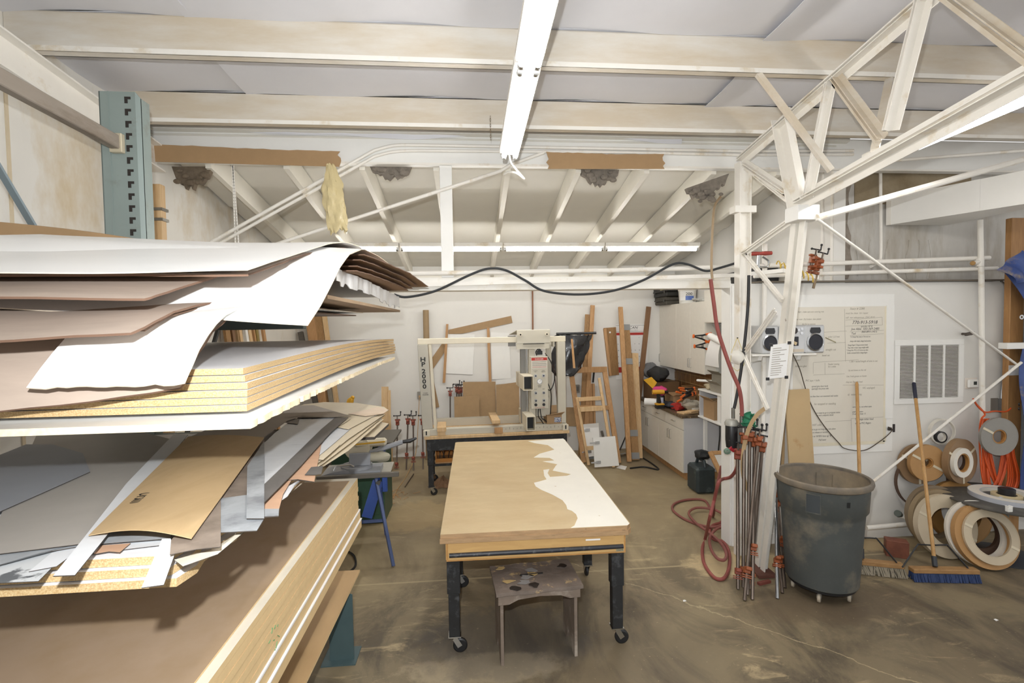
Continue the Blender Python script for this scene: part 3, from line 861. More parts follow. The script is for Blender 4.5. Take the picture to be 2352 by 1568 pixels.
# ------------------------------------------------------------------ laminate off-cut pile
def pl(u, v, h): return PP(u, v, (0, 1.148, 1.634 + h), V((0, .04, 1)).normalized())
def base_board(y, h): return 1.634 - .04 * (y - 1.148) + h
for i in range(3):
    def fn(u, v, i=i):
        y = lerp([1.10, 1.112, 1.126][i], 2.35 + .2 * i, v)
        return (lerp(-1.80, -.65 - .018 * i + (.01 * math.sin(v * 40) if u > .9 else 0), u), y, base_board(y, .018 + .0205 * i))
    single(MB().sheet(fn, 2, 20, .0183, two=True), 'particleboard_sheet', [melamine, particle], ['lowest', 'middle', 'top'][i] + ' of three particleboards under the laminate off-cuts', 'board', 'particleboards under the off-cuts')
lam_i = [0]
def lam(label, mm, pts, h, th=.0014, curl=None, cat='laminate sheet', name='laminate_offcut'):
    """flat off-cut: outline in the pile plane at height h; curl raises single corners"""
    w = [pl(u, v, h) for (u, v) in pts]
    if curl:
        for k, dz in curl.items():
            d = (w[k] - CAMP).normalized(); w[k] = w[k] - d * (dz / max(.2, -d.z)) 
    c = sum(w, V((0, 0, 0))) / len(w)
    bm_v = w + [p - V((0, 0, th)) for p in w]
    n = len(w)
    mb = MB(); mb.v = [tuple(p) for p in bm_v] + [tuple(c), tuple(c - V((0, 0, th)))]
    mb.f = [(i, (i + 1) % n, 2 * n) for i in range(n)] + [((i + 1) % n + n, i + n, 2 * n + 1) for i in range(n)] + [(i, i + n, (i + 1) % n + n, (i + 1) % n) for i in range(n)]
    mb.mi = [0] * n + [0] * n + [1] * n
    return single(mb, name, [mm, mat('dark_edge', '3a332d', .8)], label, cat, 'laminate off-cuts', smooth=False)
G1 = mat('lam_grey_beige', 'a7a19a', .5, var=.05, scale=8, bump=.02)
G2 = mat('lam_blue_grey', '94969c', .5, var=.05, scale=5)
G3 = mat('lam_stone', 'a2a5a8', .4, var=.2, scale=9, spots='7e8084', sscale=7, samt=.42, sw=.1)
G4 = mat('lam_taupe', '8f8175', .45, var=.2, scale=9, spots='776b60', sscale=6, samt=.42)
G5 = mat('lam_marble', 'd5d6d8', .35, var=.05, scale=3, stretch=(1, 6, 1), spots='a5a6aa', sscale=5, samt=.33, sw=.05)
G6 = mat('lam_dark', '66625f', .45, var=.2, scale=8)
G7 = mat('lam_copper', 'c09a7e', .6, var=.1, scale=7, stretch=(1, 3, 1))
G8 = mat('lam_cream', 'd3c6ad', .6, var=.06, scale=8)
G9 = mat('lam_pale', 'd3d4d6', .45, var=.05, scale=8)
KR = wood('lam_maple', 'c0a47c', 'b3976f', stretch=(3, 1, 3), scale=4, dist=6)
lam('cream slab with a dark edge jutting over the saw', G8, [(795, 1006), (813, 1005), (860, 1003), (893, 972), (872, 968), (830, 975)], -.01, .016, name='laminate_slab')
lam('lower cream strip at the far right underside of the off-cut pile', G8, [(655, 1142), (700, 1095), (800, 1020), (862, 968), (882, 962), (800, 1035), (735, 1076), (672, 1128)], .030)
lam('cream strip second from bottom at the far right of the off-cuts', G8, [(700, 1090), (770, 1030), (860, 962), (884, 953), (812, 1012), (740, 1066)], .045)
lam('wavy cream sheet in the middle of the far off-cuts', G8, [(690, 1090), (745, 1030), (800, 985), (868, 952), (886, 950), (800, 1008), (738, 1058)], .058)
lam('small cream rectangle lying on the far off-cuts', G8, [(732, 1055), (757, 1028), (782, 1020), (772, 1030), (742, 1056)], .064)
lam('blue grey sheet at the far right of the off-cuts', G9, [(725, 1052), (744, 1010), (765, 976), (806, 984), (760, 1024), (738, 1042)], .062)
lam('broad cream sheet at the far end of the off-cuts', G8, [(655, 940), (700, 928), (745, 923), (818, 925), (882, 934), (893, 942), (868, 950), (800, 986), (760, 978), (720, 985)], .066)
lam('pinkish cream sheet tip farthest right of the off-cuts', mat('lam_pink', 'd8c3ac', .6), [(800, 950), (868, 934), (893, 941), (880, 950), (840, 956)], .070)
lam('small cream rectangle with dark outline near the far end', G8, [(762, 973), (772, 962), (796, 957), (805, 962), (790, 972), (778, 978)], .072)
lam('pale strip peeping out below the copper sheets', G9, [(645, 1150), (655, 1120), (700, 1095), (683, 1106), (660, 1140)], .056)
lam('upper copper coloured plywood off-cut', G7, [(640, 1104), (661, 1085), (700, 1050), (741, 1004), (736, 1031), (722, 1106), (683, 1100)], .068, .003)
lam('lower copper coloured plywood off-cut', G7, [(600, 1168), (600, 1150), (660, 1096), (672, 1098), (650, 1135), (641, 1169)], .066, .003)
lam('small dark grey square off-cut on the copper sheet', G6, [(723, 1090), (700, 1090), (715, 1072), (742, 1070), (738, 1088)], .072)
lam('small grey off-cut at the lower right tip of the pile', G3, [(606, 1186), (607, 1168), (641, 1168), (640, 1184)], .074, .003)
lam('long white marbled laminate sheet with a curved top', G5, [(600, 1120), (600, 1024), (630, 995), (668, 965), (700, 955), (770, 957), (745, 985), (690, 1040)], .078)
lam('long dark grey strip along the marbled sheet', G6, [(600, 1160), (600, 1118), (690, 1032), (738, 985), (770, 958), (800, 958), (760, 992), (690, 1070)], .082, .003)
lam('dark square off-cut at the head of the marbled sheet', G6, [(655, 970), (660, 962), (688, 961), (684, 974)], .082)
lam('dull grey sheet curving over the back of the off-cuts', mat('lam_grey_brown', '9c9186', .5, var=.05), [(420, 1010), (500, 975), (560, 945), (640, 932), (720, 930), (806, 955), (760, 958), (700, 954), (660, 966), (606, 1004)], .086)
lam('taupe sheet between the kraft coloured sheet and the grey stone sheet', G4, [(480, 1150), (500, 1110), (560, 1050), (607, 1006), (607, 1030), (570, 1100), (568, 1142)], .080)
lam('grey stone patterned sheet at the right front of the pile', G3, [(500, 1145), (568, 1136), (606, 1150), (607, 1190), (590, 1218), (510, 1222), (500, 1222)], .082, .002)
lam('upright grey stone strip right of the kraft coloured sheet', G3, [(566, 1190), (568, 1070), (607, 1012), (607, 1190)], .088, .002)
lam('pale chipped board corner under the grey stone sheet', mat('lam_chip', 'd8cdbb', .7, var=.12, scale=30), [(400, 1285), (505, 1258), (545, 1224), (560, 1222), (500, 1272), (420, 1300)], .061)
lam('pale grey sheet with a dark blotch at the front left of the pile', mat('lam_blotch', 'c3c5c6', .5, spots='5d6063', sscale=4.5, samt=.40, sw=.015), [(-20, 1339), (88, 1334), (120, 1302), (180, 1268), (220, 1250), (60, 1262), (-20, 1285)], .064)
lam('pale grey off-cut pointing left at the pile front', G9, [(66, 1312), (130, 1300), (180, 1262), (240, 1240), (120, 1268)], .067)
lam('pale sheet along the front edge of the pile', G9, [(180, 1274), (230, 1268), (365, 1252), (400, 1240), (300, 1232), (200, 1240)], .064)
lam('small copper scrap under the front of the kraft coloured sheet', G7, [(215, 1272), (232, 1252), (300, 1247), (275, 1268), (250, 1266)], .068)
lam('dark grey stone sheet along the front of the pile', G3, [(-20, 1302), (90, 1270), (200, 1251), (390, 1236), (400, 1215), (180, 1225), (-20, 1250)], .071)
lam('large grey beige sheet covering the left of the off-cut pile', G1, [(-40, 1276), (100, 1259), (190, 1248), (300, 1140), (400, 1010), (300, 985), (90, 985)], .076)
lam('blue grey sheet on the left of the large grey beige one', G2, [(-40, 1192), (90, 1135), (207, 1083), (190, 1040), (120, 1020), (60, 1020), (-40, 1060)], .080)
lam('dark taupe sheet under the right corner of the kraft coloured sheet', G4, [(393, 1240), (390, 1273), (450, 1261), (507, 1255), (507, 1120), (470, 1150)], .086)
lam('long pale strip sliding out under the kraft coloured sheet', G9, [(122, 1322), (172, 1320), (232, 1246), (330, 1120), (432, 998), (400, 996), (290, 1110), (196, 1230)], .090, .002)
# bowed kraft/maple sheet with pencilled writing
k4 = [pl(203, 1229, .096), pl(440, 1236, .096), pl(607, 1004, .096), pl(432, 1002, .096)]
def kf(u, v):
    a = k4[0].lerp(k4[1], u); b = k4[3].lerp(k4[2], u)
    p = a.lerp(b, v); return p + V((0, 0, .016 * math.sin(math.pi * u) * (1 - .4 * v)))
kr = single(MB().sheet(kf, 12, 6, .0015), 'laminate_offcut', KR, 'kraft coloured maple laminate sheet with handwriting near its left edge', 'laminate sheet', 'laminate off-cuts')
kx = (k4[1] - k4[0]).normalized(); ky = (k4[3] - k4[0]).normalized()
ta = kf(.14, .24) + V((0, 0, .003)); tb = kf(.10, .04) + V((0, 0, .003))
text('handwriting', 'Ursm', .055, ink_black, kr, frame(ta, tb - ta, (tb - ta).cross(Z_) * -1), .0002, shear=.3, sx=.8)
lam('short white strip hanging off the front of the pile', WHL, [(325, 1349), (376, 1342), (402, 1270), (392, 1236), (372, 1237)], .074, .002)

# ------------------------------------------------------------------ low stack of MDF sheets
ZM = P(822, 1095, X=-.72).z; YM = P(822, 1095, X=-.72).y
specs = [('hardboard_sheet', .006, -.755, -.07, hardboard, mdf_edge), ('mdf_sheet', .022, -.722, 0, mat('mdf_face_pale', 'ddd5c4', .5), mdf_edge)] + \
        [('mdf_sheet', .0285, -.722 + .003 * (k % 2), -.004 * (k % 3), mdf, mdf_edge) for k in range(6)] + \
        [('mdf_sheet', .009, -.712, .012, melamine, melamine), ('mdf_sheet', .050, -.716, .02, mdf, mdf_edge),
         ('mdf_sheet', .006, -.706, .02, melamine, melamine), ('mdf_sheet', .050, -.710, .02, mdf, mdf_edge)]
names = ['brown hardboard sheet on top of the low MDF stack', 'white-faced MDF sheet just under the brown hardboard', 'third sheet down in the low MDF stack', 'fourth sheet down in the low MDF stack',
         'fifth sheet down in the low MDF stack', 'sixth sheet down in the low MDF stack', 'seventh sheet down in the low MDF stack', 'eighth sheet down in the low MDF stack',
         'white-edged sheet standing proud low in the MDF stack', 'tan sheet between the two white-edged ones in the low stack', 'lower white-edged sheet standing proud near the stack bottom', 'bottom sheet of the low MDF stack']
z = ZM
for (nm, th, xr, dy, mf, me_), lab in zip(specs, names):
    def fn(u, v, z=z, xr=xr, dy=dy):
        return (lerp(-1.82, xr, u), lerp(.78, YM + dy, v), z)
    o = single(MB().sheet(fn, 2, 4, th, two=True), nm, [mf, me_], lab, 'board', 'sheets in the low stack')
    z -= th + .0012
green_mark = mat('green_crayon', '5d8a5c', .8, var=.2)
# scuffed green crayon on the right face of the stack
gm = MB()
for k in range(9):
    q = P(630 + random.uniform(-14, 16), 1440 + k * 7 + random.uniform(-6, 6), X=-.7185)
    gm.beam(q, q + V((0, random.uniform(.006, .014), random.uniform(-.02, .02))), .0012, .004, X_)
# (kept as a mark on the third sheet's edge group)
gm_o = stuff(gm.build('crayon_mark', green_mark, o))
# low board and its teal base
lb = P(827, 1308, Z=.5)
def fn(u, v): return (lerp(-1.7, lerp(-.838, lb.x, v), u), lerp(1.0, lb.y, v), .5)
single(MB().sheet(fn, 2, 4, .014, two=True), 'mdf_sheet', [mat('board_warm', 'b3946a', .6, var=.08, scale=4, stretch=(3, 1, 1)), mdf_edge], 'single long brown board lowest of all near the floor', 'board')
tb_ = thing('base_stand', 'dark teal steel stand under the lowest brown board', 'stand', (-1.0, 3.22, 0))
MB().box(-1.5, -.86, 3.2, 3.28, .36, .484, .004).build('cross_beam', teal_d, tb_)
m = MB().poly([(-.955, 3.19, 0), (-.80, 3.19, 0), (-.80, 3.19, .12), (-.80, 3.19, .44), (-.90, 3.19, .484), (-.955, 3.19, .484)], (0, .006, 0)).box(-.955, -.85, 3.196, 3.28, 0, .484)
m.build('post', teal_d, tb_)
MB().box(-1.0, -.78, 3.14, 3.32, 0, .008).build('foot_plate', teal_d, tb_)
MB().box(-1.5, -1.42, 3.2, 3.28, 0, .484, .004).build('post', teal_d, tb_)
# ================================================================== ceiling lights
def fluoro(name, label, p, q, group, down=(0, 0, -1), ntube=2, gap=.085, emat=None, w=.13, hh=.05):
    """strip light from p to q (tube axis), housing above, tubes below"""
    p = V(p); q = V(q); d = (q - p).normalized(); dn = V(down); dn = (dn - d * dn.dot(d)).normalized(); s = d.cross(dn).normalized()
    mid = (p + q) / 2
    t = thing(name, label, 'ceiling light', mid, group)
    MB().beam(p - dn * .055, q - dn * .055, w, hh, dn, b=.006).build('housing', white_steel, t)
    MB().beam(p - dn * .028, q - dn * .028, w * .55, .02, dn, b=.006).build('reflector', white_clean, t)
    for k in range(ntube):
        o = s * ((k - (ntube - 1) / 2) * gap)
        MB().cyl(p + d * .035 + o, q - d * .035 + o, .019, 12).build('tube', emat or tube_m, t)
        for e, dd in ((p, d), (q, -d)):
            MB().cyl(e + dd * .012 + o, e + dd * .036 + o, .0195, 12).build('tube_cap', chrome, t)
            MB().obox(e + dd * .008 + o - dn * .018, d, s, dn, .007, .016, .032, .002).build('socket', white_clean, t)
    return t
LG = 'strip lights'
e0 = P(1168, 362, Y=3.70); sl = SL
def cl_pt(u, v, y): return P(u, v, Y=y)
ya = 3.70
fa = P(1170, 362, Y=ya)
zt = lambda y: fa.z + SL * (ya - y) * .8
def xt(y): return fa.x + (ya - y) * .012
for i, (y1, y0) in enumerate(((ya, 2.60), (2.585, 1.47))):
    fluoro('strip_light', ['twin-tube strip light hanging from the purlins in the middle, farther one', 'nearer twin-tube strip light in the middle at the top edge of the photo'][i], (xt(y1), y1, zt(y1)), (xt(y0), y0, zt(y0)), LG, w=.15)
m = MB().tube(bez([(fa.x, ya + .01, fa.z + .04), (fa.x + .02, ya + .06, fa.z - .02), (fa.x + .10, ya + .10, fa.z - .10), (fa.x + .12, ya + .09, fa.z - .13), (fa.x + .06, ya + .08, fa.z - .09), (fa.x + .01, ya + .25, fa.z - .03), (fa.x + .02, YG + .1, zraf(YG + .1) - .02)], 6), .008, 6)
single(m, 'light_cord', white_clean, 'white cord looping from the end of the middle strip light', 'cord')
# hanger chain by the light
hc = P(1126, 266, Y=PY[0] - .01); hc2 = P(1127, 322, Y=PY[0] - .01)
m = MB()
for k in range(9):
    z = lerp(hc.z, hc2.z, k / 9); dz = (hc.z - hc2.z) / 9
    pts = [(hc.x + (math.cos(a) * .005 if k % 2 else 0), hc.y + (0 if k % 2 else math.cos(a) * .005), z - dz / 2 + math.sin(a) * dz * .62) for a in [j * math.pi / 4 for j in range(8)]]
    m.tube(pts, .0017, 5, closed=True)
o = single(m, 'hanger_chain', mat('chain_rust', '7d6a50', .6, .4), 'short rusty chain hanging from a purlin left of the middle light', 'chain')
# back room row
yl = 5.92
us = [690, 918, 1155, 1388, 1606]; vs = [586, 578, 573, 568, 562]
pts = [P(u, v, Y=yl) for u, v in zip(us, vs)]
labs = ['single-tube strip light of the back room mostly hidden by the sheet pile', 'strip light of the back room just left of the white post', 'strip light of the back room just right of the white post', 'strip light of the back room at the right end of the row']
for k in range(4):
    a = pts[k]; b = pts[k + 1]; z = (pts[1].z + pts[3].z) / 2
    d = (b - a).normalized()
    fluoro('strip_light', labs[k], V((a.x, yl, z)) + X_ * .006, V((b.x, yl, z)) - X_ * .006, 'back room lights', ntube=1, emat=tube_back, w=.10, hh=.05)
# right hand light under the truss
ra = P(2000, 379, Y=3.55); 
rz = lambda y: ra.z + SL * .25 * (3.55 - y)
fluoro('strip_light', 'strip light at the far right under the white truss', (ra.x, 3.55, rz(3.55)), (ra.x, 2.10, rz(2.10)), LG, w=.16)
fluoro('strip_light', 'nearest strip light at the right edge of the photo', (ra.x, 2.085, rz(2.085)), (ra.x, .64, rz(.64)), LG, w=.16)

# cardboard strips and stuffing along the girder
def strip(u0, v0, u1, v1, h0, h1, label, yy):
    a = P(u0, v0, Y=yy); b = P(u1, v1, Y=yy); c = P(u1, v1 + h1, Y=yy); d = P(u0, v0 + h0, Y=yy)
    rr = random.Random(int(u0))
    def fn(u, v):
        p = a.lerp(b, u).lerp(d.lerp(c, u), v)
        j = .010 * math.sin(u * 7 + 1) * (1 - v)
        if u > .99 or u < .01: p = p + X_ * rr.uniform(-.022, .012)
        if v < .01: p = p + Z_ * rr.uniform(-.002, .006)
        return p - Y_ * (.012 + j)
    return single(MB().sheet(fn, 24, 5, .004), 'cardboard_strip', cardboard, label, 'cardboard')
strip(300, 331, 782, 351, 40, 33, 'long brown cardboard strip taped to the girder at left', YG - .03)
strip(1258, 352, 1524, 357, 37, 32, 'shorter brown cardboard strip taped to the girder right of the middle light', YG - .03)
# plastic wad
pw0 = P(760, 384, Y=YG - .02)
def wad(u, v):
    t = v; w = (.025 + .062 * min(1, t * 3.0)) * (1 - .15 * t)
    c = P(758 + 18 * t, 380 + 150 * t, Y=YG - .07)
    a = u * 2 * math.pi
    r = w * (1 + .16 * math.sin(5 * a + 9 * t) + .12 * math.sin(9 * a - 14 * t)) 
    return (c.x + math.cos(a) * r, c.y + math.sin(a) * r * .45, c.z + .02 * math.sin(3 * a + 4 * t) - (.02 * math.sin(11 * a) if v > .95 else 0))
single(MB().sheet(wad, 26, 22, .002), 'plastic_wad', mat('amber_plastic', 'dccb9c', .25, var=.1, scale=9, bump=.5, bscale=18, coat=.3), 'crumpled amber plastic stuffing hanging below the left cardboard strip', 'plastic')
# torn grey insulation tufts
tuft_m = mat('insulation_tuft', '80786e', .95, var=.35, scale=16, bump=.8, bscale=40)
def tuft(cu, cv, wu, hv, seed, label, tint=tuft_m, slant=0.0):
    rr = random.Random(seed); n = 15; m = MB()
    outline = []
    top = [(cu - wu / 2 + wu * k / n, cv - hv / 2 + slant * k / n) for k in range(n + 1)]
    bot = [(cu + wu / 2 - wu * k / n * (1 - .1) - wu * .05, cv + hv * (.5 - .55 * abs(1 - 2 * k / n) ** 1.6) - hv * .1 + rr.uniform(-.16, .2) * hv + slant * (1 - k / n)) for k in range(n + 1)]
    pts = [P(u, v, Y=YG + .12) for u, v in top + bot]
    m.poly(pts, (0, .05, 0))
    c = P(cu, cv, Y=YG + .1)
    for k in range(10):
        q = P(cu + rr.uniform(-.38, .38) * wu, cv + rr.uniform(-.4, .25) * hv, Y=YG + .11)
        m.sphere(q, rr.uniform(.018, .04), 7, (1.2, .7, .8))
    return single(m, 'insulation_tuft', tint, label, 'insulation', 'insulation tufts')
stuff_t = [tuft(440, 408, 92, 52, 3, 'brown grey insulation tuft hanging at the left end of the girder', mat('tuft_brown', '6f6252', .95, var=.35, scale=16, bump=.8, bscale=40)),
 tuft(897, 396, 96, 30, 5, 'flat grey insulation tuft left of the white post'),
 tuft(1378, 404, 92, 48, 6, 'grey insulation tuft under the right cardboard strip'),
 tuft(1626, 452, 98, 40, 8, 'grey brown insulation tuft beside the outer truss leg', slant=-34)]
# perforated strap
a = P(534, 380, Y=YG + .03); b = P(541, 562, Y=YG + .03)
t = thing('perforated_strap', 'pair of white perforated hanger straps below the left cardboard strip', 'strap', b)
for dx in (0, .026):
    MB().beam(a + X_ * dx * .2, b + X_ * dx, .012, .003, Y_).build('strap', white_steel, t)
m = MB()
for k in range(26):
    for dx in (0, .026):
        q = a.lerp(b, (k + .5) / 26); m.cyl(q + X_ * dx * (.2 + .8 * k / 26) - Y_ * .0016, q + X_ * dx * (.2 + .8 * k / 26) - Y_ * .0024, .0028, 6)
stuff(m.build('hole', mat('hole_dark', '5a544c', .9), t))

# ================================================================== the work table in the aisle
ex = V((.9999, -.010, 0)); ey = V((.010, .9999, 0)); TO = V((-.214, 3.10, 0)); TW, TL, TZ = 1.262, 2.45, .85
TM = frame(TO, ex, ey)
tbl = thing('work_table', 'big wooden work table on black legs with a half peeled white top', 'table', TM @ V((TW / 2, TL / 2, 0)))
top_m = mat('table_top', 'c9b48d', .55, var=.08, scale=3, stretch=(1, 2, 1), spots='b9a078', sscale=2.2, samt=.5, sw=.2, bump=.03, bscale=90)
edge_m = mat('table_edge', 'a98a66', .7, var=.2, scale=12, stretch=(1, 1, 6), spots='4a4038', sscale=9, samt=.33, sw=.03)
cpts = [(0, 0), (TW - .03, 0), (TW, .04), (TW, TL - .05), (TW - .05, TL), (0.02, TL), (0, TL - .02)]
MB(TM).poly([(x, y, TZ - .028) for x, y in cpts], (0, 0, .026)).build('top_layer', edge_m, tbl)
MB(TM).poly([(x, y, TZ - .002) for x, y in cpts], (0, 0, .002)).build('table_top', top_m, tbl)
MB(TM).poly([(x * 1.006 - .004, y * 1.0 - .008, TZ - .060) for x, y in cpts], (0, 0, .0315)).build('top_layer', edge_m, tbl)
peel = [(620, 88), (700, 82), (832, 66), (868, 80), (1060, 335), (1248, 593), (1240, 603), (1060, 615), (886, 626), (905, 605), (925, 560), (915, 535), (890, 515), (862, 505), (855, 480), (832, 450), (770, 415), (700, 385), (668, 365), (657, 343), (690, 335), (735, 322), (720, 300), (715, 264), (752, 259), (741, 284), (756, 307), (860, 300), (885, 290), (772, 268), (790, 240), (800, 229), (710, 212), (782, 206), (752, 190), (655, 188), (692, 165), (782, 140), (742, 112), (662, 100)]
pw = []
for u, v in peel:
    q = P(980 + u / 2.667, 980 + v / 2.667, Z=TZ + .0002)
    l = TM.inverted() @ q; l.x = min(l.x, TW - .004 - max(0, .03 - l.y) * .8); l.y = max(.004, min(l.y, TL - .004)); pw.append(TM @ l)
MB().poly(pw, (0, 0, .0014)).build('laminate_skin', mat('old_laminate', 'ece8de', .45, var=.03, scale=6, spots='b79c72', sscale=14, samt=.29, sw=.02), tbl, smooth=False)
MB(TM).box(.03, TW - .035, .03, TL - .03, TZ - .185, TZ - .061).build('apron', maple, tbl)
dr = MB(TM).box(.045, TW - .05, .008, .03, TZ - .178, TZ - .068, .002).build('drawer', maple, tbl)
MB(TM).box(.035, TW - .04, .012, .03, TZ - .187, TZ - .0615).build('drawer_frame', wood('maple_dark', 'c4955a', 'a8783f', stretch=(2, 8, 8)), tbl)
MB(TM).tube([(.055, .000, TZ - .142), (TW * .5, -.003, TZ - .140), (TW - .06, .000, TZ - .138)], [.014, .015, .014], 12).build('edge_pull', mat('black_pull', '2a2b30', .45, var=.3, scale=20, spots='8c8a88', sscale=10, samt=.36, sw=.08), dr)
MB(TM).box(.952, 1.050, .0062, .008, TZ - .092, TZ - .082).build('white_label', paper, dr)
tg_ = MB(TM).box(1.156, 1.208, .0062, .008, TZ - .175, TZ - .155).build('name_tag', mat('tag_grey', 'a39a7c', .6), dr)
text('lettering', 'CARPE', .015, ink_black, dr, frame(TM @ V((1.160, .0058, TZ - .170)), ex, Z_), .0003)
def caster(parent, c, ang, r=.048, axle=None):
    """swivel caster with its top plate at c (world), wheel trailing in direction ang"""
    c = V(c); d = V((math.cos(ang), math.sin(ang), 0)); s = V((-d.y, d.x, 0))
    hub = V((c.x, c.y, r)) + d * .035
    g = MB()
    g.obox(c - Z_ * .004, d, s, Z_, .042, .036, .004)
    g.cyl(c - Z_ * .006, c - Z_ * .022, .024, 12)
    for sg in (-1, 1):
        g.beam(c - Z_ * .018 + s * (sg * .02), hub + s * (sg * .02), .034, .004, s)
    co = g.build('caster', chrome, parent)
    MB().lathe([(.001, -.013), (r * .82, -.013), (r, -.007), (r, .007), (r * .82, .013), (.001, .013)], hub, s, 20).build('wheel', black_rub, co)
    return co
hl = .125
for (x, y, a) in ((.075, .10, .0), (TW - .085, .08, .0), (.075, .90, .1), (TW - .085, .95, 1.6), (.08, TL - .12, .3), (TW - .08, TL - .12, .3)):
    l = MB(TM)
    l.box(x - .043, x + .043, y - .04, y + .04, .42, TZ - .188, .003); l.box(x - .036, x + .036, y - .034, y + .034, hl, .42, .003)
    l.build('leg', black_paint, tbl)
    caster(tbl, TM @ V((x, y, hl)), a)
# step stool under it
SM = frame((.405, 3.19, 0), (1, .075, 0), (-.075, 1, 0))
st = thing('step_stool', 'worn paint-splashed wooden step stool under the near end of the work table', 'stool', (.405, 3.19, 0))
grime = mat('stool_paint', '7b6d61', .75, var=.2, scale=9, spots='a59a8e', sscale=5, samt=.42, sw=.08, bump=.2, bscale=40)
def tp(u, v):
    x = lerp(-.285, .285, u); y = lerp(-.185, .175, v)
    return SM @ V((x, y, .50 + .004 * math.sin(x * 23) * math.sin(y * 31)))
MB().sheet(tp, 12, 8, .022).build('seat', mat('stool_top', '74685f', .6, var=.3, scale=8, spots='b39a72', sscale=9, samt=.40, sw=.03, bump=.5, bscale=22), st)
rr = random.Random(11)
for k in range(9):
    cx, cy = rr.uniform(-.23, .23), rr.uniform(-.15, .13); n = 9
    pts = [SM @ V((max(-.28, min(.28, cx + rr.uniform(.02, .055) * math.cos(6.283 * j / n))), max(-.18, min(.17, cy + rr.uniform(.014, .035) * math.sin(6.283 * j / n))), .5045)) for j in range(n)]
    MB().poly(pts, (0, 0, .0022)).build('paint_patch', mat(['glue_cream', 'glue_black', 'glue_grey'][k % 3], ['b79c6c', '2d2724', '8d8a88'][k % 3], .5, var=.15), st)
MB(SM).box(-.10, .06, .0, .012, .502, .508, .002).build('hand_slot', mat('slot_black', '1c1917', .9), st)
m = MB(SM); pr = [(-.27, .478), (.27, .478), (.27, .412), (.20, .412), (.14, .437), (0, .447), (-.14, .437), (-.20, .412), (-.27, .412)]
m.poly([(x, -.165, z) for x, z in pr], (0, .02, 0)).build('front_rail', grime, st)
m = MB(SM); m.poly([(x, .15, z) for x, z in pr], (0, .02, 0)).build('rear_rail', grime, st)
for sx in (-1, 1):
    m = MB(SM); x0 = .235 * sx
    m.poly([(x0, -.14, 0), (x0, -.08, 0), (x0, .0, .10), (x0, .07, 0), (x0, .135, 0), (x0, .148, .477), (x0, -.143, .477)], (.02 * sx, 0, 0)); m.build('side_panel', grime, st)
    m = MB(SM); m.poly([(x0, -.02, .477), (x0, -.02, .40), (x0 - .075 * sx, -.02, .477)], (0, .02, 0)); m.build('corner_brace', pine, st)

# ================================================================== frame press machine on its bench
A = V((-.605, 6.172, 0)); B = V((1.287, 6.262, 0))
gx = (B - A).normalized(); gy = V((-gx.y, gx.x, 0)); GM = frame(A, gx, gy); GL = (B - A).length
BZ = .78
bn = thing('machine_bench', 'black steel bench on casters carrying the beige frame press', 'bench', GM @ V((GL / 2, .35, 0)))
MB(GM).box(0, GL, 0, .72, BZ - .04, BZ, .003).build('bench_top', pine_light, bn)
m = MB(GM); m.box(.03, GL - .03, .02, .06, BZ - .19, BZ - .041); m.box(.03, GL - .03, .64, .68, BZ - .19, BZ - .041); m.box(.03, .07, .06, .64, BZ - .19, BZ - .041); m.box(GL - .07, GL - .03, .06, .64, BZ - .19, BZ - .041)
m.build('frame', black_paint, bn)
for x in (.075, GL - .075):
    for y in (.065, .63):
        l = MB(GM); l.box(x - .04, x + .04, y - .04, y + .04, .40, BZ - .191, .003); l.box(x - .033, x + .033, y - .033, y + .033, .115, .40, .003); l.build('leg', black_paint, bn)
        caster(bn, GM @ V((x, y, .115)), .3, .045)
MB(GM).box(.10, GL - .1, .20, .24, .335, .375).build('stretcher', black_paint, bn)
MB(GM).box(.10, GL - .1, .5, .54, .335, .375).build('stretcher', black_paint, bn)
tr_ = thing('chisel_tray', 'orange wooden tray of chisels on the rail under the machine bench', 'tray', GM @ V((.40, .36, .376)))
MB(GM).box(.13, .80, .18, .55, .376, .392).build('base', pine, tr_)
for y, h_ in ((.18, .44), (.53, .52)): MB(GM).box(.13, .80, y, y + .018, .393, h_).build('side', mat('tray_orange', 'b87a35', .6), tr_)
for x in (.13, .782): MB(GM).box(x, x + .018, .20, .528, .393, .53).build('end', mat('tray_orange', 'b87a35', .6), tr_)
for k in range(9):
    x = .19 + k * .035 + (.03 if k > 3 else 0); tt = .05 * math.sin(k * 2.3)
    c = thing('chisel', ORD[k] + ' steel chisel from the left in the orange tray under the bench', 'chisel', GM @ V((x, .29, .40)), 'chisels in the tray')
    MB(GM).beam((x, .29, .395), (x + tt * .6, .27, .50), .010, .006).build('blade', steel, c)
    MB(GM).tube([(x + tt * .6, .27, .50), (x + tt * .8, .26, .54), (x + tt, .25, .575)], [.007, .010, .006], 8).build('handle', chrome, c)
# press
pm = thing('frame_press', 'beige pneumatic frame press with a tall control panel', 'machine', GM @ V((GL / 2, .3, BZ)))
def mb(): return MB(GM)
z0 = BZ + .001
mb().box(.0, GL - .02, .03, .13, z0, z0 + .085, .004).build('front_rail', machine, pm)
mb().box(.14, GL - .10, .46, .54, z0, z0 + .13, .004).build('rear_rail', machine, pm)
mb().box(.02, GL - .02, .131, .459, z0, z0 + .03).build('bed', pine_light, pm)
m = mb()
for k in range(18): m.box(.95 + k * .05, .953 + k * .05, .028, .03, z0 + .04, z0 + (.07 if k % 3 == 0 else .055))
stuff(m.build('ruler_mark', ink_black, pm))
c_ = mb(); c_.beam((.045, .09, z0 + .086), (.005, .09, z0 + 1.17), .13, .10, Y_, b=.004)
col = c_.build('left_column', mat('machine_col', 'bcb7aa', .45, var=.03), pm)
mb().beam((.145, .10, z0 + .086), (.095, .10, z0 + 1.17), .035, .05, Y_).build('column_strip', machine_l, pm)
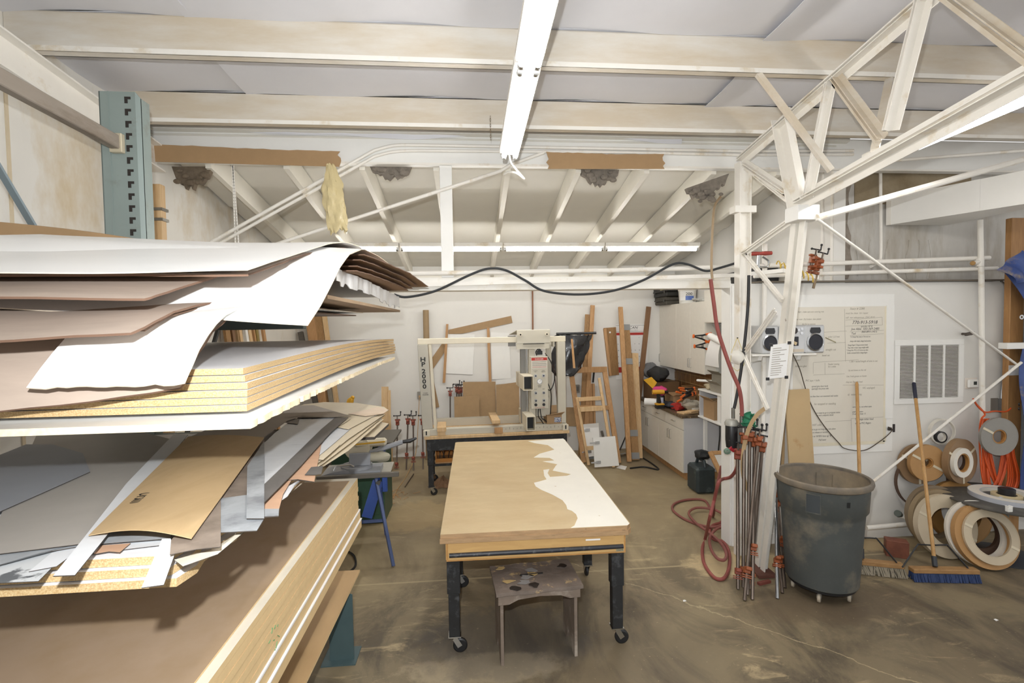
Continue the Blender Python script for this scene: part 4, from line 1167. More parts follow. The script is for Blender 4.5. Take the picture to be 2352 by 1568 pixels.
mb().box(-.06, GL - .02, .07, .135, z0 + 1.172, z0 + 1.245, .004).build('top_bar', machine_l, pm)
mb().box(GL - .14, GL - .03, .05, .13, z0 + .09, z0 + 1.17, .004).build('right_column', machine, pm)
mb().box(GL - .235, GL - .165, .30, .37, z0 + .03, z0 + 1.17, .004).build('rear_post', machine, pm)
mb().box(GL - .48, GL - .236, .30, .36, z0 + .80, z0 + .87, .003).build('tie_bar', machine, pm)
mb().box(GL - .165, GL - .14, .20, .36, z0 + 1.10, z0 + 1.172, .003).build('tie_bar', machine, pm)
# lettering on the column, one character under the other
for k, (ch, dz) in enumerate((('H', .0), ('P', .062), ('2', .150), ('0', .215), ('0', .280), ('0', .345))):
    zz = z0 + .955 - dz; xx = .045 - .04 * (zz - z0 - .086) / 1.084 
    text('letter', ch, .078, mat('letter_black', '17150f', .5, var=.02), col, frame(GM @ V((xx - .008, .0385, zz)), gx, Z_), .0006, align='CENTER', sx=1.25, bold=.0022)
for k, ch in enumerate(('CASE', 'CLAMP')):
    text('letter', ch, .020, ink_black, col, frame(GM @ V((.028, .0385, z0 + .545 - k * .022)), gx, Z_), .0004, align='CENTER', sx=1.2)
# carriage
cx0, cx1 = 1.215, 1.655
m = mb(); m.poly([(cx0, .03, z0 + 1.165), (cx1, .03, z0 + 1.165), (cx1, .03, z0 + 1.33), (cx0, .03, z0 + 1.33)], (0, .012, 0)); m.poly([(cx0, .03, z0 + 1.33), (cx1, .03, z0 + 1.33), (cx1 + .03, .22, z0 + 1.27), (cx0 - .08, .22, z0 + 1.27)], (0, .004, .006))
m.box(cx0 - .005, cx0 + .43, .035, .06, z0 + 1.085, z0 + 1.16)
cr = m.build('carriage_cover', machine, pm)
mb().box(cx0 - .10, cx0 - .002, .14, .18, z0 + 1.12, z0 + 1.26).build('carriage_plate', machine_d, pm)
mb().box(cx0 + .08, cx1 - .08, .022, .03, z0 + 1.147, z0 + 1.156).build('slot', dark_hole, pm)
for x in (cx0 + .045, cx1 - .045):
    mb().cyl((x, .03, z0 + 1.275), (x, .012, z0 + 1.275), .022, 14).build('bolt', machine_l, cr)
    mb().cyl((x, .0125, z0 + 1.275), (x, .008, z0 + 1.275), .011, 10).build('bolt_hole', dark_hole, cr)
mb().box(1.275, 1.345, .14, .20, z0 + .09, z0 + 1.08, .003).build('mast', machine_d, pm)
mb().cyl((1.357, .13, z0 + .09), (1.357, .13, z0 + 1.08), .009, 10).build('guide_rod', chrome, pm)
mb().box(1.375, 1.455, .06, .16, z0 + .002 + .085, z0 + 1.08, .003).build('slide_column', machine, pm)
mb().box(1.47, 1.66, .10, .16, z0 + .18, z0 + .42, .003).build('lower_plate', machine, pm)
mb().box(1.46, 1.60, .06, .10, z0 + .30, z0 + .315).build('lever', black_plastic, pm)
# the two square clamp tubes, open towards the viewer
def sq_tube(x0, x1, zc, hgt, y0, y1, nm):
    m = mb(); th = .010; z1, z2 = zc - hgt / 2, zc + hgt / 2
    m.box(x0, x1, y0, y1, z1, z1 + th); m.box(x0, x1, y0, y1, z2 - th, z2); m.box(x0, x0 + th, y0, y1, z1 + th, z2 - th); m.box(x1 - th, x1, y0, y1, z1 + th, z2 - th)
    o = m.build(nm, machine_l, pm)
    mb().box(x0 + th, x1 - th, y0 + .12, y0 + .125, z1 + th, z2 - th).build('tube_inside', black_rub, o)
    return o
sq_tube(1.255, 1.385, z0 + .665, .185, -.20, .45, 'clamp_tube')
sq_tube(1.285, 1.400, z0 + .155, .185, -.22, .45, 'clamp_tube')
# control panel
px0, px1, pz0, pz1, py = 1.385, 1.615, z0 + .30, z0 + .985, .0
pn = mb().box(px0, px1, py, py + .055, pz0, pz1, .003).build('control_panel', machine, pm)
mb().box(px0 + .012, px1 - .010, py - .0015, py, pz1 - .155, pz1 - .052).build('notice', mat('notice', 'd6d0c4', .6), pn)
mb().box(px0 + .012, px1 - .010, py - .0015, py, pz1 - .050, pz1 - .014).build('red_header', print_red, pn)
text('lettering', 'DANGER', .028, mat('letter_white', 'efe9e2', .6), pn, frame(GM @ V(((px0 + px1) / 2, py - .002, pz1 - .042)), gx, Z_), .0003, align='CENTER')
def tx(s, x, z, sz=.012): text('lettering', s, sz, ink_black, pn, frame(GM @ V((x, py - .001, z)), gx, Z_), .0003, align='CENTER')
for k in range(4):
    mb().box(px0 + .022, px1 - .02, py - .0022, py - .0014, pz1 - .072 - k * .022, pz1 - .068 - k * .022).build('notice_line', print_red if k == 3 else ink, pn)
kx = (px0 + .062, px1 - .062)
for (x, s1, s2) in ((kx[0], 'CLAMPING', 'TIME'), (kx[1], 'CLAMP', 'PRESSURE')):
    tx(s1, x, pz1 - .188); tx(s2, x, pz1 - .204)
tx('PRESSURE', (px0 + px1) / 2, pz1 - .385); tx('GAUGE', (px0 + px1) / 2, pz1 - .40)
tx('FRONT', kx[0], pz1 - .43); tx('REAR', kx[1], pz1 - .43)
for x in kx:
    for z in (pz1 - .25, pz1 - .475, pz1 - .575):
        k_ = mb().cyl((x, py, z), (x, py - .014, z), .020, 14).build('knob', chrome, pn)
        mb().cyl((x, py - .0141, z), (x, py - .024, z), .010, 10).build('knob_tip', black_plastic, k_)
    mb().cyl((x, py, pz0 + .055), (x, py - .012, pz0 + .055), .019, 14).build('button', black_plastic, pn)
g_ = mb().cyl(((px0 + px1) / 2, py, pz1 - .325), ((px0 + px1) / 2, py - .012, pz1 - .325), .034, 20).build('gauge', chrome, pn)
mb().cyl(((px0 + px1) / 2, py - .0121, pz1 - .325), ((px0 + px1) / 2, py - .0135, pz1 - .325), .027, 20).build('gauge_face', paper, g_)
mb().beam(((px0 + px1) / 2, py - .0145, pz1 - .325), ((px0 + px1) / 2 + .012, py - .0145, pz1 - .307), .003, .001, gy).build('needle', ink_black, g_)
text('lettering', 'HP 2000 CASE CLAMP', .014, print_red, pn, frame(GM @ V(((px0 + px1) / 2, py - .001, pz0 + .012)), gx, Z_), .0003, align='CENTER', sx=.95)
mb().box(px0 + .10, px0 + .17, .05, .12, pz1 + .02, pz1 + .07, .003).box(px0 + .115, px0 + .155, .06, .1, pz1 + .07, pz1 + .09).build('valve', black_plastic, pm)
hoses = [[(px1 - .01, .06, pz1 + .02), (px1 + .06, .05, pz1 - .1), (px1 + .10, .06, pz1 - .3), (px1 + .05, .07, pz1 - .45), (px1 - .005, .06, pz1 - .43)],
         [(px1 - .02, .08, pz1 + .04), (px1 + .09, .09, pz1 - .15), (px1 + .13, .12, pz1 - .45), (px1 + .16, .18, pz1 - .8), (px1 + .15, .22, z0 + .06)],
         [(px1 - .0, .03, pz1 - .35), (px1 + .045, .03, pz1 - .5), (px1 + .035, .06, z0 + .2), (px1 + .01, .09, z0 + .1)],
         [(px0 + .13, .07, pz0), (px0 + .14, .02, pz0 - .12), (px0 + .18, .03, z0 + .15), (px0 + .24, .05, z0 + .09)],
         [(px0 + .11, .07, pz0), (px0 + .10, .03, pz0 - .1), (px0 + .14, .04, z0 + .14), (px0 + .17, .05, z0 + .09)],
         [(px0 + .10, .09, pz1 + .01), (px0 + .08, .05, pz1 + .06), (px0 + .12, .06, pz1 + .10), (px0 + .15, .08, pz1 + .08)]]
for k, h in enumerate(hoses):
    mb().tube([GMp for GMp in bez(h, 6)], .0065 if k != 1 else .005, 7).build('hose', mat('hose_redbrown', '4a2420', .5) if k == 1 else black_rub, pm)
for x in (.03, GL - .05):
    mb().box(x - .04, x + .04, .0, .029, z0 + .0, z0 + .075, .003).build('corner_block', machine_l, pm)
    mb().box(x - .008, x + .008, -.006, -.0005, z0 + .02, z0 + .07).build('screw', black_plastic, pm)
# wood blocks and box on the press
def blockm(x, y, z, dx, dy, dz, label, mm=pine_light):
    return single(mb().box(x, x + dx, y, y + dy, z, z + dz, .002), 'wood_block', mm, label, 'wood block')
blockm(.17, .005, BZ + .001, .10, .022, .055, 'lower small wood block at the left end of the frame press')
blockm(.165, -.012, BZ + .058, .115, .37, .055, 'upper wood block at the left end of the frame press')
blockm(.90, -.02, z0 + .0, .105, .046, .075, 'short wood block standing against the front rail of the press', pine)
blockm(.87, -.012, z0 + .131, .105, .56, .045, 'long wood block lying across the press rails', pine_light)
bx = thing('cardboard_box', 'opened brown cardboard box with a white label on the right of the press', 'box', GM @ V((1.70, .25, z0 + .086)))
z1 = z0 + .087
m = mb(); m.box(1.60, 1.80, .035, .039, z1, z1 + .115); m.box(1.60, 1.80, .241, .245, z1, z1 + .115); m.box(1.60, 1.604, .039, .241, z1, z1 + .115); m.box(1.796, 1.80, .039, .241, z1, z1 + .115); m.box(1.604, 1.796, .039, .241, z1, z1 + .004)
m.build('box_body', cardboard, bx)
mb().poly([(1.60, .035, z1 + .116), (1.80, .035, z1 + .116), (1.83, -.03, z1 + .165), (1.62, -.03, z1 + .135)], (0, .002, .003)).build('flap', cardboard, bx)
mb().poly([(1.60, .24, z1 + .116), (1.80, .24, z1 + .116), (1.81, .30, z1 + .20), (1.62, .30, z1 + .20)], (0, .002, .003)).build('flap', cardboard, bx)
mb().box(1.70, 1.79, .0335, .0345, z1 + .02, z1 + .085).build('label', mat('box_label', 'c9cbd0', .6, spots='5a6a94', sscale=60, samt=.5, sw=.02), bx)

# crumpled brown paper heap on the floor under the machine bench
hp_ = P(1018, 1120, Z=0)
def heap(u, v):
    a = u * 2 * math.pi; r = (1 - v) * .13 * (1 + .25 * math.sin(5 * a) + .12 * math.sin(9 * a + 2))
    return (hp_.x + math.cos(a) * r, hp_.y + .10 + math.sin(a) * r, .004 + .11 * v ** .7 * (1 + .3 * math.sin(4 * a + 5 * v)) * (1 if v > .05 else 0))
single(MB().sheet(heap, 22, 9, .002), 'paper_heap', mat('heap_brown', '8a6a4e', .85, var=.25, scale=9, bump=.4), 'crumpled brown paper on the floor under the left end of the machine bench', 'paper')
single(MB().tube(bez([P(792, 1262, Z=.012), P(812, 1275, Z=.012), P(817, 1296, Z=.012), P(806, 1310, Z=.012), P(788, 1316, Z=.012)], 6), .010, 7), 'floor_cable', black_rub, 'dark cable looping on the floor beside the low MDF stack', 'cable')
# ================================================================== back room: things along the far wall
WB = YB - .006
def plank(p, q, w, th, mm, label, face=None, name='board', cat='board', group=None, b=.002):
    """a board from its foot p to its head q, w wide, th thick"""
    p = V(p); q = V(q); f = V(face) if face is not None else V((0, -1, 0))
    return single(MB().beam(p, q, w, th, f, b), name, mm, label, cat, group)
def leanpx(u0, v0, u1, v1, wpx, yh, label, mm, th=.03, yf=None, name='board', cat='board', group=None):
    """board leaning on the far wall: head at pixel (u1,v1) and depth yh, foot on the floor under (u0,v0)"""
    q = P(u1, v1, Y=yh)
    p = P(u0, v0, Z=.02) if yf is None else P(u0, v0, Y=yf)
    if yf is not None: p.z = .02
    w = wpx / FPX * yh
    return plank(p, q, w, th, mm, label, name=name, cat=cat, group=group)
def wallplate(px, th, mm, label, name='board', cat='board', y=WB, group=None):
    pts = [P(u, v, Y=y) for u, v in px]
    return single(MB().poly(pts, (0, -th, 0)), name, mm, label, cat, group)
q = P(978, 712, Y=8.03)
single(MB().tube([V((P(985, 1040, Y=7.93).x, 7.93, .005)), q], .048, 18, cap=False).tube([V((P(985, 1040, Y=7.93).x, 7.93, .005)), q], .042, 18, cap=False), 'cardboard_tube', mat('tube_brown', '9c8565', .75), 'tall brown cardboard tube standing behind the left end of the frame press', 'tube')
# loose sticks: hung on the far wall
wallplate([(1030, 757), (1174, 725), (1177, 741), (1062, 766), (1030, 767)], .018, mdf_dark, 'long tan board hung slanting upward high on the far wall')
wallplate([(1020, 782), (1023, 806), (993, 850), (992, 822)], .018, mdf_dark, 'short tan board slanting down to the press column on the far wall')
wallplate([(995, 868), (1009, 934), (996, 937)], .018, mdf_dark, 'narrow brown wedge showing through the press frame at left')
wallplate([(1025, 744), (1030, 744), (1023, 878), (1017, 878)], .045, pine, 'thin upright stick hung on the far wall left of the white panels', y=WB - .02)
wallplate([(1118, 752), (1124, 752), (1129, 880), (1123, 880)], .03, pine, 'thin upright stick hung between the two white panels', y=WB - .02)
wallplate([(1029, 767), (1090, 768), (1086, 860), (1024, 857)], .016, white_clean, 'square white panel hung on the far wall, left one', name='hardboard_sheet', cat='panel')
wallplate([(1126, 763), (1170, 765), (1173, 869), (1130, 871)], .016, white_clean, 'tall white panel hung on the far wall behind the press carriage', name='hardboard_sheet', cat='panel')
wallplate([(1139, 872), (1196, 866), (1197, 880), (1139, 882)], .012, white_clean, 'white panel edge peeping out just above the tan sheets', name='hardboard_sheet', cat='panel')
for px, y, lab in (([(1043, 911), (1100, 909), (1104, 1010), (1040, 1010)], 7.78, 'left and nearest tan sheet leaning behind the frame press'),
                   ([(1063, 877), (1138, 876), (1144, 1010), (1060, 1010)], 7.90, 'middle tan sheet leaning behind the frame press'),
                   ([(1139, 884), (1192, 877), (1198, 1010), (1146, 1010)], 7.84, 'right hand tan sheet leaning behind the frame press')):
    a, b = P(*px[0], Y=y), P(*px[1], Y=y)
    single(MB().poly([a, b, V((b.x, y - .12, .01)), V((a.x, y - .12, .01))], (0, .016, .0)), 'mdf_sheet', mdf_dark, lab, 'board', 'tan sheets behind the press')
# off-cuts behind the saw
for (u0, u1, v, y, lab, mm) in ((876, 892, 888, 7.95, 'taller pale off-cut board standing on the far wall behind the saw', pine_light), (891, 897, 896, 7.93, 'narrow pale off-cut beside the taller one behind the saw', pine_light),
                           (866, 883, 993, 7.6, 'short tan off-cut in front of the tall one behind the saw', mdf), (879, 902, 998, 7.5, 'short wide tan off-cut behind the saw handle', mdf)):
    a, b = P(u0, v, Y=y), P(u1, v, Y=y)
    single(MB().poly([a, b, V((b.x, y - .1, .01)), V((a.x, y - .1, .01))], (0, .018, 0)), 'offcut_board', mm, lab, 'board')
# lumber in the left corner
for k, (u1, v1, u0, w, mm, lab) in enumerate(((700, 640, 744, 20, pine, 'first brown board from the left in the lumber leaning in the far left corner'), (719, 640, 762, 15, oak, 'second board from the left in the lumber leaning in the far left corner'),
                                       (733, 640, 778, 10, pine_light, 'third narrow board in the lumber leaning in the far left corner'))):
    qd = P(u1, v1, Y=8.06); pf = P(u0 + 12, 930, Y=7.72); pf.z = .02
    plank(pf, qd, w / FPX * 8, .035, mm, lab, group='lumber in the far left corner')
gs = P(690, 762, Y=7.9); pf = P(752, 930, Y=7.7); pf.z = .02
plank(pf, gs, .075, .06, mat('grey_post', '565049', .8, var=.2, scale=9), 'dark grey post leaning in the far left corner', group='lumber in the far left corner')
gs = P(735, 770, Y=7.98); pf = P(783, 930, Y=7.62); pf.z = .02
plank(pf, gs, .06, .05, mat('grey_wood', '8c8578', .8, var=.2, scale=9), 'weathered grey board leaning rightmost in the far left corner', group='lumber in the far left corner')
cols = [oak, walnut, mdf_dark, pine_light, white_clean, pine_light, pine, mat('olive_board', '8f7c45', .7), pine]
uu = [526, 543, 553, 562, 572, 584, 593, 602, 614]
for k, (u, mm) in enumerate(zip(uu, cols)):
    f = P(u, 770, X=XL + .10 + .03 * (k % 2))
    y = f.y; zt_ = 2.55 - .03 * ((k * 5) % 4)
    plank((XL + .30, y, .02), (XL + .035 + .02 * (k % 2), y - .02 * k * .5, zt_), .06 + .04 * (k == 0), .03, mm, ORD[k] + ' board from the front in the lumber rack along the left wall', face=(1, 0, 0), group='lumber along the left wall')
f0, f1 = P(507, 735, X=XL + .2), P(490, 792, X=XL + .2)
single(MB().beam(f0 + (f0 - f1) * 1.0, f1 + (f1 - f0) * 6.0 + V((0, 0, 0)), .03, .03), 'rack_strut', black_paint, 'black steel strut slanting in front of the left wall lumber', 'strut')

# pipe clamps
def pipe_clamp(p, q, label, group, mm_pipe, mm_head, tail=.12, face=(0, -1, 0), r=.011, handle=.05, hs=1.0):
    """p foot, q top of the pipe; head with a crank screw at the top, sliding jaw at fraction 'tail' from the foot"""
    p = V(p); q = V(q); d = (q - p).normalized(); f = V(face); f = (f - d * f.dot(d)).normalized(); s = d.cross(f).normalized()
    t = thing('pipe_clamp', label, 'clamp', p, group)
    MB().cyl(p, q, r, 10).build('pipe', mm_pipe, t)
    m = MB(); h = q
    m.obox(h - d * .02 * hs, d, s, f, .030 * hs, .022 * hs, .020 * hs, .005); m.obox(h - d * .006 + f * .03 * hs, d, s, f, .016 * hs, .018 * hs, .028 * hs, .005); m.obox(h + d * .024 * hs, d, s, f, .010 * hs, .034 * hs, .016 * hs, .004)
    hd = m.build('head', mm_head, t)
    sc = h + f * .035 * hs
    MB().cyl(sc - d * .02, sc + d * .075 * hs, .007, 8).build('screw', pipe_steel, hd)
    m = MB(); e = sc + d * .075 * hs
    m.cyl(e - s * handle * .9 * hs, e + s * handle * .9 * hs, .0065 * hs, 8); m.cyl(e + s * handle * .9 * hs, e + s * handle * .9 * hs + d * .045 * hs, .006 * hs, 8); m.sphere(e + s * handle * .9 * hs + d * .05 * hs, .011 * hs, 8); m.sphere(e - s * handle * .9 * hs, .011 * hs, 8)
    m.build('crank', black_plastic, hd)
    j = p.lerp(q, tail); m = MB()
    m.obox(j, d, s, f, .022 * hs, .02 * hs, .02 * hs, .004); m.obox(j + f * .035 * hs + d * .01, d, s, f, .012 * hs, .018 * hs, .028 * hs, .004); m.obox(j - d * .035 * hs, d, s, f, .004, .03 * hs, .014 * hs); m.obox(j - d * .048 * hs, d, s, f, .004, .03 * hs, .014 * hs)
    m.build('sliding_jaw', mm_head, t)
    return t
for (u0, v0, u1, v1, tl, lab) in ((911, 1077, 913, 968, .10, 'first pipe clamp from the left against the far wall'), (933, 1078, 937, 966, .30, 'second pipe clamp from the left against the far wall'), (950, 1080, 949, 968, .24, 'third pipe clamp from the left against the far wall'), (972, 1077, 970, 967, .31, 'fourth pipe clamp half behind the machine bench')):
    p = P(u0, v0, Z=.01); q = P(u1, v1, Y=p.y + .25)
    pipe_clamp(p, q, lab, 'pipe clamps on the far wall', pipe_steel, clamp_red, tl, hs=1.15)
for (u, v, lab) in ((1034, 902, 'pipe clamp standing alone behind the left of the press frame'), (1049, 893, 'left pipe clamp of three bunched behind the press frame'), (1054, 896, 'middle pipe clamp of three bunched behind the press frame'), (1059, 894, 'right pipe clamp of three bunched behind the press frame')):
    q = P(u, v, Y=8.05); pipe_clamp((q.x - .01, 7.99 if u > 1040 else 7.9, .01), q, lab, 'pipe clamps behind the press', pipe_steel, clamp_red, .2, hs=1.1)
ob = P(964, 907, Y=WB)
t = thing('outlet_box', 'grey wall outlet with an orange cord just left of the press column', 'outlet', ob)
MB().box(ob.x - .035, ob.x + .035, WB - .04, WB, ob.z - .06, ob.z + .06, .004).build('cover', mat('outlet_grey', '97948c', .45, .3), t)
MB().box(ob.x - .012, ob.x + .014, WB - .06, WB - .041, ob.z - .03, ob.z + .0, .003).build('plug', mat('plug_tan', 'c9a47a', .6), t)
single(MB().tube(bez([(ob.x, WB - .06, ob.z - .03), P(961, 960, Y=8.0), P(955, 1040, Y=7.9), P(935, 1090, Z=.008), P(915, 1120, Z=.008), P(905, 1140, Z=.008)], 6), .005, 6), 'extension_cord', mat('cord_tan', 'c8a06a', .6), 'thin tan cord dropping from the wall outlet to the floor', 'cord')
single(MB().tube([P(1223, 660, Y=8.1), P(1224, 780, Y=8.12)], .013, 8), 'copper_pipe', mat('pipe_brown', '8b5b3e', .5), 'thin brown pipe dropping down the far wall above the press', 'pipe')
# black sack behind the press
c = P(1296, 815, Y=7.3)
def sack(u, v):
    a = u * 2 * math.pi; t = v
    w = .28 * (1 - .25 * t) * (1 if t < .85 else 1 - (t - .85) * 2.5); dx = .14 * (1 - t)
    r = 1 + .10 * math.sin(5 * a + 7 * t) + .06 * math.sin(11 * a - 9 * t)
    return (c.x + dx + math.cos(a) * w * r, c.y + math.sin(a) * .10 * r, c.z + .30 - .62 * t + .01 * math.sin(8 * a))
sk = thing('black_sack', 'black plastic sack hanging behind the right of the frame press', 'sack', (c.x, c.y, c.z - .32))
MB().sheet(sack, 28, 18, .002).build('bag', mat('sack_black', '2b2b2d', .25, var=.3, bump=.5, bscale=14, coat=.4), sk)
MB().cyl((c.x - .12, c.y, c.z + .325), (c.x + .50, c.y, c.z + .33), .02, 10).build('rim_bar', black_plastic, sk)
wallplate([(1311, 778), (1315, 778), (1321, 845), (1316, 845)], .02, pine, 'thin stick hanging beside the black sack', y=7.1)
pp = wallplate([(1320, 787), (1341, 784), (1339, 850), (1321, 852)], .001, paper, 'small white note sheet on the wall right of the black sack', name='note_sheet', cat='paper')
o_ = P(1325, 800, Y=WB - .0015)
text('handwriting', 'D  cut\nlist\n12 x 30', .045, ink, pp, WALLTXT((o_.x, o_.y, o_.z)), .0003, shear=.2)
ob2 = P(1326, 892, Y=WB); 
t = thing('outlet_box', 'grey wall outlet half hidden behind the wooden door frame', 'outlet', ob2)
MB().box(ob2.x - .035, ob2.x + .035, WB - .03, WB, ob2.z - .07, ob2.z + .07, .004).build('cover', mat('outlet_grey', '97948c', .45, .3), t)
MB().box(ob2.x - .014, ob2.x + .014, WB - .034, WB - .0305, ob2.z - .04, ob2.z + .04, .002).build('receptacle', mat('outlet_dark', '6d6a64', .5), t)
# lumber right of the press
leanpx(1333, 1046, 1349, 722, 10, 8.05, 'shorter of two tall boards leaning behind the wooden door frame', oak, .03)
leanpx(1343, 1046, 1361, 701, 10, 8.05, 'taller of two tall boards leaning behind the wooden door frame', pine, .035)
t = wallplate([(1386, 753), (1414, 751), (1421, 860), (1398, 863)], .018, oak, 'wide brown board with a hang hole on the far wall', name='shelf_board')
hq = P(1401, 763, Y=WB - .0195)
MB().cyl(hq, hq - V((0, .003, 0)), .016, 14).build('hang_hole', white_clean, t)
wallplate([(1385, 755), (1391, 754), (1403, 861), (1398, 863)], .05, pine, 'narrow board edge hung against the wide brown board', y=YB - .0005)
leanpx(1445, 1060, 1425, 705, 10, 7.98, 'tallest pine board leaning left of the calendar', pine, .04)
bd = leanpx(1459, 1056, 1437, 748, 16, 7.95, 'brown grained board bound with grey tape in front of the calendar', oak, .06)
pa = P(1459, 1056, Z=.02); qa = P(1437, 748, Y=7.95)
for fr in (.985, .72, .19, .03):
    c_ = pa.lerp(qa, fr); dd = (qa - pa).normalized()
    MB().beam(c_ - dd * .05, c_ + dd * .05, .125, .072, Y_).build('tape_band', mat('grey_tape', '8f9090', .4, .2), bd)
leanpx(1468, 1052, 1458, 811, 15, 7.9, 'pale pine board leaning rightmost of the upright lumber', pine_light, .04)
qd = P(1490, 704, Y=8.0); pd = P(1472, 870, Y=7.95)
plank(pd + (pd - qd) * .85, qd, .085, .02, walnut, 'dull brown board slanting across the right edge of the calendar')
# calendar
cpx = [(1414, 746), (1487, 741), (1487, 848), (1416, 853)]
ca = thing('wall_calendar', 'white wall calendar with red bands behind the leaning lumber', 'calendar', P(1450, 850, Y=WB))
cx0_, cz1 = P(1414, 746, Y=WB).x, P(1450, 744, Y=WB).z; cx1_, cz0 = P(1487, 741, Y=WB).x, P(1450, 870, Y=WB).z
yb = WB - .003
MB().box(cx0_, cx1_, yb, WB, cz0, cz1).build('sheet', paper, ca)
H_ = cz1 - cz0
MB().box(cx0_, cx1_, yb - .001, yb, cz1 - H_ * .20, cz1 - H_ * .155).build('red_band', print_red, ca)
MB().box(cx0_, cx1_, yb - .001, yb, cz0 + H_ * .12, cz0 + H_ * .22).build('red_band', print_red, ca)
for f in (.02, .135): MB().box(cx0_, cx1_, yb - .001, yb, cz1 - H_ * f - .004, cz1 - H_ * f).build('rule', ink_black, ca)
text('title', 'MILLICAN', .062, ink_black, ca, WALLTXT((cx0_ + .07, yb - .001, cz1 - H_ * .085)), .0003, shear=.25, sx=1.15)
text('subtitle', 'wholesale hardwood lumber and plywood', .016, ink, ca, WALLTXT((cx0_ + .12, yb - .001, cz1 - H_ * .115)), .0003)
dd_ = 1
for r in range(5):
    for cc in range(7):
        if r == 0 and cc < 5: continue
        if dd_ > 31: break
        text('date', str(dd_), .026, ink_black, ca, WALLTXT((cx0_ + .03 + cc * (cx1_ - cx0_ - .04) / 7, yb - .001, cz1 - H_ * .255 - r * H_ * .115)), .0003)
        dd_ += 1
# wooden frames leaning on the far wall
def rect_frame(name, label, stiles, rails, w, th, mm, y_of, cat='frame'):
    t = thing(name, label, cat, P(*stiles[0][0], Z=.01))
    for (a, b) in stiles:
        p = P(a[0], a[1], Z=.012); q = P(b[0], b[1], Y=y_of)
        MB().beam(p, q, w, th, Y_, b=.003).build('stile', mm, t)
    for (a, b, hpx) in rails:
        fa = (1065 - a[1]) / (1065 - 850.0)
        ya_ = lerp(7.12, y_of, fa) - th * .6
        p = P(a[0], a[1], Y=ya_); q = P(b[0], b[1], Y=ya_)
        MB().beam(p, q, .03, hpx / FPX * ya_, Z_, b=.003).build('rail', mm, t)
    return t
rect_frame('door_frame', 'larger orange pine frame like a door surround leaning right of the press', [((1341, 1062), (1311, 848)), ((1421, 1063), (1388, 846))], [((1304, 850), (1394, 848), 13), ((1322, 936), (1398, 936), 10)], .078, .038, pine, 7.75)
rect_frame('ladder_frame', 'smaller ladder-like pine frame leaning in front of the larger one', [((1352, 1068), (1325, 912)), ((1409, 1073), (1376, 868))], [((1328, 917), (1380, 914), 9), ((1332, 940), (1384, 937), 11), ((1347, 1029), (1400, 1026), 9)], .042, .035, pine_light, 7.45)
for k, (u0, u1, v, lab) in enumerate(((1347, 1360, 881, 'wide short plank stub standing inside the larger pine frame'), (1361, 1366, 881, 'narrow short plank stub inside the larger pine frame'))):
    a, b = P(u0, v, Y=7.9), P(u1, v, Y=7.9)
    single(MB().poly([a, b, V((b.x, 7.82, .01)), V((a.x, 7.82, .01))], (0, .03, 0)), 'plank_stub', pine, lab, 'board')
def hinged(px, y0, lab):
    a, b, c2, d2 = [P(*p, Y=y) for p, y in zip(px, (y0 + .12, y0 + .12, y0, y0))]
    c2.z = max(c2.z, .012); d2.z = max(d2.z, .012)
    t = thing('cabinet_door', lab, 'door panel', (d2 + c2) / 2)
    n = (b - a).cross(d2 - a).normalized()
    if n.y > 0: n = -n
    MB().poly([a, b, c2, d2], -n * .018).build('panel', white_clean, t)
    for f in (.18, .84):
        h = a.lerp(d2, f) + (b - a).normalized() * .06 + n * .012
        m = MB(); m.obox(h, (b - a).normalized(), n, (a - d2).normalized(), .035, .006, .02, .002); m.obox(h - (b - a).normalized() * .06, (b - a).normalized(), n, (a - d2).normalized(), .055, .010, .011, .002)
        m.build('hinge', chrome, t)
    return t
hinged([(1340, 974), (1375, 971), (1380, 1045), (1345, 1050)], 7.35, 'small white cabinet door half hidden behind the ladder-like frame')
hinged([(1362, 1005), (1413, 1001), (1422, 1069), (1366, 1073)], 7.05, 'white cabinet door with two chrome hinges leaning at the foot of the ladder-like frame')
wallplate([(1325, 975), (1363, 975), (1368, 1062), (1335, 1062)], .012, mat('grey_panel', '8e9193', .5), 'grey panel standing behind the pine frames', name='grey_panel', cat='panel', y=7.6)
wallplate([(1300, 935), (1330, 935), (1330, 978), (1300, 978)], .016, mdf_dark, 'tan board showing between the press and the pine frames', y=7.75)
single(MB().tube([P(1382, 990, Y=7.9), P(1396, 1045, Y=7.6)], .022, 10), 'metal_tube', steel, 'grey metal tube leaning behind the ladder-like frame', 'tube')
single(MB().beam(P(1365, 846, Y=8.1), P(1362, 878, Y=8.1), .028, .02, Y_), 'level_tool', black_plastic, 'black bar hanging behind the top rail of the larger pine frame', 'bar')
single(MB().poly([P(1415, 1074, Z=.003), P(1425, 1068, Z=.003), P(1440, 1071, Z=.003), P(1436, 1079, Z=.003)], (0, 0, .002)), 'paper_scrap', paper, 'white paper scrap on the floor before the pine frames', 'paper')
single(MB().tube(bez([P(1447, 1075, Z=.012), P(1480, 1072, Z=.012), P(1512, 1078, Z=.012), P(1500, 1066, Z=.012), P(1478, 1052, Z=.012)], 6), .012, 8), 'floor_cable', black_rub, 'dark cable lying on the floor at the foot of the cabinets', 'cable')
single(MB().tube([P(1424, 1032, Y=7.5), P(1450, 972, Y=8.0)], .010, 8), 'thin_rod', black_plastic, 'thin dark rod leaning behind the tall pine board', 'rod')
single(MB().tube([P(1424, 1045, Z=.04), P(1437, 1043, Z=.04)], .025, 10), 'chrome_pipe', chrome, 'short chrome pipe on the floor behind the tall pine board', 'pipe')

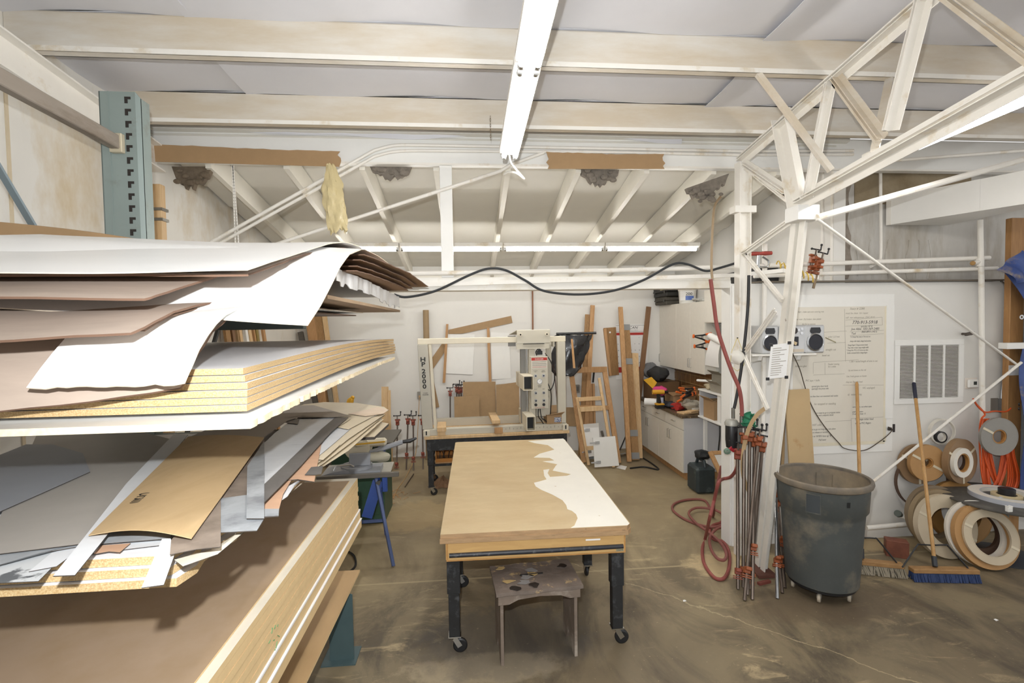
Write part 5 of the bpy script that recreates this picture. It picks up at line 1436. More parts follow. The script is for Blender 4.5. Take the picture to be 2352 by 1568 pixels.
# ------------------------------------------------------------------ wall cupboard, base cupboard, tiles
cabm = mat('cabinet_cream', 'e4dfd4', .5, var=.03, scale=20)
cabe = mat('cabinet_white', 'cfcfd2', .5, var=.02)
def hpull(parent, x, y, z0_, z1_):
    m = MB().tube([(x, y, z0_), (x - .025, y, z0_), (x - .025, y, z1_), (x, y, z1_)], .005, 6)
    return m.build('handle', chrome, parent)
UX = 3.28; ya0 = P(1618.7, 780, X=UX).y
uz0, uz1 = P(1618.7, 859.4, X=UX).z, P(1618.7, 691.7, X=UX).z
wc = thing('wall_cupboard', 'cream wall cupboard with three tall doors in the far right corner', 'cupboard', (UX + .14, 7.3, uz0))
MB().box(UX + .019, XR, ya0, YB - .05, uz0, uz1, .002).build('body', cabm, wc)
yd = [ya0, P(1585, 780, X=UX).y, P(1553, 780, X=UX).y, P(1515, 780, X=UX).y]
for k in range(3):
    d_ = MB().box(UX, UX + .0185, yd[k] + .002, yd[k + 1] - .002, uz0 - .008, uz1 + .002, .002).build('door', cabm, wc)
    hy = {0: yd[1] - .035, 1: yd[1] + .035, 2: yd[3] - .035}[k]
    hpull(d_, UX, hy, uz0 + .06, uz0 + .19)
MB().box(UX + .06, UX + .08, yd[3], YB - .05, uz0, uz1).build('filler', cabe, wc)
LX = 2.885; ly0 = 6.36; ly1 = YB - .06
lc = thing('base_cupboard', 'cream base cupboard with three drawers and four doors along the right wall', 'cupboard', (LX + .3, 7.2, 0))
MB().box(LX + .019, XR - .01, ly0, ly1, .11, .868, .002).build('body', cabe, lc)
MB().box(LX + .06, XR - .03, ly0 + .03, ly1, .002, .108).build('plinth', pine, lc)
n3 = [lerp(ly0, ly1, k / 3) for k in range(4)]
dz0 = .70
for k in range(3):
    d_ = MB().box(LX, LX + .0185, n3[k] + .002, n3[k + 1] - .002, dz0 + .004, .866, .002).build('drawer', cabm, lc)
    c_ = (n3[k] + n3[k + 1]) / 2; m = MB().tube([(LX, c_ - .05, .785), (LX - .025, c_ - .05, .785), (LX - .025, c_ + .05, .785), (LX, c_ + .05, .785)], .005, 6); m.build('handle', chrome, d_)
n4 = [lerp(ly0, ly1, k / 4) for k in range(5)]
for k in range(4):
    d_ = MB().box(LX, LX + .0185, n4[k] + .002, n4[k + 1] - .002, .11, dz0 - .004, .002).build('door', cabm, lc)
    hy = n4[k + 1] - .035 if k % 2 == 0 else n4[k] + .035
    hpull(d_, LX, hy, .50, .63)
tag(single(MB().box(LX - .03, XR - .003, ly0 - .02, ly1 + .03, .869, .907, .004), 'worktop', mat('worktop_stone', '5c4d3c', .35, var=.35, scale=30, spots='a28c68', sscale=22, samt=.40, sw=.05), 'brown speckled laminate worktop on the base cupboard', 'worktop'), None)
tile_m = [mat('tile_brown_%d' % k, h_, .35, var=.1, scale=15) for k, h_ in enumerate(('8a6238', '7d5730', '936a40'))]
ts = .150
for r in range(4):
    for c in range(11):
        y = 6.42 + c * (ts + .012); z = .912 + r * (ts * .88 + .010)
        if z + ts * .88 > uz0 + .03: continue
        MB().box(XR - .010, XR, y, y + ts, z, z + ts * .88, .003).build('tile', tile_m[(r * 7 + c * 3) % 3], wr)
MB().box(XR - .005, XR, 6.40, 8.13, .908, uz0 + .01).build('grout', mat('grout', 'b99b6c', .8), wr)

# on the wall cupboard
def case(u, v, y0_, y1_, z0_, hgt, x0_, label, mm):
    t = thing('tool_case', label, 'case', (x0_ + .2, (y0_ + y1_) / 2, z0_))
    MB().box(x0_, x0_ + .34, y0_, y1_, z0_, z0_ + hgt * .48, .012).build('lower_shell', mm, t)
    MB().box(x0_ - .004, x0_ + .344, y0_ - .004, y1_ + .004, z0_ + hgt * .5, z0_ + hgt, .012).build('upper_shell', mm, t)
    MB().tube([(x0_, y0_ + .12, z0_ + hgt * .5), (x0_ - .05, y0_ + .13, z0_ + hgt * .5), (x0_ - .05, y1_ - .13, z0_ + hgt * .5), (x0_, y1_ - .12, z0_ + hgt * .5)], .012, 8).build('handle', mm, t)
    for yy in (y0_ + .08, y1_ - .08): MB().box(x0_ - .012, x0_ - .004, yy - .02, yy + .02, z0_ + hgt * .35, z0_ + hgt * .65, .002).build('latch', mat('latch_grey', '5c5c58', .5), t)
    return t
bcase = mat('case_black', '262624', .55, var=.25, scale=10)
cz = uz1 + .002
c1 = case(0, 0, 7.62, 8.10, cz, .13, UX - .10, 'dusty black tool case lying lowest on the wall cupboard', mat('case_dusty', '4c483f', .7, var=.25, scale=10))
c2 = case(0, 0, 7.55, 8.10, cz + .132, .15, UX - .12, 'black tool case stacked on top of the dusty one', bcase)
MB().box(UX - .1265, UX - .1245, 7.68, 7.80, cz + .235, cz + .262).build('sticker', mat('sticker', 'c9c39c', .6), c2)
bq = P(1578, 697, X=UX + .13)
bk = thing('plastic_bucket', 'white plastic pail lettered 200 on the wall cupboard', 'bucket', (UX + .13, bq.y, cz))
by_ = bq.y; bxx = UX + .135
MB().lathe([(.12, 0), (.135, .20), (.138, .20), (.142, .215), (.142, .225), (.128, .225), (.118, .01), (.001, .01)], (bxx, by_, cz), Z_, 28).build('shell', mat('pail', 'e3e1da', .4), bk)
def cyl_label(name, a0, a1, z0_, z1_, r0, mm, parent, c=(0, 0)):
    g = MB(); n = 10; vs = []
    for k in range(n + 1):
        a = lerp(a0, a1, k / n)
        for zz in (z0_, z1_): vs.append((c[0] + math.cos(a) * r0, c[1] + math.sin(a) * r0, zz))
    g._add(vs, [(2 * k, 2 * k + 2, 2 * k + 3, 2 * k + 1) for k in range(n)]); return g.build(name, mm, parent)
cyl_label('label', math.pi * 1.08, math.pi * 1.60, cz + .045, cz + .19, .1362, paper, bk, (bxx, by_))
cyl_label('label_blue', math.pi * 1.30, math.pi * 1.60, cz + .05, cz + .115, .1368, mat('label_blue', '5a74b8', .5), bk, (bxx, by_))
an = math.pi * 1.42; tq = V((bxx + math.cos(an) * .139, by_ + math.sin(an) * .139, cz + .125)); tdir = V((-math.sin(an), math.cos(an), 0))
text('lettering', '200', .062, mat('letter_navy', '23262e', .5), bk, frame(tq, tdir, Z_), .0004, align='CENTER', sx=1.1)
single(MB().box(UX + .02, UX + .20, 6.62, 6.80, cz, cz + .05, .015).tube([(UX + .0, 6.70, cz + .03), (UX - .02, 6.85, cz + .045), (UX + .05, 6.95, cz + .03)], .014, 8), 'hand_tool', mat('tool_grey', 'bdbcb6', .5), 'pale grey hand tool on the near end of the wall cupboard', 'tool')
single(MB().box(UX + .06, UX + .27, 6.58, 7.15, cz + .10, cz + .30, .01), 'dark_box', black_plastic, 'dark box in the shadow at the back of the wall cupboard top', 'box') if False else None

# on the worktop
wz = .909
def at_w(u, v, z): return P(u, v, Z=z)
# brown carton with the backpack on it
q = at_w(1480, 905, wz + .05)
ct = thing('carton', 'tall brown carton at the far end of the worktop under the backpack', 'box', (3.16, 7.86, wz))
MB().box(2.95, 3.40, 7.62, 8.05, wz, wz + .30, .004).build('box_body', card_dark if False else mat('carton_brown', '6f5235', .8), ct)
MB().box(2.95, 3.40, 7.80, 7.86, wz + .3005, wz + .302).build('tape', mat('tape_tan', '9d7f56', .4), ct)
bp_ = thing('backpack', 'black and grey backpack with a yellow flap on the tall carton', 'bag', (3.15, 7.8, wz + .303))
def blob(cc, rx, ry, rz, seed, amp=.12, n=16):
    rr = random.Random(seed); ph = [rr.random() * 6 for _ in range(4)]
    def fn(u, v):
        th = v * math.pi; a = u * 2 * math.pi
        r = 1 + amp * math.sin(3 * a + ph[0]) * math.sin(th) + amp * .7 * math.sin(4 * th + 2 * a + ph[1]) + amp * .5 * math.sin(7 * a + ph[2]) * math.sin(th)
        return (cc[0] + rx * r * math.sin(th) * math.cos(a), cc[1] + ry * r * math.sin(th) * math.sin(a), cc[2] + rz * r * math.cos(th))
    return MB().sheet(fn, n, max(8, n // 2 + 2), .001)
blob((3.10, 7.78, wz + .42), .16, .24, .12, 3).build('pack_body', mat('pack_dark', '2e2f31', .7, var=.3), bp_)
blob((3.04, 7.96, wz + .46), .13, .10, .13, 4).build('pack_side', mat('pack_grey', '6f7073', .8), bp_)
yf = [P(1479, 873, Y=7.52), P(1497, 866, Y=7.53), P(1509, 878, Y=7.50), P(1500, 893, Y=7.48)]
MB().poly(yf, (.0, .012, .004)).build('yellow_flap', mat('pack_yellow', 'd9a422', .6), bp_)
# drill
dq = at_w(1507, 940, wz + .01) + V((.10, .12, 0))
dr_ = thing('cordless_drill', 'yellow and black cordless drill standing on its battery', 'drill', (dq.x, dq.y, wz))
MB().box(dq.x - .06, dq.x + .06, dq.y - .045, dq.y + .045, wz, wz + .055, .008).build('battery', black_plastic, dr_)
MB().box(dq.x - .062, dq.x + .062, dq.y - .047, dq.y + .047, wz + .056, wz + .078, .006).build('battery_top', mat('drill_yellow', 'd8a02a', .5), dr_)
MB().beam((dq.x, dq.y, wz + .079), (dq.x - .02, dq.y + .01, wz + .215), .04, .05, X_, b=.01).build('grip', black_plastic, dr_)
MB().cyl((dq.x - .10, dq.y + .02, wz + .245), (dq.x + .07, dq.y + .0, wz + .245), .034, 14).build('motor', mat('drill_yellow', 'd8a02a', .5), dr_)
MB().cyl((dq.x + .071, dq.y, wz + .245), (dq.x + .13, dq.y - .006, wz + .245), .024, 14, .014).build('chuck', black_plastic, dr_)
single(blob((dq.x + .09, dq.y + .20, wz + .235), .11, .08, .065, 6, .2), 'pink_cloth', mat('cloth_pink', 'd0417e', .8), 'crumpled pink cloth on top of the black can', 'cloth')
kq = (dq.x + .10, dq.y + .20)
cn = thing('paint_can', 'black can with a white label behind the drill', 'can', (kq[0], kq[1], wz))
MB().lathe([(.058, 0), (.06, .004), (.06, .155), (.054, .163), (.001, .163)], (kq[0], kq[1], wz), Z_, 22).build('can_body', black_plastic, cn)
cyl_label('label', math.pi * 1.28, math.pi * 1.6, wz + .02, wz + .14, .0606, mat('label_greywhite', 'bfc4d4', .5), cn, kq)
rq_ = at_w(1488, 922, wz + .05)
rl = thing('paper_roll', 'white paper roll at the far end of the worktop', 'roll', (rq_.x, rq_.y, wz))
MB().cyl((rq_.x - .06, rq_.y - .02, wz + .056), (rq_.x + .10, rq_.y - .10, wz + .056), .055, 20).build('roll', paper, rl)
MB().cyl((rq_.x - .0605, rq_.y - .0195, wz + .056), (rq_.x - .064, rq_.y - .018, wz + .056), .018, 14).build('core', cardboard, rl)
def carton(name, label, x0, x1, y0, y1, z, hh, mm, flaps=True, cat='box', group=None):
    t = thing(name, label, cat, ((x0 + x1) / 2, (y0 + y1) / 2, z), group)
    m = MB(); w = .005
    m.box(x0, x1, y0, y0 + w, z, z + hh); m.box(x0, x1, y1 - w, y1, z, z + hh); m.box(x0, x0 + w, y0 + w, y1 - w, z, z + hh); m.box(x1 - w, x1, y0 + w, y1 - w, z, z + hh); m.box(x0 + w, x1 - w, y0 + w, y1 - w, z, z + w)
    m.build('box_body', mm, t)
    if flaps:
        MB().poly([(x0, y0, z + hh + .001), (x0, y1, z + hh + .001), (x0 - .07, y1 - .01, z + hh + .05), (x0 - .07, y0 + .01, z + hh + .05)], (.001, 0, .004)).build('flap', mm, t)
        MB().poly([(x0, y0, z + hh + .001), (x1, y0, z + hh + .001), (x1 - .01, y0 - .07, z + hh + .03), (x0 + .01, y0 - .07, z + hh + .03)], (0, .001, .004)).build('flap', mm, t)
    return t
carton('carton', 'low tan carton in the middle of the worktop', 3.02, 3.36, 6.98, 7.42, wz, .165, cardboard, True)
carton('carton', 'brown carton standing against the tiles behind the low tan one', 3.38, 3.54, 6.95, 7.5, wz, .26, mat('carton_mid', '8c673f', .8), False)
single(blob((2.98, 7.02, wz + .042), .09, .17, .04, 8, .25), 'work_gloves', mat('glove_grey', '3c3f46', .85, var=.3), 'dark grey work gloves lying before the low carton', 'gloves')
rd = mat('tool_red', 'b5352f', .45, var=.08)
for k, (yy, lab) in enumerate(((6.86, 'red bottle-shaped tool farther along the worktop edge'), (6.72, 'red bottle-shaped tool nearer along the worktop edge'))):
    t = thing('red_bottle', lab, 'bottle', (2.99, yy, wz), 'red bottles on the worktop')
    MB().lathe([(.04, 0), (.045, .01), (.045, .12), (.03, .15), (.03, .17), (.001, .17)], (2.94, yy - .03, wz + .046), V((.9, .45, 0)), 18).build('bottle', rd, t)
    MB().lathe([(.032, .171), (.034, .20), (.02, .205), (.001, .205)], (2.94, yy - .03, wz + .046), V((.9, .45, 0)), 18).build('cap', mat('cap_white', 'd9c9c2', .5), t)
single(blob((3.17, 6.66, wz + .075), .16, .20, .075, 9, .22, 20), 'plastic_bag', mat('clear_plastic', 'c9c2b2', .15, bump=.6, bscale=18, alpha=.62), 'crumpled clear plastic bag on the near end of the worktop', 'bag')
single(MB().obox(V((3.02, 6.50, wz + .013)), V((.95, .3, 0)).normalized(), V((-.3, .95, 0)).normalized(), Z_, .13, .07, .012, .002), 'wood_offcut', pine_light, 'flat pale wood piece at the near corner of the worktop', 'wood piece')
single(MB().obox(V((3.07, 6.47, wz + .036)), V((.8, .5, 0)).normalized(), V((-.5, .8, 0)).normalized(), Z_, .10, .05, .010, .002), 'wood_offcut', pine_light, 'smaller pale wood piece lying on the flat one', 'wood piece')
# spring clamps, orange tips
def spring_clamp(c, ang, label, s=1.0, group='spring clamps'):
    c = V(c); t = thing('spring_clamp', label, 'clamp', c, group)
    d = V((math.cos(ang), math.sin(ang) * .6, math.sin(ang) * .5)).normalized(); n = V((0, 0, 1)); n = (n - d * n.dot(d)).normalized()
    for sg in (-1, 1):
        MB().tube([c + d * .10 * s + n * sg * .006, c + n * sg * .022 * s, c - d * .09 * s + n * sg * .055 * s], [.008, .012, .010], 8).build('jaw', black_plastic, t)
        MB().tube([c - d * .035 * s + n * sg * .036 * s, c - d * .105 * s + n * sg * .060 * s], .014, 8).build('grip', mat('clamp_tip', 'dd6a26', .5), t)
        MB().sphere(c + d * .105 * s + n * sg * .010 * s, .015 * s, 8).build('pad', mat('clamp_tip', 'dd6a26', .5), t)
    MB().cyl(c - d.cross(n) * .02, c + d.cross(n) * .02, .012, 10).build('spring', chrome, t)
    return t
spring_clamp(P(1578, 897, X=3.06), .35, 'orange-gripped spring clamp uppermost in front of the tiles', 1.2)
spring_clamp(P(1572, 908, X=3.03), .2, 'orange-gripped spring clamp just below the uppermost', 1.2)
spring_clamp(P(1580, 904, X=3.12), .1, 'orange-gripped spring clamp at the right of the three over the worktop', 1.1)

# white open shelving nearer than the cupboards
SY0, SY1, SX0, SX1 = 5.30, 6.28, 3.06, 3.545
sh = thing('shelf_unit', 'white open shelving between the cupboards and the opening', 'shelves', ((SX0 + SX1) / 2, 5.8, 0))
for z_, nm in ((.90, 'shelf'), (1.265, 'shelf')):
    MB().box(SX0, SX1, SY0, SY1, z_, z_ + .022, .002).build(nm, white_clean, sh)
MB().box(SX0 + .02, SX1, SY1 - .02, SY1, .923, 1.264).build('divider', cabe, sh)
MB().box(SX0 + .02, SX0 + .04, SY0 + .42, SY0 + .50, .923, 1.264).build('post', white_clean, sh)
MB().box(SX0 + .05, SX0 + .09, SY0 + .05, SY0 + .09, .0, .899).build('post', white_clean, sh)
MB().box(SX1 - .09, SX1 - .05, SY1 - .09, SY1 - .05, .0, .899).build('post', white_clean, sh)
MB().box(SX0 + .05, SX0 + .09, SY1 - .09, SY1 - .05, .0, .899).build('post', white_clean, sh)
MB().box(SX0 + .16, SX1, SY0 + .3, SY0 + .62, 1.08, 1.10).build('shelf', white_clean, sh)
carton('carton', 'grey cardboard tray on the upper shelf', SX0 + .04, SX0 + .30, 5.72, 6.02, 1.288, .10, mat('carton_grey', '9d9688', .8), True)
carton('carton', 'open grey carton stacked on the cardboard tray', SX0 + .05, SX0 + .30, 5.70, 6.00, 1.395, .12, mat('carton_grey2', '8c8678', .8), True)
single(blob((SX0 + .12, 6.14, 1.335), .09, .09, .045, 12, .25), 'beige_bag', mat('bag_beige', 'b9ab8e', .8), 'beige bag of small parts on the far end of the upper shelf', 'bag')
t = thing('caulk_gun', 'white hand tool on the far end of the upper shelf', 'tool', (SX0 + .08, 6.15, 1.385))
MB().beam((SX0 - .02, 6.26, 1.40), (SX0 + .10, 6.0, 1.41), .05, .03, b=.01).build('body', white_clean, t)
MB().beam((SX0 + .10, 6.0, 1.405), (SX0 + .05, 5.98, 1.375), .02, .06, b=.006).build('trigger', black_plastic, t)
bo = P(1648, 893, X=SX0 + .10)
t = thing('drink_bottle', 'plastic drink bottle with a red and blue label on the upper shelf', 'bottle', (bo.x, bo.y, 1.288))
MB().lathe([(.045, 0), (.048, .02), (.048, .15), (.02, .20), (.016, .21), (.016, .235), (.001, .235)], (bo.x, bo.y, 1.288), Z_, 20).build('bottle', mat('bottle_blue', '4d7fc0', .2), t)
MB().lathe([(.049, .05), (.0495, .06), (.0495, .12), (.049, .13)], (bo.x, bo.y, 1.288), Z_, 20).build('label', mat('label_red', 'a83c48', .5), t)
MB().lathe([(.018, .236), (.018, .255), (.001, .256)], (bo.x, bo.y, 1.288), Z_, 14).build('cap', mat('cap_green', '3f7a4a', .5), t)
carton('carton', 'open brown carton on the lower shelf', SX0 + .03, SX0 + .27, 5.90, 6.18, .923, .24, cardboard, True)
single(MB().obox(P(1618, 912, X=SX0 + .1), V((.3, -.9, -.25)).normalized(), V((.9, .3, 0)).normalized(), V((.3, -.9, -.25)).normalized().cross(V((.9, .3, 0)).normalized()), .10, .022, .012, .002), 'wood_stick', pine, 'short wooden stick poking out of the brown carton', 'stick')
single(MB().lathe([(.06, 0), (.065, .01), (.065, .13), (.05, .15), (.001, .15)], (SX0 + .15, 5.62, .923), Z_, 18), 'dark_jar', mat('jar_dark', '2a2422', .3), 'dark jar on the lower shelf', 'jar')
# narrow upright cabinet and what hangs from it, seen past the jamb
tc_ = thing('tall_cabinet', 'narrow cream cabinet high on the right wall past the cupboard', 'cupboard', (3.42, 6.2, 2.17))
MB().box(3.26, XR - .003, 5.5, 6.50, 2.17, 2.62, .003).build('body', cabm, tc_)
MB().box(3.255, 3.2595, 5.51, 6.49, 2.18, 2.61).build('door', cabm, tc_)
single(MB().box(3.28, XR - .005, 5.3, 6.3, 2.63, 2.80, .01), 'dark_case', black_plastic, 'black case on top of the narrow cream cabinet', 'case')
t = thing('drain_pipe', 'grey plastic pipe with a flared top below the narrow cream cabinet', 'pipe', (3.42, 6.40, 1.45))
MB().cyl((3.42, 6.40, 1.45), (3.42, 6.40, 2.06), .035, 14).build('pipe', mat('pvc_grey', 'b9b9b4', .5), t)
MB().lathe([(.036, 0), (.05, .02), (.08, .07), (.09, .075), (.09, .10), (.001, .10)], (3.42, 6.40, 2.062), Z_, 18).build('flare', mat('pvc_grey', 'b9b9b4', .5), t)
t = thing('desk_lamp', 'black clip lamp with a shiny head below the narrow cream cabinet', 'lamp', (3.35, 5.72, 1.98))
blob((3.34, 5.72, 2.02), .10, .11, .09, 14, .06).build('shade', mat('lamp_black', '1d1d1f', .15, coat=.6), t)
MB().tube(bez([(3.34, 5.78, 2.0), (3.30, 5.95, 1.92), (3.34, 6.02, 1.80), (3.40, 6.03, 1.62)], 6), .010, 8).build('arm', black_plastic, t)
MB().box(3.30, 3.50, 5.6, 5.85, 1.86, 1.925, .01).build('base', mat('lamp_base', '55504c', .5), t)
q0 = P(1645, 765, X=3.2); q1 = P(1660, 790, X=3.16)
t = thing('paper_towel', 'white paper hanging from its roll beside the narrow cabinet', 'paper', P(1632, 845, X=3.2))
r0, r1 = P(1632, 772, X=3.18), P(1668, 790, X=3.02)
MB().cyl(r0, r1, .045, 18).build('roll', paper, t)
e0_, e1_ = P(1632, 780, X=3.14), P(1656, 785, X=3.06); f0_, f1_ = P(1620, 838, X=3.12), P(1652, 844, X=3.04)
MB().sheet(lambda u, v: e0_.lerp(e1_, u).lerp(f0_.lerp(f1_, u), v) - X_ * .02 * math.sin(v * 3), 4, 6, .001).build('sheet', paper, t)
spring_clamp(P(1613, 774, X=3.12), 2.9, 'orange-gripped spring clamp clipped beside the hanging paper, upper one', 1.1)
spring_clamp(P(1614, 794, X=3.12), 3.2, 'orange-gripped spring clamp clipped beside the hanging paper, lower one', 1.1)
# jerry can and framed panel below the shelves
jc = P(1622, 1135, Z=0)
t = thing('jerry_can', 'dark blue green plastic can on the floor past the base cupboard', 'can', (jc.x, jc.y + .1, 0))
jm = mat('can_bluegreen', '343d40', .5, var=.2, scale=9, spots='5d6b6a', sscale=6, samt=.36)
MB().box(jc.x - .12, jc.x + .13, jc.y - .0, jc.y + .30, .0, .34, .03).build('body', jm, t)
MB().tube([(jc.x, jc.y + .03, .335), (jc.x, jc.y + .05, .41), (jc.x, jc.y + .22, .41), (jc.x, jc.y + .26, .335)], .02, 8).build('handle', jm, t)
blob((jc.x + .02, jc.y + .15, .47), .10, .12, .055, 17, .1).build('lid', mat('lid_black', '1f2224', .5), t)
fp = [P(1624, 1034, Y=5.55), P(1705, 1034, Y=5.55), P(1715, 1150, Y=5.25), P(1652, 1150, Y=5.25)]
t = thing('framed_board', 'white board in a pine frame leaning behind the door jamb', 'board', P(1655, 1148, Z=0))
x0_, x1_ = fp[0].x, fp[0].x + .5; zt_ = fp[0].z
bot = V((P(1655, 1150, Z=0).x, 5.18, .012)); top = V((x0_ + .01, 5.5, zt_))
dv_ = (top - bot).normalized()
for a, b in ((bot, top), (bot + X_ * .55, top + X_ * .55)): MB().beam(a, b, .05, .03, Y_, b=.002).build('frame_side', pine, t)
for a in (bot + dv_ * .02, top - dv_ * .02): MB().beam(a + X_ * .026, a + X_ * .524, .03, .045, dv_, b=.002).build('frame_rail', pine, t)
MB().poly([bot + dv_ * .045 + X_ * .027, bot + dv_ * .045 + X_ * .523, top - dv_ * .045 + X_ * .523, top - dv_ * .045 + X_ * .027], (0, .008, 0)).build('white_panel', white_paint, t)
single(MB().tube(bez([P(1652, 950, X=3.1), P(1653, 1000, X=3.08), P(1650, 1040, X=3.08), P(1653, 1075, X=3.05)], 5), .008, 7), 'hanging_cord', black_rub, 'black cord hanging down beside the shelving', 'cord')

# ------------------------------------------------------------------ mitre saw on its folding stand
SW = frame((-1.12, 4.86, 0), (1, .06, 0), (-.06, 1, 0))
def sb(): return MB(SW)
st_ = thing('saw_stand', 'blue folding saw stand with a grey top beyond the MDF stack', 'stand', SW @ V((0, 0, 0)))
blue = mat('stand_blue', '2e4a8f', .45, var=.12, scale=9); blue_grey = mat('stand_bluegrey', '4f5d83', .45, .2, var=.12)
sb().box(-.35, .31, -.16, .30, .738, .756, .003).build('top', mat('stand_top', 'a9a69c', .5, var=.1, scale=6), st_)
sb().box(-.36, .40, -.19, -.15, .742, .785, .003).build('front_rail', mat('rail_brown', '6f6a62', .5, .3), st_)
sb().beam((.18, -.15, .73), (.36, -.48, .012), .028, .028, b=.003).build('leg', blue_grey, st_)
sb().beam((.20, -.12, .73), (.22, .22, .012), .028, .028, b=.003).build('leg', blue, st_)
sb().beam((-.20, -.12, .73), (-.36, -.46, .012), .028, .028, b=.003).build('leg', blue_grey, st_)
sb().beam((-.20, .16, .73), (-.22, .45, .012), .028, .028, b=.003).build('leg', blue, st_)
sb().beam((-.27, -.30, .37), (.27, -.30, .37), .02, .025).build('brace', blue_grey, st_)
sb().beam((.09, -.17, .36), (.20, -.14, .70), .10, .03, Y_).build('side_plate', blue, st_)
sb().box(.24, .29, -.19, -.15, .60, .74, .006).build('clamp_block', blue, st_)
sb().cyl((.205, -.19, .69), (.205, -.15, .69), .022, 12).build('clamp_knob', chrome, st_)
ms = thing('mitre_saw', 'grey and cream compound mitre saw with a black handle', 'saw', SW @ V((.05, .05, .757)))
gm_ = mat('saw_grey', '9a9da3', .4, .2, var=.06); cream = mat('saw_cream', 'd5cdb8', .5)
sb().poly([(-.33, -.14, .758), (.22, -.14, .758), (.22, -.14, .80), (-.04, -.14, .80), (-.12, -.14, .82), (-.24, -.14, .80), (-.33, -.14, .775)], (0, .26, 0)).build('base', gm_, ms)
sb().lathe([(.15, 0), (.15, .028), (.001, .028)], (-.02, -.0, .802), Z_, 28).build('turntable', gm_, ms)
sb().box(-.08, .12, -.06, -.03, .831, .955, .004).build('fence', gm_, ms)
sb().tube([(-.22, -.12, .815), (-.20, -.10, .852), (-.06, -.10, .858), (-.03, -.10, .838)], .009, 8).build('carry_bar', chrome, ms)
sb().poly([(-.10, .03, .84), (-.05, .03, .84), (-.04, .03, 1.20), (-.09, .03, 1.20)], (0, .05, 0)).build('pivot_arm', gm_, ms)
sb().cyl((-.02, .00, 1.00), (.0, .10, 1.00), .13, 26).build('blade_guard', cream, ms)
sb().box(-.04, .27, -.02, .07, 1.00, 1.075, .02).build('motor_housing', cream, ms)
sb().beam((-.03, -.022, 1.035), (.26, -.022, 1.05), .004, .014).build('yellow_stripe', mat('saw_yellow', 'd9aa35', .5), ms)
sb().beam((.10, .02, .935), (.43, .02, 1.03), .05, .045, b=.012).build('handle_arm', gm_, ms)
sb().tube([(.43, .02, 1.03), (.50, .02, 1.035), (.565, .02, 1.06)], [.018, .022, .010], 10).build('handle', black_plastic, ms)
blob(SW @ V((.20, -.02, .90)), .12, .06, .05, 19, .1).build('dust_bag', mat('dust_bag', 'a7a290', .8), ms)
sb().box(-.02, .10, .10, .16, 1.12, 1.16, .01).build('top_cap', cream, ms)
gc = thing('green_cabinet', 'dark green steel machine cabinet behind the mitre saw', 'machine', (-1.25, 5.6, 0))
gr = mat('machine_green', '32503f', .45, var=.1, scale=6)
MB().box(-1.55, -.98, 5.42, 5.95, 0, .80, .01).build('body', gr, gc)
MB().box(-1.50, -1.03, 5.413, 5.4195, .10, .70, .004).build('door', gr, gc)
MB().box(-1.60, -.86, 5.32, 6.0, .90, .925, .004).build('table_top', mat('saw_table', '57534c', .35, .7), gc)
MB().box(-1.40, -1.1, 5.5, 5.85, .80, .90).build('column', gr, gc)
MB().cyl((-1.0, 5.36, .83), (-1.0, 5.40, .83), .05, 18).build('hand_wheel', blue, gc)
yh = P(805, 914, Y=5.9)
t = thing('yellow_funnel', 'yellow rounded tool tip showing above the far end of the off-cut pile', 'tool', (yh.x, 5.9, yh.z - .2))
MB().tube([(yh.x - .04, 5.9, .93), (yh.x - .03, 5.9, yh.z - .10), (yh.x + .0, 5.9, yh.z - .03), (yh.x + .02, 5.9, yh.z + .0)], [.03, .035, .04, .024], 12).build('body', mat('tool_yellow', 'dda72a', .45), t)
MB().sphere((yh.x + .025, 5.9, yh.z + .005), .024, 10).build('tip', mat('tool_yellow', 'dda72a', .45), t)
# shavings and rods on the floor near the saw
sv = MB(); rr = random.Random(31)
for k in range(60):
    q = P(rr.gauss(890, 22), rr.gauss(1138, 8), Z=.004); a = rr.random() * 6.28; L_ = rr.uniform(.03, .12)
    sv.tube([q, q + V((math.cos(a) * L_ * .5, math.sin(a) * L_ * .5, rr.uniform(.004, .02))), q + V((math.cos(a + .5) * L_, math.sin(a + .5) * L_, .002))], .003, 4)
tag(single(sv, 'wood_shavings', pine, 'loose wood shavings on the floor beside the saw stand', 'shavings'), None, kind='stuff')
single(MB().tube([P(930, 1118, Z=.008), P(950, 1088, Z=.008)], .008, 6), 'thin_rod', pipe_steel, 'thin dark rod lying on the floor near the far wall clamps', 'rod')
# ================================================================== around the column, right of the opening
YF = yo - .055
# dust mask on the jamb
mk = P(1693, 815, Y=YF)
t = thing('dust_mask', 'white dust mask hanging by yellow elastic on the door casing', 'mask', (mk.x, YF, mk.z - .08))
def mask(u, v):
    a = lerp(-1, 1, u); b = lerp(-1, 1, v)
    r = max(0, 1 - a * a * .9 - b * b * .9)
    return (mk.x + a * .062, YF - .004 - .055 * r ** .6, mk.z - .012 + b * (.058 - .012 * abs(a)) - (.02 if b < 0 else 0) * (1 - abs(a)))
MB().sheet(mask, 14, 12, .0015).build('cup', mat('mask_white', 'ece9e0', .8), t)
for sg in (-1, 1):
    MB().tube([(mk.x, YF - .003, mk.z + .155), (mk.x + sg * .055, YF - .004, mk.z + .03), (mk.x + sg * .06, YF - .004, mk.z - .01)], .0022, 5).build('elastic', mat('elastic', 'd9c566', .7), t)
    MB().tube(bez([(mk.x + sg * .06, YF - .004, mk.z - .01), (mk.x + sg * .062, YF - .004, mk.z - .09), (mk.x, YF - .004, mk.z - .145)], 6), .0022, 5).build('elastic', mat('elastic', 'd9c566', .7), t)
MB().cyl((mk.x, YF, mk.z + .155), (mk.x, YF - .012, mk.z + .155), .005, 8).build('pin', black_plastic, t)
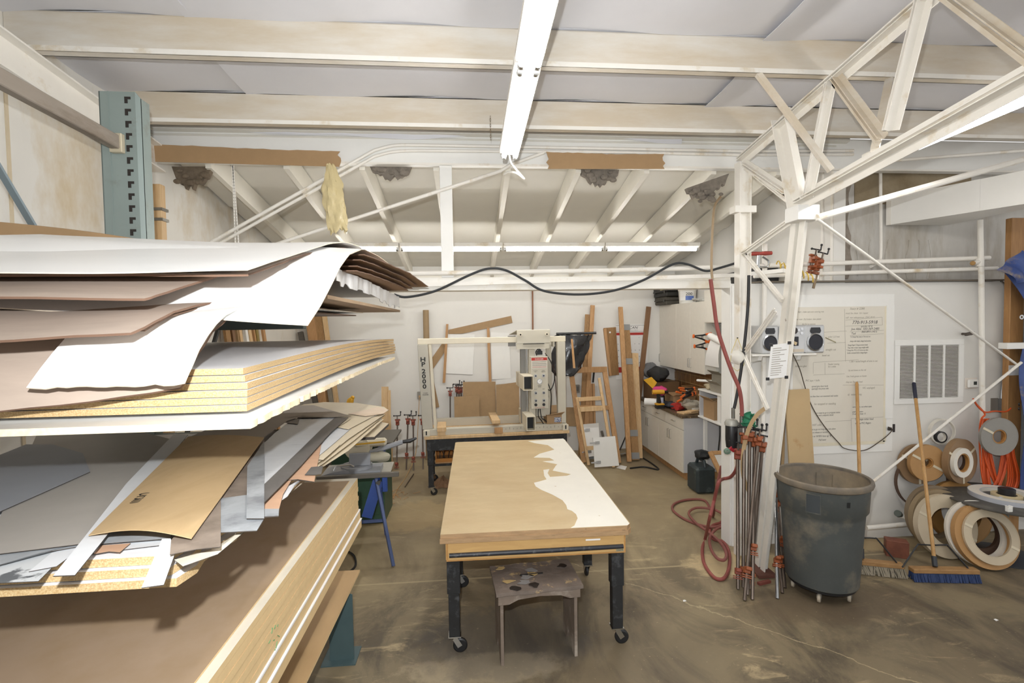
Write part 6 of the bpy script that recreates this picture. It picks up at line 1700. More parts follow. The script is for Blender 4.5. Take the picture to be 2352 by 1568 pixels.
MB().box(mk.x - .03, mk.x + .03, YF - .060, YF - .058, mk.z - .015, mk.z + .01).build('stamp', mat('mask_print', '8f8f8a', .7), t) if False else None

# air line: tan drop from the roof then red hose to the regulator
YR = yo - .10
YJ = yo - .075
single(MB().tube(bez([P(1655, 452, Y=YR + .3), P(1643, 470, Y=YR + .2), P(1638, 500, Y=YR), P(1634, 600, Y=YR), P(1636, 640, Y=YR)], 6), .011, 8), 'air_line', mat('line_tan', 'a58f72', .6), 'thin tan air line dropping from the rafters above the red hose', 'hose')
single(MB().tube(bez([P(1632, 641, Y=YR), P(1640, 700, Y=YR), P(1647, 750, Y=YR), P(1662, 800, Y=YR - .02), P(1680, 850, Y=YR - .05), P(1697, 890, Y=YR - .08), P(1703, 925, Y=YR - .08), P(1704, 955, Y=YR - .08)], 6), .017, 10), 'air_hose', red_rub, 'red air hose curving down across the jamb to the filter', 'hose')
single(MB().tube(bez([P(1720, 632, Y=YJ), P(1718, 700, Y=YJ - .0), P(1711, 780, Y=YJ - .0), P(1702, 850, Y=YJ - .0), P(1692, 910, Y=YJ - .0), P(1686, 938, Y=YJ - .0)], 6), .013, 10), 'black_hose', black_rub, 'black hose hanging in front of the outer column leg', 'hose')
fg = P(1690, 1005, Y=YJ - .0); s_ = 1 / FPX * 4.55
t = thing('air_filter', 'black and grey compressed air filter on the jamb beside the clamps', 'air filter', (fg.x, fg.y, fg.z - .20))
def pxz(u, v, y=YJ - .0): return P(u, v, Y=YJ if y is None else y)
bq = pxz(1680, 995); mbf = MB().lathe([(.02, -.135), (.045, -.125), (.052, -.06), (.052, .07), (.04, .10), (.001, .11)], bq, Z_, 16); mbf.build('bowl', black_plastic, t)
mbf = MB().lathe([(.058, .075), (.06, .10), (.045, .125), (.001, .13)], bq, Z_, 16); mbf.build('bowl_cap', mat('filter_grey', 'a9a79f', .5, .3), t)
c_ = pxz(1697, 1000); MB().box(c_.x - .03, c_.x + .025, c_.y - .03, c_.y + .03, c_.z - .16, c_.z + .12, .012).build('body', mat('filter_cast', '85827c', .5, .5, var=.2, scale=20), t)
c_ = pxz(1704, 966, YJ - .04); MB().cyl(c_ - Z_ * .04, c_ + Z_ * .045, .019, 10).build('coupling', steel, t)
c_ = pxz(1684, 948, YJ - .0); MB().cyl(c_ - Z_ * .05, c_ + Z_ * .045, .015, 10).build('coupling', steel, t)
c_ = pxz(1682, 1030, YJ - .03); MB().obox(c_, V((.8, 0, -.6)), Y_, V((.6, 0, .8)), .028, .012, .022, .004).build('red_lever', mat('lever_red', 'a3202c', .5), t)
c_ = pxz(1670, 1036, YJ - .04); MB().lathe([(.012, -.008), (.026, -.006), (.03, 0), (.026, .006), (.012, .008)], c_, V((-.4, -.9, 0)), 10, closed=True).cyl(c_, c_ + V((.03, .05, 0)), .008, 8).build('valve_wheel', mat('valve_green', '6d8573', .5, .4), t)
c_ = pxz(1692, 1042, YJ - .02); MB().cyl(c_ - Z_ * .03, c_ + Z_ * .05, .02, 10).build('brass_fitting', mat('brass', 'b39050', .35, .8), t)
# red hose coiled on the floor
hp = [P(1694, 1050, Y=YJ - .04), P(1692, 1075, Y=YJ - .04), P(1678, 1095, Y=YG - .16), P(1660, 1100, Y=YG - .10), P(1650, 1110, Y=YJ - .0), P(1640, 1150, Y=YG - .20)]
fl_pts = [(1632, 1200), (1620, 1235), (1613, 1262), (1618, 1295), (1640, 1325), (1662, 1328), (1674, 1305), (1675, 1270), (1662, 1245), (1640, 1238), (1630, 1225), (1636, 1207), (1655, 1200), (1662, 1190)]
hp += [P(1630, 1190, Y=YG - .34)] + [P(u, v, Z=.016) for u, v in fl_pts[1:]]
single(MB().tube(bez(hp, 6), .015, 9), 'air_hose', red_rub, 'red air hose looping from the filter to a coil on the floor by the jamb', 'hose')
l1 = [(1656, 1072), (1650, 1120)]
h2 = [P(1657, 1070, Y=YG + .30), P(1648, 1110, Y=YG + .35), P(1640, 1150, Y=YG + .42)]
loop = [(1637, 1185), (1620, 1150), (1580, 1147), (1550, 1156), (1545, 1170), (1566, 1188), (1600, 1203), (1636, 1210), (1660, 1203), (1665, 1186), (1640, 1170), (1600, 1166), (1582, 1178), (1598, 1200), (1628, 1222), (1655, 1246), (1668, 1270), (1664, 1285), (1648, 1282), (1634, 1262), (1630, 1235), (1645, 1215), (1668, 1208)]
h2 += [P(u, v, Z=.016 + (.030 if k > 6 else 0) + (.012 if k > 13 else 0)) for k, (u, v) in enumerate(loop)]
single(MB().tube(bez(h2, 6), .014, 9), 'air_hose', mat('hose_dull', '8a534c', .6, var=.12, scale=25), 'dull red hose lying in wide loops on the floor inside the opening', 'hose')
# green rag
rg = P(1719, 962, Y=YJ - .07)
def rag(u, v):
    a = lerp(-1, 1, u); b = lerp(-1, 1, v)
    return (rg.x + a * .062 + .012 * math.sin(b * 5), rg.y - .03 * (1 - a * a) + .022 * math.sin(a * 7 + b * 4) + .015 * math.sin(b * 9), rg.z + b * .062 + .012 * math.sin(a * 6 + 1) - .02 * a * a)
single(MB().sheet(rag, 18, 16, .004), 'green_rag', mat('rag_green', '3f8f6b', .9, var=.15, scale=12, bump=.4), 'crumpled green rag on the clamp heads', 'rag')

# bundle of pipe clamps standing against the column
cl_spec = [((1695, 1352), (1694, 1040), .12, yo - 0.122, pipe_steel, clamp_red, 'leftmost pipe clamp of the bundle at the column'),
           ((1707, 1348), (1709, 1004), .11, yo - 0.178, pipe_steel, clamp_orange, 'second pipe clamp from the left of the bundle at the column'),
           ((1710, 1378), (1741, 1010), .17, yo - 0.178, pipe_steel, clamp_orange, 'slanting pipe clamp crossing the front of the bundle'),
           ((1717, 1365), (1722, 1000), .14, yo - 0.138, pipe_steel, clamp_orange, 'pipe clamp behind the slanting one in the bundle'),
           ((1728, 1376), (1733, 1012), .30, yo - 0.154, pipe_steel, clamp_orange, 'pipe clamp right of the slanting one with a jaw at knee height'),
           ((1722, 1352), (1751, 1024), .08, yo - 0.090, pipe_steel, clamp_orange, 'rightmost and shortest pipe clamp of the bundle at the column')]
for (f, h, tl, yh, mp, mh, lab) in cl_spec:
    p = P(f[0], f[1], Z=.005); q = P(h[0], h[1], Y=yh)
    pipe_clamp(p, q, lab, 'pipe clamps at the column', mp, mh, tl, r=.014, hs=1.15, face=(-.4, -1, 0))
for (f, h, tl, yh, mp, lab) in (((1785, 1374), (1782, 1130), .33, YG - .42, pipe_galv, 'bright pipe clamp standing right of the column'), ((1797, 1362), (1780, 1165), .35, YG - .32, pipe_steel, 'dark pipe clamp leaning just behind the bright one'), ((1803, 1350), (1786, 1150), .5, YG - .2, pipe_steel, 'dark pipe clamp leaning farthest right of the column')):
    p = P(f[0], f[1], Z=.005); q = P(h[0], h[1], Y=yh)
    pipe_clamp(p, q, lab, 'pipe clamps right of the column', mp, clamp_orange, tl, r=.013, hs=1.0, face=(-.4, -1, 0))
# curved strips of wood
def strip_arc(pts, w, label, mm, yv):
    w3 = [P(u, v, Y=y) for (u, v), y in zip(pts, yv)]
    pth = bez(w3, 6); m = MB(); n = len(pth); vs = []; fs = []
    for i, p in enumerate(pth):
        d = (pth[min(i + 1, n - 1)] - pth[max(i - 1, 0)]).normalized(); s = d.cross(V((0, -1, 0))).normalized()
        wi = w * (1 if 0 < i < n - 1 else .5)
        vs += [p - s * wi / 2, p + s * wi / 2, p + s * wi / 2 + V((0, .004, 0)), p - s * wi / 2 + V((0, .004, 0))]
    for i in range(n - 1):
        for k in range(4):
            a = i * 4 + k; b = i * 4 + (k + 1) % 4; fs.append((a, b, b + 4, a + 4))
    fs += [(0, 1, 2, 3), tuple((n - 1) * 4 + k for k in (3, 2, 1, 0))]
    m._add(vs, fs); return single(m, 'bent_strip', mm, label, 'wood strip')
strip_arc([(1762, 934), (1737, 955), (1718, 990), (1708, 1035), (1706, 1080), (1713, 1112), (1722, 1130)], .036, 'bent tan wood strip arching over the clamp bundle', mat('strip_tan', 'b39872', .6), [yo - .22] * 7)
strip_arc([(1795, 962), (1799, 1000), (1798, 1060), (1793, 1120), (1782, 1160)], .030, 'bent tan wood strip behind the right side of the column', mat('strip_tan', 'b39872', .6), [YG - .06] * 5)
# notice clipped to the column leg
n0, n1 = P(1770, 792, Y=4.03), P(1813, 787, Y=4.03); n2, n3 = P(1806, 866, Y=4.05), P(1763, 870, Y=4.05)
def leg_at(z): return LEG_A.lerp(LEG_B, (z - LEG_A.z) / (LEG_B.z - LEG_A.z))
def onleg(u, v):
    q = P(u, v, X=X0); L_ = leg_at(q.z); y = L_.y - .088
    return P(u, v, Y=y)
nw = [onleg(1771, 792), onleg(1813, 787), onleg(1806, 866), onleg(1763, 870)]
t = thing('paper_notice', 'white paper notice taped to the inner column leg', 'notice', (nw[2] + nw[3]) / 2)
MB().poly(nw, (0, .0012, 0)).build('sheet', paper, t)
for k, (a, b) in enumerate(((0, .0), (1, .0), (2, 0), (3, 0))):
    c_ = nw[a]; MB().obox(c_ - Y_ * .001, X_, Y_, Z_, .014, .004, .012, .002).build('clip', black_plastic, t)
m = MB(); rr = random.Random(8)
for k in range(13):
    f = .12 + k * .065; a = nw[0].lerp(nw[3], f).lerp(nw[1].lerp(nw[2], f), .12); b = nw[0].lerp(nw[3], f).lerp(nw[1].lerp(nw[2], f), rr.uniform(.5, .9))
    m.beam(a - Y_ * .0006, b - Y_ * .0006, .0006, .004, Z_)
stuff(m.build('writing_line', ink_soft, t))

# red handled tool and clamps hanging at pipe level
th_ = P(1752, 582, Y=YG - .0)
t = thing('strap_tool', 'red-handled chrome strapping tool hung on the upper pipe', 'tool', P(1745, 615, Y=YG - .1))
rh = mat('handle_red', '9c3a30', .45)
a, b = P(1722, 583, Y=YG - .1), P(1772, 581, Y=YG - .1)
MB().tube([a, a.lerp(b, .3), a.lerp(b, .5), a.lerp(b, .7), b], [.018, .019, .016, .02, .018], 12).build('handle', rh, t)
MB().beam(P(1743, 585, Y=YG - .1), P(1741, 620, Y=YG - .1), .022, .02, Y_, b=.004).build('stem', chrome, t)
MB().tube(bez([P(1752, 590, Y=YG - .1), P(1765, 600, Y=YG - .1), P(1763, 612, Y=YG - .1), P(1744, 613, Y=YG - .1)], 5), .010, 8).build('frame', chrome, t)
for (u0, v0, u1, v1, lab, tl) in ((1861, 690 - 30, 1867, 580, 'left pipe clamp hanging on the upper wall pipe', -.0), (1868, 660, 1879, 592, 'right pipe clamp hanging on the upper wall pipe', 0)):
    pass
pipe_clamp(P(1860, 628, Y=YG - .10), P(1866, 592, Y=YG - .10), 'left pipe clamp hanging high on the wall pipe', 'pipe clamps on the wall pipe', pipe_steel, clamp_orange, .35, r=.014, hs=1.0)
pipe_clamp(P(1873, 628, Y=YG - .14), P(1880, 600, Y=YG - .14), 'right pipe clamp hanging high on the wall pipe', 'pipe clamps on the wall pipe', pipe_steel, clamp_orange, .4, r=.014, hs=1.0)
single(MB().beam(P(1876, 630, Y=YG - .13), P(1868, 662, Y=YG - .13), .02, .012, Y_), 'hook_strap', mat('hook_tan', '8d7a62', .5, .4), 'tan metal hook hanging below the wall pipe clamps', 'hook')
pts = []
A0, A1 = P(1785, 606, Y=YG - .14), P(1870, 641, Y=YG - .16)
for k in range(100):
    f = k / 99; a = f * 2 * math.pi * 8; c_ = A0.lerp(A1, f); pts.append(c_ + V((.0 + .012 * math.cos(a), .03 * math.cos(a), .032 * math.sin(a))))
single(MB().tube(pts, .006, 6), 'coil_hose', mat('hose_yellow', 'd8b64a', .4), 'yellow coiled air hose strung along the wall pipe by the column', 'hose')
# draped black cable
single(MB().tube(bez([P(905, 676, Y=YG - .05), P(935, 682, Y=YG - .05), P(1000, 668, Y=YG - .05), P(1075, 633, Y=YG - .05), P(1120, 617, Y=YG - .06), P(1160, 620, Y=YG - .06), P(1205, 643, Y=YG - .05), P(1250, 668, Y=YG - .06), P(1330, 676, Y=YG - .06), P(1410, 667, Y=YG - .05), P(1480, 642, Y=YG - .06), P(1545, 607, Y=YG - .07), P(1580, 607, Y=YG - .07), P(1620, 622, Y=YG - .06), P(1650, 616, Y=YG - .07), P(1690, 604, Y=YG - .07)], 7), .011, 8), 'power_cable', mat('cable_grey', '34373a', .5), 'black power cable sagging along the header of the opening', 'cable')
# boombox on its bracket shelf
sy0, sy1 = YG - .26, YG - .001
zs_ = P(1820, 812, Y=sy0).z
bs = thing('bracket_shelf', 'white shelf on two curved plastic brackets carrying the boombox', 'shelf', (P(1815, 812, Y=sy0).x, YG - .13, zs_ - .20))
sx0, sx1 = P(1728, 812, Y=sy0).x, P(1876, 812, Y=sy0).x
MB().box(sx0, sx1, sy0, sy1, zs_ - .018, zs_, .003).build('board', white_paint, bs)
for x in (P(1752, 830, Y=sy0).x, P(1842, 830, Y=sy0).x):
    pr = [(sy0 + .03, zs_ - .019), (sy1 - .0, zs_ - .019), (sy1 - .0, zs_ - .27), (sy1 - .03, zs_ - .25), (sy1 - .045, zs_ - .13), (sy1 - .08, zs_ - .09), (sy0 + .05, zs_ - .06)]
    MB().poly([(x - .018, y, z) for y, z in pr], (.036, 0, 0)).build('bracket', white_clean, bs)
bb = thing('boombox', 'silver portable stereo with two round speakers on the bracket shelf', 'stereo', (P(1820, 808, Y=sy0).x, YG - .14, zs_))
silver = mat('silver_plastic', 'c9cacb', .3, .35, var=.03)
zb0, zb1 = zs_ + .001, P(1820, 748, Y=sy0).z
def bx_(u0, u1, y0=sy0 + .01, y1=sy1 - .06): return P(u0, 780, Y=sy0).x, P(u1, 780, Y=sy0).x
for (u0, u1) in ((1750, 1791), (1852, 1897)):
    x0, x1 = bx_(u0, u1); yb_ = sy0 + .012
    sp = MB().box(x0, x1, yb_, sy1 - .05, zb0, zb1 + .004, .012).build('speaker', silver, bb)
    cx, r = (x0 + x1) / 2, (x1 - x0) * .44; cz_ = zb0 + (zb1 - zb0) * .40
    MB().lathe([(r, 0), (r, .008), (r * .86, .012), (r * .80, .004), (r * .80, .0)], (cx, yb_, cz_), -Y_, 30, closed=True).build('chrome_ring', chrome, sp)
    MB().lathe([(r * .80, .003), (r * .3, -.012), (.001, -.008)], (cx, yb_ - .002, cz_), -Y_, 26).build('cone', mat('cone_dark', '23242c', .5), sp)
    MB().poly([(cx - r * .5, yb_ - .001, zb1 - .072), (cx + r * .5, yb_ - .001, zb1 - .072), (cx + r * .62, yb_ - .001, zb1 - .05), (cx + r * .5, yb_ - .001, zb1 - .018), (cx - r * .5, yb_ - .001, zb1 - .018), (cx - r * .62, yb_ - .001, zb1 - .05)], (0, -.006, 0)).build('tweeter', mat('tweeter', '2e2f33', .5), sp)
x0, x1 = bx_(1792, 1851); yb_ = sy0 + .012
cb = MB().box(x0, x1, yb_, sy1 - .05, zb0, zb1, .008).build('centre_unit', silver, bb)
MB().lathe([(.03, 0), (.03, .006), (.001, .007)], (x0 + .145, yb_, zb1 - .045), -Y_, 20).build('display', mat('display_dark', '3a3230', .2), cb)
MB().box(x0 + .09, x0 + .185, yb_ - .006, yb_, zb0 + .07, zb0 + .155, .004).build('tape_door', mat('tape_black', '232329', .3), cb)
MB().obox(V((x0 + .135, yb_ - .008, zb0 + .10)), V((.9, 0, -.4)).normalized(), Y_, V((.4, 0, .9)).normalized(), .030, .0015, .014).build('note', mat('note_tan', 'cdb893', .7), cb)
for (dx, dz) in ((.185, .04), (.215, .03), (.215, .07)):
    MB().lathe([(.012, 0), (.013, .008), (.001, .010)], (x0 + dx, yb_, zb1 - dz), -Y_, 14).build('knob', mat('knob_white', 'dfe1e6', .3), cb)
MB().box(x0 + .02, x1 - .01, yb_ - .003, yb_, zb0 + .012, zb0 + .04, .001).build('lower_panel', mat('panel_tan', 'c5b9a8', .4), cb)
single(MB().tube([P(1896, 775, Y=sy0 + .1), P(1920, 786, Y=sy0 + .03)], .005, 6), 'antenna', mat('antenna', 'b0a98c', .3, .6), 'thin antenna rod pointing right from the stereo', 'antenna')
# framed notice board: big sheet of handwriting
YP = YG - .001
bl, br_, bt, bb_ = P(1812, 870, Y=YP).x, P(2050, 870, Y=YP).x, P(1930, 690, Y=YP).z, P(1930, 1040, Y=YP).z
nb = thing('notice_sheet', 'large sheet of yellowed paper covered in handwriting on the wall behind the stereo', 'paper', ((bl + br_) / 2, YP, bb_))
MB().box(bl, br_, YP - .008, YP, bb_ - .0, bt + .06, .001).build('backing_board', white_clean, nb)
MB().box(br_ - .085, br_ - .003, YP - .014, YP - .0085, P(2040, 960, Y=YP).z, P(2040, 700, Y=YP).z).build('side_strip', white_clean, nb)
YT = YP - .0095
pl0, pl1, pz1_, pz0_ = P(1821, 870, Y=YT).x, P(2034, 870, Y=YT).x, P(1930, 704, Y=YT).z, P(1930, 1018, Y=YT).z
MB().box(pl0, pl1, YT - .0005, YT + .001, pz0_, pz1_).build('sheet', notepaper, nb)
tape = mat('masking_tape', 'e2dac4', .6)
MB().box(pl1 - .02, pl1 + .012, YT - .0012, YT - .0006, pz0_, pz1_).build('tape_strip', tape, nb)
MB().box(pl0, pl1, YT - .0012, YT - .0006, pz0_ - .02, pz0_ + .012).build('tape_strip', tape, nb)
def wr_(u, v, s, hpx, mm=ink, sx=1.0):
    q = P(u, v, Y=YT - .0009)
    return text('handwriting', s, hpx / FPX * 4.72 / .72, mm, nb, WALLTXT((q.x, q.y, q.z)), .00015, shear=.22, sx=sx)
wr_(1952, 711, 'Stacy # 2280', 5, ink_soft); wr_(1942, 721, 'must be clean  for repair', 4, ink_soft); wr_(1942, 731, 'call  our salesperson  DSC 0532', 4, ink_soft)
wr_(1957, 744, '770-913-5918', 8, ink_black, 1.0); wr_(1977, 751, 'spindle HP B', 4)
wr_(1955, 758, 'Joe Able  503-369-2485', 5.5, ink_black, .95); wr_(1955, 768, 'Tad', 5, ink_black); wr_(1978, 764, '360-891-1415', 5, ink_black)
for (u, v, s) in ((1953, 775, 'To Change Flex Lines or Trim end, not'), (1952, 785, 'change collar heads, change bead position'), (1947, 794, 'Change fingers! Change pressure heads'), (1947, 800, 'Drag rollers in back, range straight width'),
                  (1944, 806, '* Change flex, PVC or 3.2 mm at out, then'), (1946, 812, 'further command before change fingers')):
    wr_(u, v, s, 3.6, ink, .62)
for (u, v, s, h, mm) in ((1826, 718, 'To Start - make sure not covering rest', 4, ink_soft), (1824, 735, 'to be reset  (Fy) button  then plastic', 4, ink_soft), (1842, 746, 'the for to remove', 4, ink_soft), (1902, 775, 'pulse 1,2,3 heat', 4, ink_soft),
                       (1896, 805, 'straight cut', 5, ink_soft), (1888, 818, 'bevel cut', 4.5, ink_soft), (1826, 843, 'Adhesive glue', 4.5, ink_soft), (1902, 838, 'Feeder running\nfor a while', 4, ink_soft), (1950, 832, '1 3/8 = varied length of trim in out', 4.5, ink_soft), (1948, 852, 'Up and down on the rail', 4, ink_soft), (1944, 866, 'Use 3 inch grease on feeder', 4, ink_soft),
                       (1850, 876, 'PVC tape = knife', 4.5, ink_soft), (1943, 879, 'they are The side bead', 4, ink_soft), (1864, 889, 'spread glue door both\nsparingly the press side', 4, ink), (1981, 893, 'VIC unpluged', 5, ink_soft), (1861, 912, 'ne then lines out seasoned seal outlet', 4, ink), (1947, 908, '6)   initial glueing', 4.5, ink_soft), (1870, 930, 'for stopped or standing', 5, ink_soft),
                       (1958, 936, 'sure motor, not when open', 3.8, ink_black), (1958, 947, 'push on button\nif cut from buzz  O', 3.8, ink_black), (1875, 950, 'to reset to go to program menu\nto end a setpoint detail', 4, ink), (1963, 965, 'To change cutter head', 4.6, ink_black), (1964, 974, 'to thin PVC fingers', 4.6, ink_black), (1862, 978, '* VISIT collar', 4.5, ink_soft), (1861, 988, 'rest to go not long thru take place', 4, ink), (1861, 995, 'so to release or tension', 4, ink), (1862, 1004, 'bit or NVSB b lace up "B"', 4.5, ink), (1880, 1012, 'Pull lever', 4.5, ink)):
    wr_(u, v, s, h, mm, .8)
m = MB()
def wline(u0, v0, u1, v1, w=.0022): m.beam(P(u0, v0, Y=YT - .0008), P(u1, v1, Y=YT - .0008), .0004, w, Z_)
for l in ((1942, 735, 2026, 728), (2026, 728, 2027, 746), (1942, 749, 2027, 746), (1952, 762, 2030, 758), (1952, 771, 2030, 766), (1940, 709, 1942, 830), (1880, 763, 1945, 760), (1900, 788, 1942, 786), (1868, 832, 1972, 826), (1895, 833, 1895, 860), (1868, 833, 1868, 858), (1868, 861, 1940, 858), (1936, 884, 2032, 884), (1955, 961, 2030, 957), (1955, 961, 1957, 1015), (1895, 968, 1955, 965)): wline(*l)
stuff(m.build('ruled_line', ink_soft, nb))
# cord and outlet
oq = P(2044, 983, Y=YG - .002)
t = thing('outlet_plate', 'black wall outlet plate below the notice sheet with a plugged-in cord', 'outlet', oq)
MB().box(oq.x - .052, oq.x + .052, YG - .008, YG - .0005, oq.z - .040, oq.z + .040, .002).build('plate', mat('plate_black', '2a201e', .5), t)
MB().box(oq.x - .035, oq.x + .0, YG - .03, YG - .0085, oq.z - .018, oq.z + .012, .004).build('plug', mat('plug_dark', '3b3633', .5), t)
single(MB().tube(bez([P(1811, 792, Y=YG - .25), P(1822, 815, Y=YG - .27), P(1837, 848, Y=YG - .10), P(1850, 892, Y=YG - .03), P(1866, 935, Y=YG - .02), P(1893, 978, Y=YG - .02), P(1925, 1015, Y=YG - .02), P(1942, 1030, Y=YG - .02), P(1985, 1034, Y=YG - .02), P(2020, 1014, Y=YG - .02), P(2040, 998, Y=YG - .02), P(2049, 986, Y=YG - .04), P(2040, 980, Y=YG - .035)], 6), .0042, 6), 'stereo_cable', mat('cord_brown', '4c4032', .6), 'thin dark cord looping from the stereo across the notice sheet to the outlet', 'cord')
# leaning tan board behind the can
a, b = P(1803, 896, Y=YG - .06), P(1859, 893, Y=YG - .06)
single(MB().poly([a, b, V((b.x, YG - .22, .01)), V((a.x, YG - .22, .01))], (0, .018, 0)), 'mdf_board', mat('mdf_stained', 'bfa57c', .7, var=.04, scale=5, spots='a98350', sscale=3.5, samt=.36, sw=.06), 'upright tan board with a water stain leaning behind the trash can', 'board')
# return air grille
gl, gr_, gt, gb = P(2053, 850, Y=YG).x, P(2211, 850, Y=YG).x, P(2130, 780, Y=YG).z, P(2130, 926, Y=YG).z
gv = thing('air_grille', 'large white louvred return air grille on the right hand wall', 'grille', ((gl + gr_) / 2, YG, gb))
fw = .055
MB().box(gl, gr_, YG - .012, YG - .0005, gt - fw, gt, .003).box(gl, gr_, YG - .012, YG - .0005, gb, gb + fw, .003).box(gl, gl + fw, YG - .012, YG - .0005, gb + fw, gt - fw).box(gr_ - fw, gr_, YG - .012, YG - .0005, gb + fw, gt - fw).build('frame', white_clean, gv)
MB().box(gl + fw, gr_ - fw, YG - .002, YG - .0006, gb + fw, gt - fw).build('back_plate', mat('grille_dark', '5c4f42', .9), gv)
cw = (gr_ - gl - 2 * fw) / 4
for k in range(1, 4):
    x = gl + fw + cw * k; MB().box(x - .009, x + .009, YG - .012, YG - .0021, gb + fw, gt - fw).build('mullion', white_clean, gv)
for k in range(4):
    m = MB(); n = 38; H2 = gt - gb - 2 * fw
    for j in range(n):
        z = gb + fw + H2 * (j + .5) / n
        m.obox(V((gl + fw + cw * (k + .5), YG - .007, z)), X_, V((0, .8, .6)), V((0, -.6, .8)), cw / 2 - .008, .0033, .0012)
    stuff(m.build('louvre_bank', white_clean, gv))
# thermostat, small fittings
tq = P(2229, 880, Y=YG)
t = thing('thermostat', 'white thermostat with a dark display right of the grille', 'thermostat', (tq.x, YG, tq.z - .05))
MB().box(tq.x - .065, tq.x + .065, YG - .008, YG - .0005, tq.z - .055, tq.z + .055, .003).build('back_plate', mat('thermo_cream', 'e6ddd3', .5), t)
MB().box(tq.x - .052, tq.x + .058, YG - .032, YG - .0085, tq.z - .042, tq.z + .042, .008).build('body', white_clean, t)
MB().box(tq.x + .0, tq.x + .034, YG - .0335, YG - .0321, tq.z - .012, tq.z + .022).build('display', mat('lcd_dark', '2f3430', .3), t)
c_ = P(2227, 767, Y=YG - .1)
single(MB().beam(P(2217, 768, Y=YG - .1), P(2237, 764, Y=YG - .1), .03, .03, b=.006).cyl(c_ + V((.02, .0, 0)), c_ + V((.02, .09, .0)), .012, 8), 'rod_clip', mat('clip_dark', '4d443c', .6), 'small dark fitting on the wall above the grille', 'fitting')
sq = P(2311, 930, Y=YG - .03)
t = thing('outlet_box', 'steel outlet box with plugs at the foot of the bare conduit', 'outlet', (sq.x, sq.y, sq.z - .06))
MB().box(sq.x - .06, sq.x + .06, YG - .07, YG - .001, sq.z - .065, sq.z + .065, .004).build('box_body', pipe_galv, t)
MB().box(sq.x - .14, sq.x - .061, YG - .006, YG - .001, sq.z - .07, sq.z + .07).build('mount_plate', mat('zinc_plate', '9a948b', .5, .4), t)
for dz in (.022, -.022): MB().cyl((sq.x + .01, YG - .0705, sq.z + dz), (sq.x + .04, YG - .12, sq.z + dz), .018, 10).build('plug', black_plastic, t)
# orange extension cord hung on the pipe
YC = YG - .15
pth = [P(2322, 937, Y=YC), P(2310, 945, Y=YC), P(2285, 944, Y=YC), P(2262, 946, Y=YC), P(2245, 932, Y=YC), P(2235, 915, Y=YC - .03), P(2243, 928, Y=YC + .01), P(2262, 950, Y=YC), P(2254, 962, Y=YC), P(2250, 990, Y=YC), P(2251, 1040, Y=YC)]
for k in range(6):
    o = k * 3.2; y = YC + .012 * ((k * 5) % 4) - .02
    pth += [P(2256 + o, 1095, Y=y), P(2268 + o, 1128 + k, Y=y - .01), P(2290 + o * .8, 1100, Y=y), P(2300 + o, 1050, Y=y), P(2304 + o * 1.2, 1010 - k * 3, Y=y), P(2312 + o * 1.1, 1045, Y=y - .01), P(2316 + o * 1.6, 1095, Y=y), P(2306 + o * 1.4, 1126, Y=y), P(2285 + o * .6, 1110, Y=y + .01), P(2262 + o, 1050, Y=y), P(2256 + o * .5, 990, Y=y), P(2259 + o * .8, 962, Y=y), P(2257 + o, 1000, Y=y + .01)]
single(MB().tube(bez(pth, 5), .0075, 7), 'extension_cord', orange_cord, 'orange extension cord hanging in long loops on the wall', 'cord')
# wooden post, blue tarp, bracket board
wp0, wp1 = P(2318, 800, Y=YG - .12), P(2350, 800, Y=YG - .12)
wz1 = P(2330, 500, Y=YG - .12).z
t = thing('wooden_post', 'rough wooden post at the right end of the wall beside the blue tarp', 'post', ((wp0.x + wp1.x) / 2, YG - .1, 0))
MB().box(wp0.x, wp1.x, YG - .12, YG - .06, 0, wz1, .004).build('shaft', wood('post_wood', 'b48957', '946a40', stretch=(9, 9, 1)), t)
zt_ = P(2330, 850, Y=YG - .12).z
MB().box(wp0.x - .002, wp1.x + .04, YG - .1225, YG - .12, zt_ - .05, zt_ + .05).build('tape_band', paper, t)
tm = mat('tarp_blue', '3a4f8a', .5, var=.25, scale=5, spots='8b7d68', sscale=3.5, samt=.40, sw=.05, bump=.35, bscale=9)
tx0 = P(2344, 700, Y=YG - .2).x
def tarp(u, v):
    z = lerp(2.62, .25, v); x = tx0 + u * 1.3 - .18 * max(0, .18 - v) / .18 * (1 - u) + .05 * math.sin(v * 9) * (1 - u)
    return (x, YG - .20 - .05 * math.sin(u * 16 + v * 3) - .035 * math.sin(v * 13 + u * 7), z + .10 * math.sin(u * 6) * (1 - v))
t = thing('blue_tarp', 'dusty blue tarpaulin bundled at the right edge of the photo', 'tarp', (tx0 + .5, YG - .25, .25))
MB().sheet(tarp, 30, 44, .004).build('tarp', tm, t)
tq1, tq2, tq3, tq4 = P(2288, 620, Y=YG - .26), P(2345, 575, Y=YG - .30), P(2380, 640, Y=YG - .34), P(2335, 650, Y=YG - .34)
MB().sheet(lambda u, v: tq1.lerp(tq2, u).lerp(tq4.lerp(tq3, u), v) - Y_ * (.05 * math.sin(math.pi * v) + .02 * math.sin(u * 9)), 10, 8, .004).build('tarp_fold', tm, t)
ge = P(2346, 728, Y=YG - .30)
MB().ring(ge, -Y_, .022, .011, .004, 18).build('grommet', chrome, t)
single(MB().box(P(2309, 790, Y=YG - .2).x, 6.4, YG - .22, YG - .135, P(2330, 801, Y=YG - .2).z, P(2330, 787, Y=YG - .2).z, .003), 'white_rail', white_clean, 'white rail jutting in from the right in front of the wooden post', 'rail')

